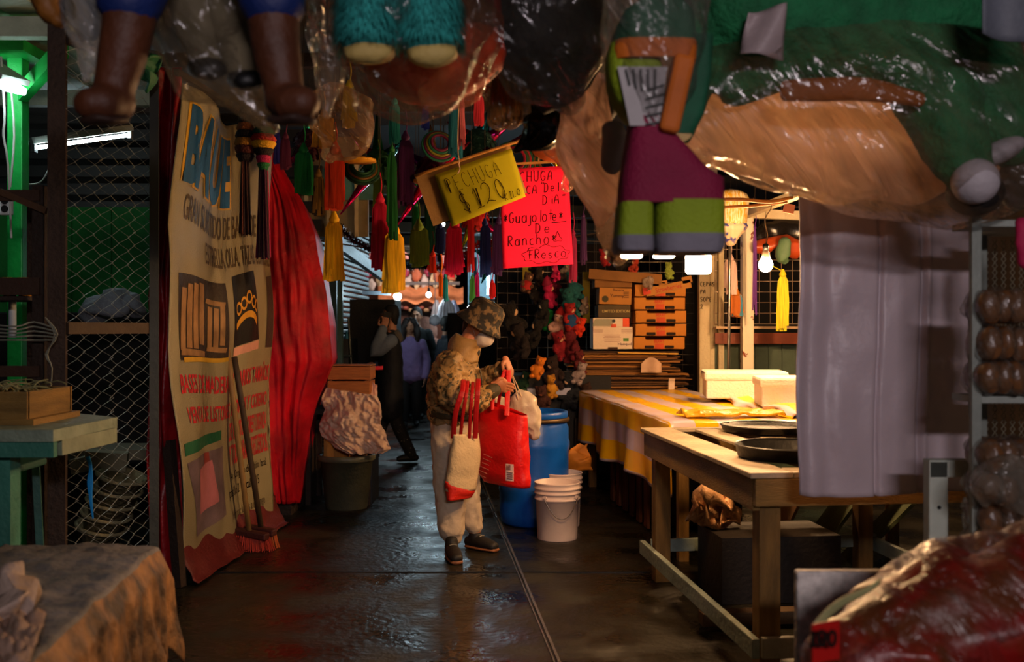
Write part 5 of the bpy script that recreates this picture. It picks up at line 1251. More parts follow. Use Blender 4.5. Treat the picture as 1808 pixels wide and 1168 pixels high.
bag([P(578, 60, 2.7), P(585, 130, 2.7), P(574, 205, 2.7)], [(.06, .08), (.045, .05), (.012, .012)], 'narrow clear plastic tip hanging right of the right boot', 'c8b8a8', .12, .02, 8, 12)
bag([P(600, 180, 4.6), P(598, 240, 4.6), P(580, 275, 4.6)], [(.16, .08), (.14, .07), (.04, .03)], 'peach tinted plastic hanging in front of the amber tassel', 'c89868', .3, .03, 7, 13)
# 4 dark things in the top centre
t = thing('broom_bundle', 'golden brown striated bundle in plastic at the top centre', 'bundle', P(895, 220, 3.4)); Y = 3.4
b = BM(); rnd = random.Random(3)
for i in range(90):
    an = rnd.uniform(0, 6.28); r0 = rnd.uniform(.3, 1); a_ = P(893, 70, Y); e = P(893, 208, Y)
    tube(b, [a_+V((math.cos(an)*.02*r0, math.sin(an)*.02, 0)), (a_+e)/2+V((math.cos(an)*.055*r0, math.sin(an)*.05, 0)), e+V((math.cos(an)*.06*r0, math.sin(an)*.05, rnd.uniform(-.02, .02)))], .004, seg=4, sub=1)
mesh('bristles', b, M('7a5018', .6, var=.3), t)
bag([P(893, 60, Y), P(893, 150, Y), P(898, 208, Y), P(905, 222, Y)], [(.05, .05), (.075, .07), (.07, .06), (.03, .03)], 'clear plastic sleeve round the golden brown bundle', 'd8a060', .25, .02, 9, 14)
t = thing('purple_ribbon', 'dark purple and pink banded ribbon hanging over the golden bundle', 'ribbon', P(925, 150, 3.3))
cs = ['4a1030', 'a84060', '4a1030', 'b03a6a']; pp = [(872, 48), (892, 74), (906, 96), (920, 130), (930, 152)]
for k in range(4):
    b = BM(); beam(b, P(*pp[k], 3.3), P(*pp[k+1], 3.3), .05 if k % 2 else .042, .006); mesh('band', b, M(cs[k], .5), t)
b = BM(); loft(b, [P(985, 60, 3.6), P(975, 160, 3.6), P(950, 225, 3.6), P(925, 246, 3.6)], [(.13, .1), (.12, .1), (.08, .06), (.02, .02)], side=(1, 0, 0), seg=44, sub=8, crumple=.07, cf=8, pleat=.05)
solo('black_bag', b, M('08090a', .22, bump=.5, bscale=12, spec=.7), 'shiny black plastic bag hanging above the price sign', 'bag', smooth=True)
b = BM(); loft(b, [P(960, -80, 3.1), P(970, 40, 3.1), P(1000, 130, 3.1)], [(.2, .15), (.2, .15), (.12, .1)], side=(1, 0, 0), seg=44, sub=8, crumple=.07, cf=6); solo('dark_pinata', b, M('0e0a06', .8, bump=.3), 'large dark brown wrapped piñata at the top centre', 'piñata', smooth=True)
bag([P(940, -120, 2.85), P(960, 30, 2.85), P(985, 110, 2.85), P(1010, 170, 2.85)], [(.26, .2), (.24, .18), (.17, .12), (.06, .05)], 'olive tinted clear plastic round the dark piñata at the top centre', '8a7a58', .04, .03, 6, 15)
b = BM(); loft(b, [P(1050, -50, 3.3), P(1045, 60, 3.3), P(1050, 210, 3.3)], [.13, .13, .08], side=(1, 0, 0), seg=30, crumple=.05, cf=7); solo('dark_parcel', b, M('1a0f0a', .7), 'dark parcel hanging left of the striped shorts figure', 'parcel', smooth=True)
bag([P(1035, 150, 3.1), P(1035, 250, 3.1), P(1055, 330, 3.1), P(1068, 396, 3.1)], [(.07, .06), (.085, .07), (.075, .05), (.015, .015)], 'peach lit crinkled plastic bag hanging left of the magenta shorts', 'f4cbb4', .9, .03, 8, 16, sub=10)  # peach tint holds the warm light passing through the plastic
bag([P(985, 255, 4.9), P(1005, 280, 4.9), P(1010, 305, 4.9), P(1000, 325, 4.9)], [(.09, .05), (.08, .05), (.045, .04), (.03, .03)], 'small clear plastic bag overlapping the top of the pink sign', 'c87858', .15, .03, 8, 17)
b = BM(); loft(b, [P(950, 268, 5.0), P(990, 275, 5.0), P(1010, 290, 5.0)], [.03, .035, .02], crumple=.03, cf=12); solo('orange_bundle', b, M('a84a1c', .6), 'orange bundle in plastic above the pink sign', 'bundle', smooth=True)
# 5 figure with magenta shorts
Y = 2.5; t = thing('shorts_pinata', 'piñata figure with magenta, lime and grey banded shorts and a lime body', 'piñata', P(1178, 447, Y))
def slab(name, rows, dep, m, n=10, yo=0.):           # rows: (py, left px, right px); soft rectangular section
    b = BM(); rr = []
    for (py, l, r_) in rows:
        a, c = P(l, py, Y), P(r_, py, Y); cx, hw = (a.x+c.x)/2, (c.x-a.x)/2; ring_ = []
        for i in range(32):
            an = 6.2832*i/32; ca, sa = math.cos(an), math.sin(an); k = (abs(ca)**5+abs(sa)**5)**-.2
            ring_.append(b.verts.new((cx+hw*ca*k, Y+yo+dep/2*sa*k+.004*noise.noise(V((i, py*.1, 0))), a.z)))
        rr.append(ring_)
    for i in range(len(rr)-1): bridge(b, rr[i], rr[i+1])
    b.faces.new(rr[0]); b.faces.new(rr[-1][::-1])
    return shade_auto(mesh(name, b, m, t), 50)
MAG = M('7a0a34', .75, var=.12, bump=.3, bscale=110); LIM = M('7d8f10', .75, var=.12, bump=.3, bscale=110); GRY = M('6c6872', .75, bump=.3); ORA = M('b3590c', .7, bump=.25); DGR = M('0c4a30', .75, var=.3, bump=.3)
slab('shorts', [(214, 1112, 1158), (225, 1110, 1166), (250, 1106, 1192), (300, 1097, 1240), (320, 1094, 1271), (364, 1091, 1272)], .19, MAG)
slab('lime_band', [(363, 1090, 1148), (395, 1087, 1148), (421, 1085, 1148)], .19, LIM); slab('lime_band', [(359, 1152, 1272), (395, 1152, 1272), (418, 1152, 1273)], .192, LIM)
slab('grey_hem', [(420, 1084, 1149), (438, 1083, 1150), (446, 1088, 1148)], .193, GRY); slab('grey_hem', [(417, 1151, 1273), (438, 1151, 1272), (448, 1155, 1266)], .195, GRY)
slab('torso', [(85, 1075, 1150), (110, 1070, 1160), (150, 1072, 1170), (185, 1085, 1168), (218, 1113, 1158)], .16, LIM)
slab('shoulder', [(15, 1120, 1200), (30, 1098, 1218), (60, 1083, 1222), (90, 1080, 1222)], .18, DGR)
slab('orange_band', [(86, 1077, 1224), (100, 1075, 1224), (118, 1078, 1222)], .2, ORA)
b = BM(); beam(b, P(1208, 100, Y-.09), P(1178, 236, Y-.09), .065, .05, .012); mesh('orange_band', b, ORA, t)
b = BM(); sheet(b, lambda u, v: P(1090+88*u*(1-.15*v)+22*v*(1-u), 118+104*v, Y-.092), 8, 8); thick(mesh('striped_patch', b, M('9a9494', .6), t), .006)
b = BM()
for k in range(5): beam(b, P(1105+k*13, 122, Y-.1), P(1112+k*11, 150+k*5, Y-.1), .012, .004)
for k in range(5): beam(b, P(1140, 160+k*15, Y-.1), P(1172, 150+k*16, Y-.1), .012, .004)
mesh('patch_stripes', b, M('2a2c2a', .6), t)
slab('arm', [(60, 1200, 1262), (130, 1212, 1258), (200, 1195, 1245), (236, 1170, 1225)], .12, DGR, yo=.05)
string_up(t, P(1160, 10, Y))
bag([P(1155, -120, 2.5), P(1155, 40, 2.5), P(1150, 140, 2.5), P(1140, 215, 2.5)], [(.13, .14), (.135, .14), (.11, .12), (.055, .1)], 'clear plastic bag round the upper half of the magenta shorts figure', 'b8b0a8', .14, .02, 8, 21)
bag([P(1030, 300, 3.3), P(1075, 300, 3.3), P(1085, 440, 3.3), P(1075, 455, 3.3)], [(.03, .03), (.06, .05), (.04, .04), (.02, .02)], 'dim clear plastic corner hanging behind the magenta shorts', 'a08068', .35, .04, 8, 22)
b = BM(); loft(b, [P(1082, 235, 3.0), P(1086, 262, 3.0), P(1080, 290, 3.0)], [.035, .04, .03], crumple=.02, cf=12); solo('grey_plush_part', b, M('8e8884', .8), 'grey soft piece in plastic behind the magenta shorts', 'toy', smooth=True)
# 6 large green figure in a huge bag
Y = 3.0; GR = M('0f5e36', .8, var=.35, scale=14, bump=.6, bscale=60)
t = thing('green_pinata', 'very large green piñata with orange trim and round white ends at the upper right', 'piñata', P(1500, 350, Y))
b = BM()
loft(b, [P(1300, -150, Y), P(1330, 0, Y), P(1340, 90, Y), P(1300, 150, Y)], [(.2, .16), (.2, .17), (.16, .14), (.07, .07)], side=(1, 0, 0), seg=24)
loft(b, [P(1330, 30, Y), P(1450, 30, Y), P(1600, 20, Y), P(1680, 0, Y)], [(.16, .16), (.22, .17), (.24, .17), (.18, .15)], side=(0, 0, 1), seg=24)
loft(b, [P(1620, -60, Y), P(1640, 120, Y-.03), P(1680, 240, Y-.06), P(1712, 310, Y-.08)], [(.16, .14), (.14, .13), (.1, .1), (.07, .07)], side=(1, 0, 0), seg=24)
loft(b, [P(1690, -20, Y), P(1740, 120, Y), P(1775, 230, Y), P(1790, 262, Y)], [(.13, .12), (.11, .1), (.08, .08), (.07, .06)], side=(1, 0, 0), seg=24)
loft(b, [P(1235, 60, Y), P(1222, 150, Y), P(1205, 235, Y)], [(.07, .07), (.06, .06), (.04, .04)], side=(1, 0, 0), seg=18)
puff(fuse(mesh('body', b, GR, t, smooth=True), .014, 5), .02, .05)
b = BM(); loft(b, [P(1385, 160, Y-.15), P(1450, 158, Y-.17), P(1530, 158, Y-.18), P(1625, 176, Y-.15)], [(.03, .015), (.034, .02), (.034, .02), (.02, .015)], side=(0, 0, 1), seg=18); mesh('orange_trim', b, M('8a460a', .7, bump=.3), t, smooth=True)
WB = M('a8a0a4', .6, var=.08, bump=.2)
b = BM(); ball(b, P(1722, 320, Y-.13), .066, seg=26); mesh('white_ball', b, WB, t, smooth=True)
b = BM(); ball(b, P(1722, 340, Y-.05), .082, seg=26, sz=.85); mesh('dark_ring', b, M('15110e', .7), t, smooth=True)
b = BM(); ball(b, P(1765, 268, Y-.06), .08, seg=24, sy=.7, sz=.42, rot=(0, -.45, 0)); mesh('white_cuff', b, WB, t, smooth=True)
b = BM(); sheet(b, lambda u, v: P(1322+64*u-14*v*(1-u), 22+72*v-14*u*(1-v)+10*u*v, Y-.2)+V((0, .02*math.sin(u*5+v*3), 0)), 10, 10); thick(solo('paper_label', b, M('9a8a8a', .5), 'pale crumpled paper label inside the large plastic bag', 'label', smooth=True), .002)
b = BM(); loft(b, [P(1225, 250, 3.15), P(1330, 215, 3.2), P(1450, 240, 3.2), P(1600, 265, 3.2), P(1720, 290, 3.2)], [(.09, .08), (.2, .13), (.21, .14), (.18, .12), (.08, .08)], side=(0, 0, 1), seg=36, sub=8, crumple=.03, cf=6)
solo('amber_glow', b, film('f0c49c', .75, .35, 6), 'amber film added inside the big bag for the warm light through it', 'plastic', smooth=True)  # added film whose amber tint stands for warm light inside the bag
bag([P(1165, 215, 2.9), P(1260, 190, 2.95), P(1400, 190, 3.0), P(1560, 205, 3.0), P(1700, 225, 3.0), P(1850, 200, 3.0)],
    [(.05, .08), (.17, .17), (.25, .24), (.29, .26), (.29, .24), (.25, .2)], 'huge clear plastic bag sagging below the green piñata at the upper right', 'b89878', .13, .03, 4, 23, seg=80, sub=12, wr=6., side=(0, 0, 1), pleat=.03)  # warm brown tint puts the light from behind into the clear film
b = BM(); sheet(b, lambda u, v: P(1735+110*u, -20+(78+20*u)*v, 2.6)+V((0, .03*math.sin(u*4), 0)), 10, 6); thick(solo('grey_canvas', b, M('5a5e68', .6), 'dull grey canvas corner at the top right', 'canvas', smooth=True), .004)
b = BM(); loft(b, [P(1800, 120, 3.3), P(1810, 260, 3.3), P(1790, 350, 3.3)], [.14, .13, .06], side=(1, 0, 0), seg=26, crumple=.05, cf=7); solo('brown_parcel', b, M('3a2c1c', .7), 'dark brown parcel behind the white balls at the right edge', 'parcel', smooth=True)
# things in plastic hanging at the back of the lit stall
b = BM(); loft(b, [P(1340, 425, 9.0), P(1370, 412, 9.0), P(1410, 408, 9.0), P(1440, 420, 9.0)], [(.07, .07), (.16, .12), (.18, .12), (.1, .1)], side=(0, 0, 1), seg=26, crumple=.05, cf=6); solo('dark_bag', b, M('1a1614', .25, spec=.7), 'dark shiny bag hanging at the top of the lit stall', 'bag', smooth=True)
b = BM(); loft(b, [P(1345, 440, 8.8), P(1375, 428, 8.8), P(1412, 440, 8.8)], [(.06, .06), (.07, .07), (.09, .07)], side=(0, 0, 1), seg=26, crumple=.06, cf=8); solo('orange_toy', b, M('b8481c', .4, spec=.6), 'orange wrapped toy hanging behind the small round bulb', 'toy', smooth=True)
b = BM(); loft(b, [P(1385, 430, 8.6), P(1382, 452, 8.6), P(1388, 462, 8.6)], [.05, .06, .03], crumple=.03, cf=10); solo('green_toy', b, M('5a7a5a', .6), 'grey green soft toy right of the small round bulb', 'toy', smooth=True)
t = thing('wrapped_gift', 'bundle of yellow striped wrapping at the top of the cream post', 'parcel', P(1290, 395, 8.3))
b = BM(); loft(b, [P(1290, 352, 8.3), P(1290, 392, 8.3)], [(.15, .1), (.13, .09)], side=(1, 0, 0), seg=30, pleat=.05); mesh('wrapping', b, M('c8980f', .35, scale=20, stretch=(6, 1, 1), col2='d8c8a8', split=(.45, .55)), t, smooth=True)
b = BM(); loft(b, [P(1290, 400, 8.3), P(1290, 425, 8.3)], [(.14, .09), (.05, .05)], side=(1, 0, 0), seg=30, pleat=.06); mesh('foot_wrap', b, M('c8b090', .4, scale=12, col2='3a3a8a', split=(.5, .55)), t, smooth=True)
b = BM(); tube(b, [P(1272, 352, 6.2), P(1310, 352, 6.2), P(1360, 356, 6.2), P(1400, 348, 6.2)], .012, seg=8); tube(b, [P(1272, 366, 6.3), P(1330, 363, 6.3), P(1390, 356, 6.3)], .01, seg=8); solo('cane_pole', b, M('a8682a', .6), 'pair of bent cane poles above the lit stall', 'pole', smooth=True)
b = BM(); box(b, P(1393, 368, 6.5), (.07, .01, .06), (0, .2, 0)); solo('orange_tag', b, M('c87858', .6), 'small orange paper tag on the rail above the hanging bulb', 'tag')

# ------------------------------------------------------------------ wire grids with soft toys
g0, g1_ = P(878, 0, 9.5), P(1050, 0, 10.0)
grid('wire_grid', (g0.x, 9.5, 0), (g1_.x+.1, 9.9, 0), .35, 2.45, .105, .0032, M('5a5048', .4, .6), 'tall wire grid full of soft toys behind the woman')
grid('wire_grid', (P(1050, 0, 9.9).x, 9.95, 0), (P(1225, 0, 9.95).x, 9.95, 0), .4, 2.45, .105, .0032, M('5a5048', .4, .6), 'wire grid behind the cardboard boxes')
def toy(px, py, Y, s, col, lab, face='c8a07a', hat=None, shirt=None, rz=0.):
    c = P(px, py, Y); t = thing('soft_toy', lab, 'soft toy', c-V((0, 0, s*.55)), 'soft toys on the wire grid')
    m = M(col, .9, var=.3, scale=20, bump=.5, bscale=60)
    s *= 1.3; rv = random.Random(px*py); rz += rv.uniform(-.35, .35)
    rm = Euler((rv.uniform(-.2, .2), rz, rv.uniform(-.9, .9))).to_matrix(); q = lambda x, y, z: c+rm @ V((x*s, y*s, z*s))
    b = BM(); loft(b, [q(0, 0, -.28), q(0, -.02, -.05), q(0, 0, .1)], [(.2*s, .16*s), (.22*s, .18*s), (.12*s, .1*s)], side=(1, 0, 0)); ball(b, q(0, -.03, .28), .2*s)
    for sx_ in (-1, 1):
        loft(b, [q(.1*sx_, -.02, -.3), q(.13*sx_, -.12, -.38), q(.14*sx_, -.2, -.38)], [.11*s, .1*s, .09*s], seg=10); loft(b, [q(.15*sx_, 0, .04), q(.23*sx_, -.1, -.06), q(.2*sx_, -.18, -.14)], [.085*s, .08*s, .07*s], seg=10)
        if not hat: ball(b, q(.15*sx_, 0, .44), .07*s, seg=10)
    fuse(mesh('body', b, m, t, smooth=True), max(.006, s*.035), 2)
    b = BM(); ball(b, q(0, -.17, .25), .09*s, sy=.5, seg=12); mesh('muzzle', b, M(face, .8), t, smooth=True)
    for sx_ in (-1, 1): b = BM(); ball(b, q(.07*sx_, -.215, .33), .022*s, seg=8); mesh('eye', b, BLACK, t, smooth=True)
    if hat: b = BM(); loft(b, [q(0, 0, .42), q(.02, 0, .56), q(.08, 0, .68)], [.19*s, .12*s, .03*s], seg=16); mesh('hat', b, M(hat, .8), t, smooth=True)
    if shirt: b = BM(); loft(b, [q(0, 0, -.22), q(0, -.02, -.05), q(0, 0, .08)], [(.23*s, .19*s), (.24*s, .2*s), (.16*s, .13*s)], side=(1, 0, 0)); mesh('shirt', b, M(shirt, .8), t, smooth=True)
TOYS = [
 (930, 500, 9.3, .17, '5a3a28', 'brown soft toy in a red shirt high on the wire grid', dict(shirt='a01414')), (952, 490, 9.4, .16, '2a201a', 'dark soft toy tucked behind the red shirted one', {}),
 (905, 570, 8.9, .30, '120e0e', 'large black curly soft toy beside the woman', {}), (920, 602, 8.8, .26, '180f10', 'large black plush with pale paws below the curly one', dict(face='7a5a40')),
 (982, 482, 9.3, .13, 'c01858', 'small hot pink soft toy at the top of the grid', {}), (968, 520, 9.3, .20, 'a81048', 'crimson dressed doll in the middle of the grid', dict(face='c89070', hat='8a0a38')),
 (978, 505, 9.5, .16, '6a1030', 'wine red soft toy above the crimson doll', {}), (1012, 505, 9.3, .22, '0c4a50', 'dark teal soft toy at the upper right of the grid', dict(face='0f5a5a')),
 (1006, 535, 9.2, .24, '0b4a4c', 'dark teal soft toy with round belly below the upper teal one', dict(face='0f5a5a')), (945, 520, 9.4, .17, '1a1412', 'black and white soft toy left of the crimson doll', dict(face='b8b0a0')),
 (960, 552, 9.2, .20, '15110f', 'black panda-like soft toy above the green one', dict(face='b8b0a0')), (966, 566, 9.3, .18, '0c8a3c', 'emerald green soft toy near the middle of the grid', dict(face='0c8a3c')),
 (985, 575, 9.2, .22, 'b8908a', 'pale pink soft toy with a red hat', dict(hat='a01018')), (1006, 560, 9.1, .21, '8a1414', 'red soft toy in a blue shirt', dict(shirt='0c3a6a')),
 (1024, 578, 9.2, .15, 'c8300c', 'small orange red soft toy beside the blue shirted one', {}), (945, 590, 9.1, .22, '100c0c', 'black shaggy soft toy below the panda-like one', {}),
 (988, 610, 9.1, .22, '7a0c1c', 'dark red soft toy below the pale pink one', {}), (1010, 610, 9.1, .26, '5a0a18', 'maroon soft toy hanging right of the light gap', {}),
 (950, 650, 8.8, .17, 'c06a10', 'orange shirted doll lying tilted low on the grid', dict(face='b86a50', rz=.6, shirt='c87010')), (978, 660, 9.0, .26, '241410', 'dark brown soft toy low in the middle of the grid', {}),
 (972, 682, 8.8, .17, 'a06a14', 'doll in mustard and navy clothes low on the grid', dict(shirt='b8801c', face='14204a')), (958, 705, 8.7, .20, '3a1a10', 'brown soft toy near the bottom of the grid', dict(face='8a4a30')),
 (1005, 690, 9.0, .28, '0c1018', 'black soft toy near the bottom beside the cardboard', {}), (925, 675, 8.9, .16, '1a3a20', 'dark green soft toy behind the white bag', {}),
 (1022, 640, 9.0, .18, '501014', 'small maroon soft toy beside the flattened cardboard', {}), (1033, 540, 9.5, .14, 'a09088', 'grey white soft toy next to the carton boxes', {}),
 (1024, 660, 8.95, .17, '8a7a78', 'grey fluffy soft toy lying in front of the flattened cardboard', dict(face='8a7a78')), (1066, 455, 9.4, .14, '8a1014', 'red and white soft toy above the long cardboard tray', dict(face='c8c0b8')),
 (1040, 700, 9.0, .2, '2a1408', 'dark soft toy at the corner of the striped table', {}), (938, 470, 9.6, .18, '2a1a14', 'dark brown soft toy directly under the pink sign', {}),
 (1000, 478, 9.6, .16, '7a6a60', 'grey beige soft toy under the corner of the pink sign', {}), (1100, 468, 9.5, .18, '1c1410', 'black soft toy behind the leftmost lamp', {}),
 (1120, 472, 9.4, .14, 'a8341c', 'orange red soft toy between the lamps and cardboard', {}), (1180, 478, 9.2, .13, '8a9a3c', 'lime soft toy hanging behind the middle lamp', dict(face='8a9a3c')),
]
for (px, py, Y, s, col, lab, kw) in TOYS: toy(px, py, Y, s, col, lab, **kw)
b = BM(); box(b, P(930, 475, 9.55), (.08, .02, .3)); solo('yellow_card', b, M('a8961c', .6), 'yellow card hanging behind the toy grid under the pink sign', 'card')
b = BM(); box(b, P(1035, 525, 9.75), (.07, .02, .5)); solo('yellow_card', b, M('a8961c', .6), 'tall yellow card hanging left of the tan fruit carton', 'card')
for (px, py, lab) in ((980, 702, 'white magazine bundle lying on the low shelf behind the white bag'), (965, 690, 'pale folded paper stack on the low shelf under the toys')):
    b = BM(); box(b, P(px, py, 9.2 if px > 970 else 9.0), (.4, .2, .06), (0, 0, .2)); solo('paper_stack', b, M('8a8aa0', .6), lab, 'paper')
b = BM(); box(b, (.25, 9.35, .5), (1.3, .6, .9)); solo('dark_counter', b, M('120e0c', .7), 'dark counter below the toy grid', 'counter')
b = BM(); box(b, P(1000, 560, 11.0)+V((0, .5, -.3)), (1.6, .05, 2.3)); solo('dark_backdrop', b, M('1c1411', .9), 'dark sheet added behind the toy grid for the unlit room', 'cloth')  # added dark sheet in place of the unlit room behind the toys
b = BM(); beam(b, P(989, 605, 9.7), P(984, 636, 9.7), .05, .01); solo('light_gap', b, M('ffffff', .5, emit=3, ecol=(.55, .9, 1), bump=0), 'bluish glowing strip for a light gap in the toy grid', 'lamp')  # glowing strip stands in for light coming through a gap

# ------------------------------------------------------------------ far end of the aisle
COR = M('343c3e', .5, .4, var=.25, bump=0)
t = thing('roller_shutter', 'half open corrugated metal shutter on the left of the far aisle', 'shutter', P(600, 640, 11))
b = BM(); X0, X1 = V((-2.1, 9.2, 0)), P(650, 0, 14)
for i in range(34):
    z = .5+i*.065; beam(b, V((X0.x, 9.2, z)), V((X1.x, 14, z)), .03, .045, .01)
mesh('slats', b, COR, t)
b = BM(); box(b, P(586, 560, 9.1), (.09, .06, 2.2)); mesh('guide_rail', b, M('2a3a38', .4, .3), t)
b = BM(); box(b, P(600, 560, 9.9), (.06, .06, 2.2)); mesh('guide_rail', b, M('39504e', .4, .3), t)
b = BM(); beam(b, P(560, 402, 9.4), P(700, 505, 13), .06, .12); mesh('canopy_bar', b, M('6a7478', .4, .3), t)
b = BM(); box(b, P(664, 588, 11.3), (.50, .6, .75)); box(b, P(664, 560, 11.3), (.47, .5, .3)); solo('dark_cabinet', b, M('0e0f10', .6), 'tall black cabinet standing left of the aisle behind the walkers', 'cabinet')
t = thing('market_cart', 'dark cart with frame standing beside the wooden crates', 'cart', P(615, 690, 10))
b = BM(); box(b, P(588, 640, 10.3)+V((0, 0, -.05)), (.42, .6, .6)); mesh('body', b, M('0f1110', .6), t)
for px in (560, 590, 615):
    b = BM(); tube(b, [P(px, 560, 10), P(px+6, 660, 10)], .012); mesh('upright', b, M('2c3230', .4, .5), t)
b = BM(); tube(b, [P(555, 628, 9.95), P(622, 628, 9.95)], .012); mesh('bar', b, M('3a4442', .4, .5), t)
b = BM(); lathe(b, P(612, 610, 10.2), [(.02, -.05), (.024, 0), (.024, .1), (.01, .13), (.01, .15)], 14); solo('blue_bottle', b, M('2a6a8a', .3), 'blue bottle standing on the cart beside the aisle', 'bottle', smooth=True)
# far stalls
YF = 20.
t = thing('market_stall', 'far stall with a peach awning at the end of the aisle', 'stall', P(700, 640, YF))
b = BM(); box(b, P(705, 520, YF+1), (2.4, .1, 1.3)); mesh('back_panel', b, M('7a4a38', .8, var=.3, scale=3), t)
b = BM(); beam(b, P(690, 500, YF-.8), P(812, 500, YF-.8), .05, .06); mesh('pole', b, M('3a3230', .5), t)
b = BM(); sheet(b, lambda u, v: P(668+150*u, 506+28*v, YF-.6*v)+V((0, 0, .04*math.sin(u*25))), 30, 4); thick(mesh('awning', b, M('b8734a', .7), t), .01)
b = BM(); box(b, P(745, 590, YF), (2.2, .8, .9)); mesh('counter', b, M('4a2a20', .7), t)
rnd = random.Random(30)
hang = [('c88a88', 'pale pink'), ('8a3048', 'wine'), ('b8a8a0', 'white'), ('3a2a3a', 'dark'), ('a85a3c', 'rust'), ('c8b490', 'cream')]
wheres = ['far stall on its upper left', 'far stall near its middle', 'far stall at its upper right', 'far stall beside the round bulb', 'far stall low by the counter', 'far stall behind the walkers']
n = 0
for j, py in enumerate((455, 480, 498)):
    for i in range(10):
        px = 655+i*16+rnd.uniform(-4, 4); col, cn = hang[(i*2+j*3+n) % 6]; n += 1
        c = P(px, py+rnd.uniform(-6, 6), YF-.2+j*.1); b = BM(); s = rnd.uniform(.06, .12)
        loft(b, [c+V((0, 0, s)), c, c-V((0, 0, s))], [s*.5, s*.8, s*.6], crumple=.06, cf=8, seed=n, seg=12)
        solo('hanging_goods', b, M(col, .7, bump=.3), 'blurred %s goods hung in the far stall at the aisle end' % cn, 'goods', 'goods hung in the far stall, %s' % cn, smooth=True)
for i in range(12):
    px = 690+i*9; c = P(px, 545+3*math.sin(i*2), YF-.5); b = BM(); ball(b, c, .06, sz=.8); solo('produce_heap', b, M(['7a3a2a', '8a6a4a', '4a2a2a'][i % 3], .7), 'blurred %s produce piled on the far counter' % ['reddish', 'tan', 'dark'][i % 3], 'produce', 'produce on the far counter, %s' % ['reddish', 'tan', 'dark'][i % 3], smooth=True)
def bagh(px, py, Y, w_, h, col, lab, group=None):
    py += 4
    c = P(px, py, Y); b = BM(); loft(b, [c+V((0, 0, h*.5)), c+V((0, 0, .1*h)), c-V((0, 0, h*.45))], [(w_*.12, w_*.1), (w_*.4, w_*.25), (w_*.62, w_*.32)], side=(1, 0, 0), seg=60, pleat=.14, sub=4, pk=14, caps='flat'); solo('hanging_bag', b, M(col, .45, bump=.3, spec=.5), lab, 'bag', group, smooth=True)
bagh(771, 548, 15.5, .17, .4, 'd8b0a8', 'pinkish white plastic bag hung at the far stall', None)
bagh(788, 545, 15, .27, .42, 'd8d0d8', 'white pleated plastic bags bunch hung over the far aisle')
bagh(801, 550, 15.2, .2, .42, 'd0c8e0', 'white pleated plastic bag right of the larger bunch')
b = BM(); ball(b, P(768, 565, 14.5), .085, seg=16); q = P(768, 558, 14.5); tube(b, [q, V((q.x, q.y, 4.25))], .005, seg=5); solo('white_lantern', b, M('d8ccd0', .6), 'round white lantern with a green top over the far aisle', 'lantern', smooth=True)
# far bulbs
COLD = (.7, .93, 1.)
for (px, py, Y, r, e, lab) in ((702, 523, 13, .05, 170, 'brilliant white bulb below the large yellow tassel'), (757, 520, 15, .04, 120, 'small cold bulb hanging over the middle of the far stall'),
        (962, 524, 15, .05, 60, 'cold bulb behind the brim of the patterned hat'), (895, 548, 17, .05, 60, 'greenish white bulb left of the blue lit stall'), (829, 543, 17, .035, 80, 'small cold bulb just above the bowed head'), (783, 396, 9.8, .018, 90, 'tiny cold bulb peeping below the price sign'), (836, 402, 11, .03, 50, 'faint cold bulb behind the red paper star')):
    c = P(px, py, Y); t = thing('far_bulb', lab, 'lamp', c, 'cold bulbs down the aisle')
    b = BM(); ball(b, c, r); mesh('bulb', b, M('ffffff', .4, emit=e, ecol=COLD, bump=0, var=0), t, smooth=True)
    b = BM(); tube(b, [c+V((0, 0, r)), c+V((0, 0, r*2.5))], r*.45); tube(b, [c+V((0, 0, r*2)), V((c.x, c.y, 4.25))], .006); mesh('socket', b, BLACK, t)
b = BM(); beam(b, P(640, 516, 13.2), P(690, 518, 13.2), .05, .05); solo('steel_bar', b, M('8a94a0', .4, .4), 'pale steel bar across the stall left of the brilliant bulb', 'bar')
# blue lit stall right of the far aisle
t = thing('lit_stall', 'bright blue-white lit stall with hanging bags behind the woman', 'stall', P(890, 640, 17))
b = BM(); box(b, P(890, 520, 18), (1.3, .05, 2.2)); mesh('back_panel', b, M('a8c8d8', .5), t)
for k in range(4):
    b = BM(); tube(b, [P(862+k*18, 448, 17.2), P(862+k*18, 520, 17.2)], .022); mesh('tube_lamp', b, M('ffffff', .4, emit=14, ecol=(.6, .88, 1), bump=0), t)
b = BM(); box(b, P(890, 575, 17), (1.1, .4, .12)); mesh('shelf', b, M('3a4a58', .5), t)
for dx in (-.5, .5): b = BM(); q = P(890, 575, 17); box(b, V((q.x+dx, 17.15, 1.3)), (.06, .06, 2.6)); mesh('post', b, M('3a4a58', .5), t)
b = BM(); box(b, P(890, 530, 16.8), (.9, .06, .05)); mesh('shelf', b, M('5a3020', .5), t)
arealamp('blue_stall_lamp', P(850, 440, 16.5), (-1.2, 9, 0), (1.6, .3), 32, (.6, .85, 1))
arealamp('far_stall_fill', P(740, 455, 18.6), P(740, 560, 20.5), (2.0, .3), 45, (1, .8, .7))  # second light: unseen warm fill added to brighten the far stall
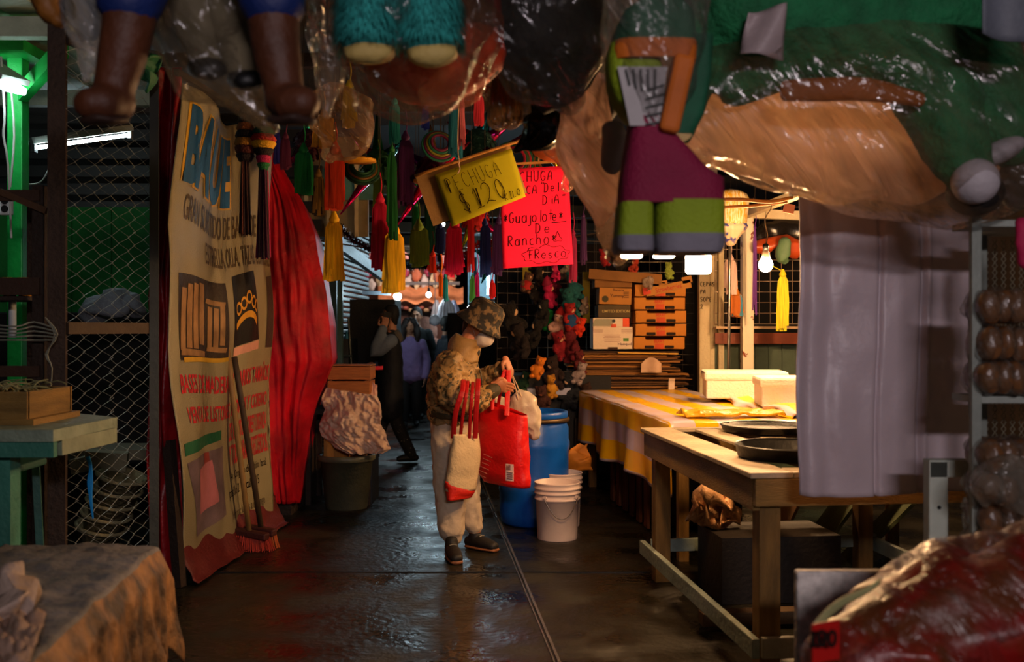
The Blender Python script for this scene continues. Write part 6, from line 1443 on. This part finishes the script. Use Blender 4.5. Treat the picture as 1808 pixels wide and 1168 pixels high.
for k, (px, py, col, lab) in enumerate(((897, 515, 'd878a0', 'bag with pink and white stripes hung in the blue lit stall'), (885, 545, '58a8d8', 'pale blue packet row low in the blue lit stall'), (905, 548, '3a8ac8', 'blue packet beside the pale blue ones in the lit stall'), (872, 575, 'a8b8d8', 'whitish bundle under the shelf of the blue lit stall'), (886, 592, '2a9ad0', 'bright blue bundle low in the lit stall'))):
    c = P(px, py, 16.6); b = BM(); box(b, c, (.22, .06, .2 if k == 0 else .13), bev=.02); t2 = solo('hung_packet', b, M(col, .5), lab, 'packet')
    if k == 0:
        for i in range(3):
            b = BM(); box(b, c+V((-.07+i*.07, -.034, 0)), (.025, .006, .19)); mesh('stripe', b, M('f0e0e8', .5), t2)
# dark stall furniture between
b = BM(); box(b, P(860, 600, 13), (1.0, .5, .7)); solo('dark_stall_counter', b, M('1a1414', .7), 'dark stall counter behind the woman', 'counter')
b = BM(); ball(b, P(750, 585, 17), .22, sy=.8, sz=1.2); ball(b, P(760, 612, 17), .2, sz=.9); solo('pink_bundle', b, M('d8907a', .7, var=.3, bump=.4), 'pale pink heap of goods at the far end behind the walkers', 'goods', smooth=True)
b = BM(); q = P(755, 640, 17); box(b, V((q.x, 17, .42)), (.8, .5, .84)); solo('goods_table', b, M('4a3028', .7), 'table under the pale pink heap at the far end', 'table')
t = thing('wheeled_cart', 'small cart with a thin wheel far down the aisle', 'cart', P(745, 660, 15.5))
b = BM(); lathe(b, P(745, 640, 15.5), [(.16, -.01), (.17, 0), (.16, .01)], 28, Matrix.Rotation(R_(80), 3, 'Y'), close=False); mesh('wheel', b, BLACK, t)
b = BM(); box(b, P(755, 622, 15.6), (.3, .4, .16)); mesh('tray', b, M('5a5058', .6), t)
# overhead clutter across the far aisle
rnd = random.Random(77)
for k in range(4):
    b = BM(); Y = 9.5+k*2.4; tube(b, [V((-6.45, Y, 2.9)), P(600, 430-k*5, Y), P(760, 445+rnd.uniform(-8, 8), Y), P(1000, 420, Y), V((4.55, Y, 2.9))], .008, seg=5); solo('overhead_wire', b, DARKW, ['thin wire strung across the aisle, nearest of the sagging four', 'thin wire strung across the aisle, second of the sagging four', 'thin wire strung across the aisle, third of the sagging four', 'thin wire strung across the aisle, farthest of the sagging four'][k], 'wire', 'wires over the aisle')
for k in range(5):
    Y = 11+k*2.2; b = BM(); beam(b, (-4, Y, 2.95), (3.8, Y, 2.9), .1, .16); solo('roof_beam', b, M('3a3a34', .7), ['far roof beam, nearest of the row over the aisle', 'far roof beam, second of the row over the aisle', 'far roof beam, third of the row over the aisle', 'far roof beam, fourth of the row over the aisle', 'far roof beam, last of the row over the aisle'][k], 'beam', 'far roof beams')
# wooden-windowed booth seen between tassels, upper left of the aisle
t = thing('painted_booth', 'pale booth with teal panels seen between the tassels', 'booth', P(600, 640, 8.9))
b = BM(); box(b, P(590, 330, 9.0), (.62, .05, .9)); mesh('panel', b, M('8a7a58', .6, var=.15), t)
b = BM(); box(b, P(610, 325, 8.95), (.5, .03, .28)); mesh('teal_panel', b, M('4a7a70', .5), t)
for dx in (-.25, -.05, .2):
    b = BM(); box(b, P(590, 330, 8.93)+V((dx, 0, 0)), (.03, .03, .9)); mesh('mullion', b, M('b8a47a', .6), t)

# ------------------------------------------------------------------ people
SKIN = M('a86a48', .5, var=.06, bump=.05); 
def foot_shoe(bm, ankle, toe, r=.045):
    d = V(toe)-V(ankle); heel = V(ankle)-d.normalized()*.05
    loft(bm, [V((heel.x, heel.y, .042)), V((ankle[0], ankle[1], .05)), V(((ankle[0]+toe[0])/2, (ankle[1]+toe[1])/2, .045)), V((toe[0], toe[1], .034))], [(r*.75, .036), (r*.9, .046), (r*1.0, .04), (r*.85, .03)], side=frame_of(V((d.x, d.y, 0)).normalized(), None)[0], seg=16)
def head_geo(bm, c, fwd, up, s=1., neck=None):
    """skull, face, nose, ears, jaw; c = centre of the head"""
    fwd, up = V(fwd).normalized(), V(up).normalized(); rt = fwd.cross(up).normalized(); up = rt.cross(fwd)
    q = lambda r_, f_, u_: V(c)+rt*r_*s+fwd*f_*s+up*u_*s
    loft(bm, [q(0, -.012, .055), q(0, -.008, .02), q(0, .008, -.03), q(0, .03, -.085)], [(.07, .082), (.076, .095), (.067, .085), (.036, .045)] if s == 1 else [(.07*s, .082*s), (.076*s, .095*s), (.067*s, .085*s), (.036*s, .045*s)], side=rt, seg=22)
    loft(bm, [q(0, .085, .03), q(0, .1, .0), q(0, .112, -.022)], [.008*s, .011*s, .015*s], seg=10)      # nose
    loft(bm, [q(-.022, .09, -.056), q(0, .098, -.056), q(.022, .09, -.056)], [.006*s, .01*s, .006*s], seg=8)   # mouth
    for k in (-1, 1):
        loft(bm, [q(k*.078, -.0, .02), q(k*.082, -.008, -.002), q(k*.077, -.002, -.025)], [(.012*s, .006*s), (.016*s, .008*s), (.01*s, .005*s)], seg=8)
        loft(bm, [q(k*.05, .078, .045), q(k*.03, .09, .048), q(k*.012, .09, .042)], [.007*s]*3, seg=8)
    if neck: loft(bm, [q(0, -.015, -.04), V(neck)], [.056*s, .06*s], seg=14)
    return q
def fingers(bm, palm, d, n, curl, side, spread=.0, L=1., r=.0078):
    """palm centre, d = direction of the fingers, n = palm normal (curl goes to it), side = towards the thumb"""
    d, n, side = V(d).normalized(), V(n).normalized(), V(side).normalized(); palm = V(palm)
    loft(bm, [palm-d*.045, palm-d*.01, palm+d*.03], [(.026, .016), (.038, .0155), (.037, .0125)], side=side, seg=16)
    lens = [.066, .074, .07, .056]
    for i in range(4):
        b0 = palm+d*.036+side*(.0285-.019*i); a = curl[i] if isinstance(curl, (list, tuple)) else curl
        pts = [b0-d*.012, b0]; dd = d.copy(); seg_ = lens[i]*L/3
        for k in range(3):
            ang = a*(.8+.2*k); dd = (dd*math.cos(ang)+n*math.sin(ang)).normalized() if k == 0 else (dd+n*math.sin(ang)*1.0).normalized()
            pts.append(pts[-1]+dd*seg_*(1.2-.2*k))
        loft(bm, pts, [r*1.1, r*1.1, r, r*.95, r*.78], seg=10, sub=2)
    tb = palm-d*.02+side*.03
    loft(bm, [tb-side*.012, tb+side*.018+d*.014+n*.006, tb+side*.022+d*.04+n*.016, tb+side*.014+d*.06+n*.024], [.014, .0125, .0105, .0085], seg=10, sub=2)

# ---- the woman with the hat, in the middle of the aisle
Y0 = 6.15
def w_(px, py, dy=0.): p = P(px, py, Y0); p.y += dy; return p
base = V((w_(805, 973).x+.02, Y0, 0))
t = thing('person', 'person in a camouflage padded jacket and patterned bucket hat looking into red shopping bags', 'person', base)
hc = w_(848, 574); FW = V((.66, -.44, -.60)); UP = V((.5, -.16, .8))
b = BM(); q = head_geo(b, hc, FW, UP, 1., w_(818, 622))
loft(b, [w_(818, 628), w_(806, 680), w_(800, 750)], [(.06, .06), (.12, .16), (.12, .15)], side=(1, 0, 0))
loft(b, [w_(806, 640, -.14), w_(817, 700, -.23), w_(866, 688, -.17), w_(872, 684, -.16)], [.05, .042, .032, .027]); loft(b, [w_(812, 640, .14), w_(850, 690, .12), w_(886, 655, .0), w_(891, 650, -.01)], [.05, .042, .032, .027])
for (hp, kn, an) in ((w_(792, 760, -.07), w_(795, 850, -.07), w_(799, 950, -.1)), (w_(805, 760, .08), w_(826, 850, .08), w_(838, 945, .08))): loft(b, [hp, kn, an], [.075, .055, .038])
# near hand: palm seen from the back, fingers forward round the strap ; far hand: fingers hanging down
fingers(b, w_(883, 679, -.16), (.95, 0, -.12), (-.1, .9, -.3), [.45, .5, .6, .75], (.05, -.25, .95), r=.0082)
fingers(b, w_(897, 643, -.03), (.35, -.25, -.85), (-.75, .3, -.4), [.45, .5, .5, .55], (-.45, -.75, .2), r=.0082)
fuse(mesh('body', b, SKIN, t, smooth=True), .0036, 3)
# jacket, padded: torso and sleeves as one surface
JM = M('6a5434', .6, var=.2, scale=7, bump=.4, bscale=30, col2='a07c48', split=(.38, .62))
b = BM()
loft(b, [w_(800, 728), w_(802, 700), w_(806, 672), w_(808, 645), w_(815, 628)], [(.155, .2), (.168, .215), (.172, .22), (.145, .2), (.095, .13)], side=(1, 0, 0), seg=30, sub=5)
loft(b, [w_(800, 640, -.14), w_(797, 668, -.23), w_(808, 698, -.27), w_(838, 704, -.25), w_(864, 690, -.18)], [.075, .09, .085, .07, .052], seg=24, sub=4)
loft(b, [w_(818, 642, .12), w_(835, 672, .14), w_(858, 668, .08), w_(882, 652, .0)], [.07, .075, .062, .046], seg=24, sub=4)
jk = mesh('jacket', b, JM, t, smooth=True); fuse(jk, .011, 2); puff(jk, .05, .06); puff(jk, .02, .025)
# dark camouflage strokes are part of the cloth: second noise in the material
m = JM.copy(); jk.data.materials[0] = m; N = m.node_tree.nodes; L = m.node_tree.links
vz = N.new('ShaderNodeTexNoise'); vz.inputs['Scale'].default_value = 11; vz.inputs['Detail'].default_value = 2; vz.inputs['Distortion'].default_value = 3.5
tc = N.new('ShaderNodeTexCoord'); L.new(tc.outputs['Object'], vz.inputs['Vector'])
rp = N.new('ShaderNodeValToRGB'); rp.color_ramp.elements[0].position = .54; rp.color_ramp.elements[1].position = .6; rp.color_ramp.elements[0].color = (0, 0, 0, 1)
L.new(vz.outputs[0], rp.inputs[0]); mx = N.new('ShaderNodeMix'); mx.data_type = 'RGBA'; bs = N['Principled BSDF']
src = bs.inputs['Base Color'].links[0].from_socket; L.new(rp.outputs[0], mx.inputs['Factor']); L.new(src, mx.inputs['A']); mx.inputs['B'].default_value = (*lin('3a321c'), 1); L.new(mx.outputs['Result'], bs.inputs['Base Color'])
b = BM(); loft(b, [w_(866, 689, -.185), w_(874, 685, -.17)], [.047, .042], seg=20); mesh('cuff', b, M('3c3420', .7), t, smooth=True)
b = BM(); loft(b, [w_(883, 652, -.0), w_(890, 648, -.015)], [.042, .038], seg=20); mesh('cuff', b, M('3c3420', .7), t, smooth=True)
b = BM(); loft(b, [w_(815, 634, 0), w_(820, 616, 0), w_(827, 596, 0)], [(.105, .13), (.098, .115), (.084, .1)], side=(1, 0, .35), seg=36, caps='flat', crumple=.02, cf=12); mesh('collar', b, M('8a6a3c', .6, bump=.3), t, smooth=True)
b = BM(); loft(b, [w_(834, 614, 0), w_(840, 622, 0)], [.035, .03], seg=16); mesh('scarf', b, M('17120f', .7), t, smooth=True)
b = BM(); tube(b, [w_(849, 650, -.165), w_(852, 668, -.172), w_(851, 690, -.168), w_(848, 718, -.155)], .0045); mesh('zip', b, M('2a2418', .4, .5), t)
b = BM(); loft(b, [w_(800, 736), w_(801, 726)], [(.152, .2), (.158, .205)], side=(1, 0, 0), seg=40, caps='flat', crumple=.008, cf=18); mesh('hem', b, M('3a3018', .7, var=.3), t, smooth=True)
# trousers
TM = M('b8a58c', .7, var=.08, bump=.3, bscale=25)
b = BM()
loft(b, [w_(801, 728), w_(801, 760)], [(.138, .17), (.142, .17)], side=(1, 0, 0), seg=26)
loft(b, [w_(793, 770, -.07), w_(794, 830, -.08), w_(797, 880, -.09), w_(799, 925, -.1), w_(802, 942, -.1)], [(.11, .1), (.1, .095), (.092, .088), (.082, .08), (.058, .058)], side=(1, 0, 0), seg=24, sub=5)
loft(b, [w_(812, 770, .07), w_(822, 830, .08), w_(827, 880, .08), w_(832, 920, .08), w_(838, 936, .08)], [(.095, .095), (.085, .085), (.072, .075), (.066, .07), (.05, .05)], side=(1, 0, 0), seg=24, sub=5)
tr_ = mesh('trousers', b, TM, t, smooth=True); fuse(tr_, .011, 2); puff(tr_, .022, .07); puff(tr_, .008, .025)
for (an, toe, lab) in ((V((w_(800, 0).x, 5.99, 0)), V((w_(800, 0).x+.04, 5.82, 0)), 0), (V((w_(838, 0).x, 6.23, 0)), V((w_(872, 0).x, 6.14, 0)), 1)):
    d = (toe-an).normalized(); b = BM(); foot_shoe(b, an+V((0, 0, 0)), toe, .046)
    loft(b, [V((an.x, an.y, .06)), V((an.x, an.y, .10))], [.042, .04])
    for v in b.verts: v.co.z = max(v.co.z, .012)
    sh = fuse(mesh('shoe', b, M('120f0e', .6), t, smooth=True), .007, 3)
    sd = frame_of(V((d.x, d.y, 0)).normalized())[0]
    b = BM(); c0 = an-d*.055; loft(b, [V((c0.x, c0.y, .014)), V(((an.x+toe.x)/2, (an.y+toe.y)/2, .014)), V((toe.x, toe.y, .014))+d*.015], [(.036, .014), (.047, .013), (.036, .013)], side=sd, seg=16); mesh('sole', b, M('7a4a2c', .6), sh, smooth=True)
    b = BM()
    for k in range(4):
        c = an+d*(.03+.024*k)+V((0, 0, .097-.011*k)); tube(b, [c-sd*.022, c+V((0, 0, .004)), c+sd*.022], .0028, seg=6)
    mesh('laces', b, M('8a8478', .6), sh)
# bucket hat
rt = FW.normalized().cross(UP.normalized()).normalized(); up2 = rt.cross(FW.normalized()).normalized(); hu = (up2*.9+FW.normalized()*-.1).normalized()
rm = hu.to_track_quat('Z', 'Y').to_matrix(); HB = hc+hu*.034-FW.normalized()*.008
HM = M('15110d', .75, scale=24, bump=.3, col2='6a5434', split=(.5, .6))
b = BM(); lathe(b, HB, [(.146, -.04), (.149, -.035), (.132, -.01), (.115, .012), (.112, .055), (.106, .095), (.08, .118), (.01, .124)], 44, rm, close=False, wob=lambda a_, z: 1+(.05*math.sin(3*a_+1)+.02*math.sin(7*a_) if z < .01 else .015*math.sin(5*a_)))
hat = mesh('bucket_hat', b, HM, t, smooth=True); thick(hat, .006)
b = BM(); lathe(b, HB, [(.1135, .012), (.1145, .02), (.112, .034)], 44, rm, close=False); mesh('hat_band', b, M('0e0b09', .6), hat, smooth=True)
b = BM(); loft(b, [q(0, -.05, .02), q(0, -.06, -.03), q(0, -.055, -.075)], [(.075, .05), (.07, .04), (.05, .03)], side=rt, seg=20, crumple=.01, cf=20); mesh('hair', b, M('2a1c12', .6, var=.3, scale=30), t, smooth=True)
# mask with ear loop, glasses
b = BM(); loft(b, [q(0, .075, -.012), q(0, .082, -.04), q(0, .06, -.085)], [(.06, .044), (.066, .052), (.05, .036)], side=rt, seg=24, crumple=.004, cf=30); mk = mesh('face_mask', b, M('c4b8b0', .7, bump=.2), t, smooth=True)
b = BM()
for k in (-1, 1): tube(b, [q(k*.055, .07, -.02), q(k*.078, .0, .012)], .0016, seg=5); tube(b, [q(k*.045, .06, -.07), q(k*.078, 0, -.02)], .0016, seg=5)
mesh('ear_loop', b, M('a89c94', .7), mk)
b = BM()
for k in (-1, 1):
    pts = [q(k*.034+.026*math.cos(a_*.5236), .106, .022+.02*math.sin(a_*.5236)) for a_ in range(13)]; tube(b, pts, .002, seg=5, sub=1)
    tube(b, [q(k*.06, .104, .024), q(k*.078, .02, .024)], .002, seg=5)
mesh('glasses', b, BLACK, t)

# ---- the bags she carries
RB = M('c80a0c', .5, var=.08, bump=.2, bscale=40)
def strap(bm, pts, wd=.028, th=.003, side=(1, 0, 0)): loft(bm, pts, [(wd/2, th)]*len(pts), side=side, seg=6, sub=4, caps='flat')
def soft_bag(name, fn, m, parent, nu=24, nv=24, dep=.09, dz=0, th=.002):
    """closed pouch between outline rows; fn(v)-> (left, right) points"""
    b = BM(); rr = []
    for j in range(nv+1):
        v = j/nv; l, r_ = fn(v); c = (l+r_)/2; hw = (r_-l)/2; row = []
        dd = dep*(.35+.65*math.sin(min(1, v*1.15+.12)*2.4)) if True else dep
        n_ = V((-hw.y, hw.x, 0)).normalized()
        for i in range(nu):
            an = 6.2832*i/nu; ca, sa = math.cos(an), math.sin(an); k = (abs(ca)**3.2+abs(sa)**3.2)**(-1/3.2)
            p = c+hw*ca*k+n_*dd*.5*sa*k; p += V((0, 1, 0))*.012*noise.noise(p*14)+V((1, 0, 0))*.008*noise.noise(p*11); row.append(b.verts.new(p))
        rr.append(row)
    for j in range(nv): bridge(b, rr[j], rr[j+1])
    b.faces.new(rr[-1][::-1])
    o = mesh(name, b, m, parent, smooth=True); thick(o, th); return o
# beige tote with red straps and red bottom, on the near forearm
t = thing('tote_bag', 'beige cloth tote with red straps and red bottom hanging from the near forearm', 'bag', w_(820, 868, -.26))
OT = [(0, 806, 846), (.3, 801, 849), (.6, 797, 847), (.85, 795, 843), (1, 794, 842)]
b_ = soft_bag('pouch', lambda v: (lambda lr: (w_(lr[0], 757+v*96, -.30), w_(lr[1], 757+v*96, -.22)))(lerp_tab(OT, v)), M('c8ae84', .75, var=.07, bump=.25, bscale=60), t, dep=.09)
soft_bag('red_bottom', lambda v: (w_(794+v*2, 836+v*32, -.303), w_(842-v*9, 852+v*14, -.217)), M('c8200c', .6, bump=.2), t, dep=.085, nv=10)
for (x0, x1, yt, dy) in ((800, 822, 676, -.385), (817, 829, 678, -.385), (832, 838, 680, -.375), (842, 847, 675, -.36)):
    b = BM(); strap(b, wd=.03 if x0 in (800, 842) else .02, pts=[w_(x1, yt+2, -.19), w_(x1, yt-10, -.27), w_(x1, yt+8, dy-.02), w_((x0+x1)/2, (yt+760)/2, dy), w_(x0+5 if x0 < 810 else x0, 764, -.29)]); mesh('strap', b, M('a00a10', .55), t)
# the large red bag
t = thing('shopping_bag', 'large bright red shopping bag with printed side held open in both hands', 'bag', w_(890, 858, -.1))
OR_ = [(0, 852, 926), (.15, 850, 927), (.5, 846, 929), (.85, 844, 932), (1, 858, 931)]
soft_bag('pouch', lambda v: (lambda lr: (w_(lr[0], 706+v*142, .02), w_(lr[1], 728+v*124, -.2)))(lerp_tab(OR_, v)), RB, t, dep=.15)
for (pts) in ([w_(870, 720, -.12), w_(872, 700, -.1), w_(884, 672, -.1), w_(892, 652, -.08)], [w_(879, 722, .0), w_(882, 700, -.03), w_(889, 668, -.06), w_(895, 652, -.06)], [w_(895, 728, -.2), w_(896, 700, -.17), w_(898, 668, -.12), w_(898, 652, -.1)]):
    b = BM(); strap(b, pts, .03 if pts[0].x > w_(890, 0).x else .02); mesh('strap', b, RB, t)
b = BM(); box(b, w_(900, 823, -.262), (.056, .002, .1), (0, 0, -.6)); mesh('white_label', b, M('d8b8b0', .6), t)
b = BM()
for k in range(9): box(b, w_(900, 823, -.266)+V((-.018+.0045*k, 0, .03)), (.0018, .002, .028), (0, 0, -.6))
for k in range(4): box(b, w_(900, 823, -.266)+V((0, 0, -.0-.012*k)), (.04, .002, .003), (0, 0, -.6))
mesh('label_print', b, M('5a2020', .6), t)
b = BM()
for k in range(6): box(b, w_(862-2*k, 800+k*7, -.12), (.075-.008*(k % 3), .002, .0035), (0, .22, -.75))
mesh('printed_lines', b, M('c06a60', .6), t)
# white plastic bag behind
t = thing('plastic_bag', 'full white plastic bag with cord handles hanging behind the red bag', 'bag', w_(932, 775, .1))
WPB = M('b8aa98', .4, var=.1, bump=.35, bscale=22)
b = BM(); loft(b, [w_(920, 702, .12), w_(926, 722, .12), w_(934, 748, .12), w_(943, 768, .12)], [(.07, .05), (.088, .08), (.08, .075), (.045, .05)], side=(1, 0, -.2), seg=36, sub=6, crumple=.02, cf=16, pleat=.03); mesh('pouch', b, WPB, t, smooth=True)
b = BM(); loft(b, [w_(876, 712, .12), w_(872, 722, .12)], [(.06, .04), (.05, .04)], side=(1, 0, 0), seg=24, crumple=.02, cf=16); mesh('folded_flap', b, WPB, t, smooth=True)
for (x, y) in ((922, 704), (916, 712)):
    b = BM(); tube(b, [w_(902, 656, -.04), w_((902+x)/2+1, (656+y)/2, .04), w_(x, y, .08)], .0035, seg=6); mesh('cord_handle', b, M('c8b090', .6), t)

# ---- walkers in the background
def walker(name_label, base, H, fw, coat, trous, hair, pose, skin='9a6a50', shoe='0e0d0d', dotted=False, coatlen=.45, longhair=False, sleeve=None, puffy=1., vest=None):
    """base on the floor; H height; fw facing direction in plan; pose: hands and feet in (right, forward, up) units of H"""
    fw = V(fw).normalized(); rt = V((fw.y, -fw.x, 0)); base = V(base)
    q = lambda r_, f_, u_: base+rt*r_*H+fw*f_*H+V((0, 0, u_*H))
    t = thing('person', name_label, 'person', base)
    b = BM(); hq = head_geo(b, q(0, .01, .935), fw+V((0, 0, -.05)), (0, 0, 1), H/1.65, q(0, -.01, .83))
    loft(b, [q(0, 0, .83), q(0, 0, .7), q(0, 0, .5)], [(.05*H, .04*H), (.1*H, .065*H), (.09*H, .06*H)], side=rt)
    for s in (-1, 1):
        el, ha = pose['arm'][s]; loft(b, [q(s*.105, 0, .79), q(*el), q(*ha)], [.03*H, .025*H, .017*H])
        d = (q(*ha)-q(*el)).normalized(); fingers(b, q(*ha)+d*.05, d, fw*.6+rt*-s*.5, .5, V((0, 0, 1)) if abs(d.z) < .5 else fw, r=.008)
        kn, an = pose['leg'][s]; loft(b, [q(s*.055, 0, .5), q(*kn), q(*an)], [.05*H, .035*H, .024*H])
    fuse(mesh('body', b, M(skin, .5), t, smooth=True), .0055, 3)
    b = BM(); P_ = puffy
    loft(b, [q(0, 0, coatlen), q(0, 0, .6), q(0, 0, .72), q(0, 0, .80), q(0, -.01, .835)], [(.118*H*P_, .085*H), (.108*H*P_, .08*H), (.115*H*P_, .075*H), (.1*H, .06*H), (.045*H, .045*H)], side=rt, seg=24)
    if not vest:
        for s in (-1, 1):
            el, ha = pose['arm'][s]; loft(b, [q(s*.108, 0, .79), q(*el), q(*ha)], [.042*H, .037*H, .028*H])
    c_ = mesh('coat', b, M(coat, .8, var=.2, bump=.2), t, smooth=True); fuse(c_, .012, 2); puff(c_, .016, .08)
    if vest:
        b = BM()
        for s in (-1, 1):
            el, ha = pose['arm'][s]; loft(b, [q(s*.1, 0, .79), q(*el), q(*ha)], [.045*H, .038*H, .03*H])
        c_ = mesh('sleeves', b, M(vest, .9, var=.15, bump=.3), t, smooth=True); fuse(c_, .012, 2)
    b = BM()
    loft(b, [q(0, 0, .52), q(0, 0, .47)], [(.1*H, .07*H), (.1*H, .07*H)], side=rt)
    for s in (-1, 1):
        kn, an = pose['leg'][s]; loft(b, [q(s*.05, 0, .48), q(*kn), q(*an)], [.062*H, .046*H, .036*H])
    m = M(trous, .8, var=.2)
    if dotted: m = M('15120f', .8, scale=55, bump=0, col2='a89a80', split=(.66, .69))
    c_ = mesh('trousers', b, m, t, smooth=True); fuse(c_, .012, 2)
    for s in (-1, 1):
        kn, an = pose['leg'][s]; a_ = q(*an); b = BM(); a0 = V((a_.x, a_.y, 0)); z0 = max(0, a_.z-.075)
        foot_shoe(b, a0, a0+fw*.13, .042)
        for v in b.verts: v.co.z += z0
        fuse(mesh('shoe', b, M(shoe, .6), t, smooth=True), .009, 2)
    b = BM(); loft(b, [hq(0, -.03, .08), hq(0, -.035, .02), hq(0, -.05, -.05 if not longhair else -.14)], [(.085*H/1.65, .085*H/1.65), (.09*H/1.65, .08*H/1.65), ((.06 if not longhair else .11)*H/1.65, .04*H/1.65)], side=rt, seg=20, crumple=.01, cf=18)
    if longhair:
        for s in (-1, 1): loft(b, [hq(s*.05, .03, .1), hq(s*.1, .03, .01), hq(s*.12, .04, -.09), hq(s*.11, .05, -.19)], [.045, .045, .05, .035], crumple=.02, cf=16)
    mesh('hair', b, M(hair, .7, var=.3), t, smooth=True)
    return t, q, hq
Yp = 10.3                                             # passer-by with a phone, walking left
bs_ = P(690, 579, Yp); bs_.z = 0
t, q, hq = walker('person in long black coat with grey sleeves walking left, phone at ear', bs_, 1.15*1.38, (-.9, -.15, 0), '0c0e12', '15120f', '0c0a0a',
    dict(arm={1: ((.12, -.02, .66), (.1, .09, .62)), -1: ((-.13, .11, .71), (-.095, .055, .865))}, leg={1: ((.05, .05, .27), (.05, .12, .055)), -1: ((-.05, -.03, .28), (-.06, -.13, .05))}), dotted=True, coatlen=.33, vest='5a6470', puffy=1.15)
b = BM(); box(b, q(-.068, .03, .925), (.075, .012, .15), (.1, .25, .1)); tag(mesh('phone', b, BLACK), 'dark phone at the ear of the person in the black coat', 'phone')
b = BM(); loft(b, [q(0, -.03, .83), q(0, -.045, .80)], [(.075, .06), (.09, .06)], side=q(1, 0, 0)-q(0, 0, 0), seg=16); mesh('hood', b, M('4a4640', .8), t, smooth=True)
b = BM(); lc = V((P(697, 579, 17.8).x, 17.8, .17)); loft(b, [lc+V((0, 0, .2)), lc], [(.16, .13), (.22, .17)], crumple=.03, cf=10); solo('yellow_bag', b, M('7a6a14', .7), 'dull yellow sack standing behind the walking legs', 'bag', smooth=True)
bs_ = P(724, 579, 14.0); bs_.z = 0                     # lilac jacket, walking towards us
t, q, hq = walker('person with long dark hair in a lilac jacket walking towards the camera', bs_, 1.49, (.1, -1, 0), '6e5a88', '0e0d10', '1c100c',
    dict(arm={1: ((.17, -.03, .62), (.19, .02, .45)), -1: ((-.16, -.02, .62), (-.14, .03, .46))}, leg={1: ((.05, .03, .27), (.05, .04, .05)), -1: ((-.06, 0, .27), (-.06, -.06, .05))}), longhair=True, coatlen=.47, puffy=1.1)
bs_ = P(735, 579, 15.2); bs_.z = 0
walker('person with short hair in a black tracksuit top with white stripes behind the lilac jacket', bs_, 1.66, (0, -1, 0), '12181a', '0e0e10', '140f0c',
    dict(arm={1: ((.15, 0, .62), (.16, .03, .46)), -1: ((-.16, 0, .62), (-.17, .03, .46))}, leg={1: ((.05, .02, .27), (.05, .02, .05)), -1: ((-.05, 0, .27), (-.05, 0, .05))}))
bs_ = P(789, 579, 13.2); bs_.z = 0
walker('person in a dark navy coat seen from behind left of the woman', bs_, 1.5, (.8, .5, 0), '0e1420', '0e0e10', '0e0a08',
    dict(arm={1: ((.15, .02, .62), (.15, .05, .46)), -1: ((-.16, 0, .62), (-.17, .03, .46))}, leg={1: ((.05, .02, .27), (.05, .02, .05)), -1: ((-.05, 0, .27), (-.05, 0, .05))}))
bs_ = P(812, 579, 15.5); bs_.z = 0
walker('person in a blue grey jacket mostly hidden behind the woman in the hat', bs_, 1.56, (0, 1, 0), '3a4a68', '0e0e10', '0e0a08',
    dict(arm={1: ((.15, .02, .62), (.15, .05, .46)), -1: ((-.16, 0, .62), (-.17, .03, .46))}, leg={1: ((.05, .02, .27), (.05, .02, .05)), -1: ((-.05, 0, .27), (-.05, 0, .05))}))
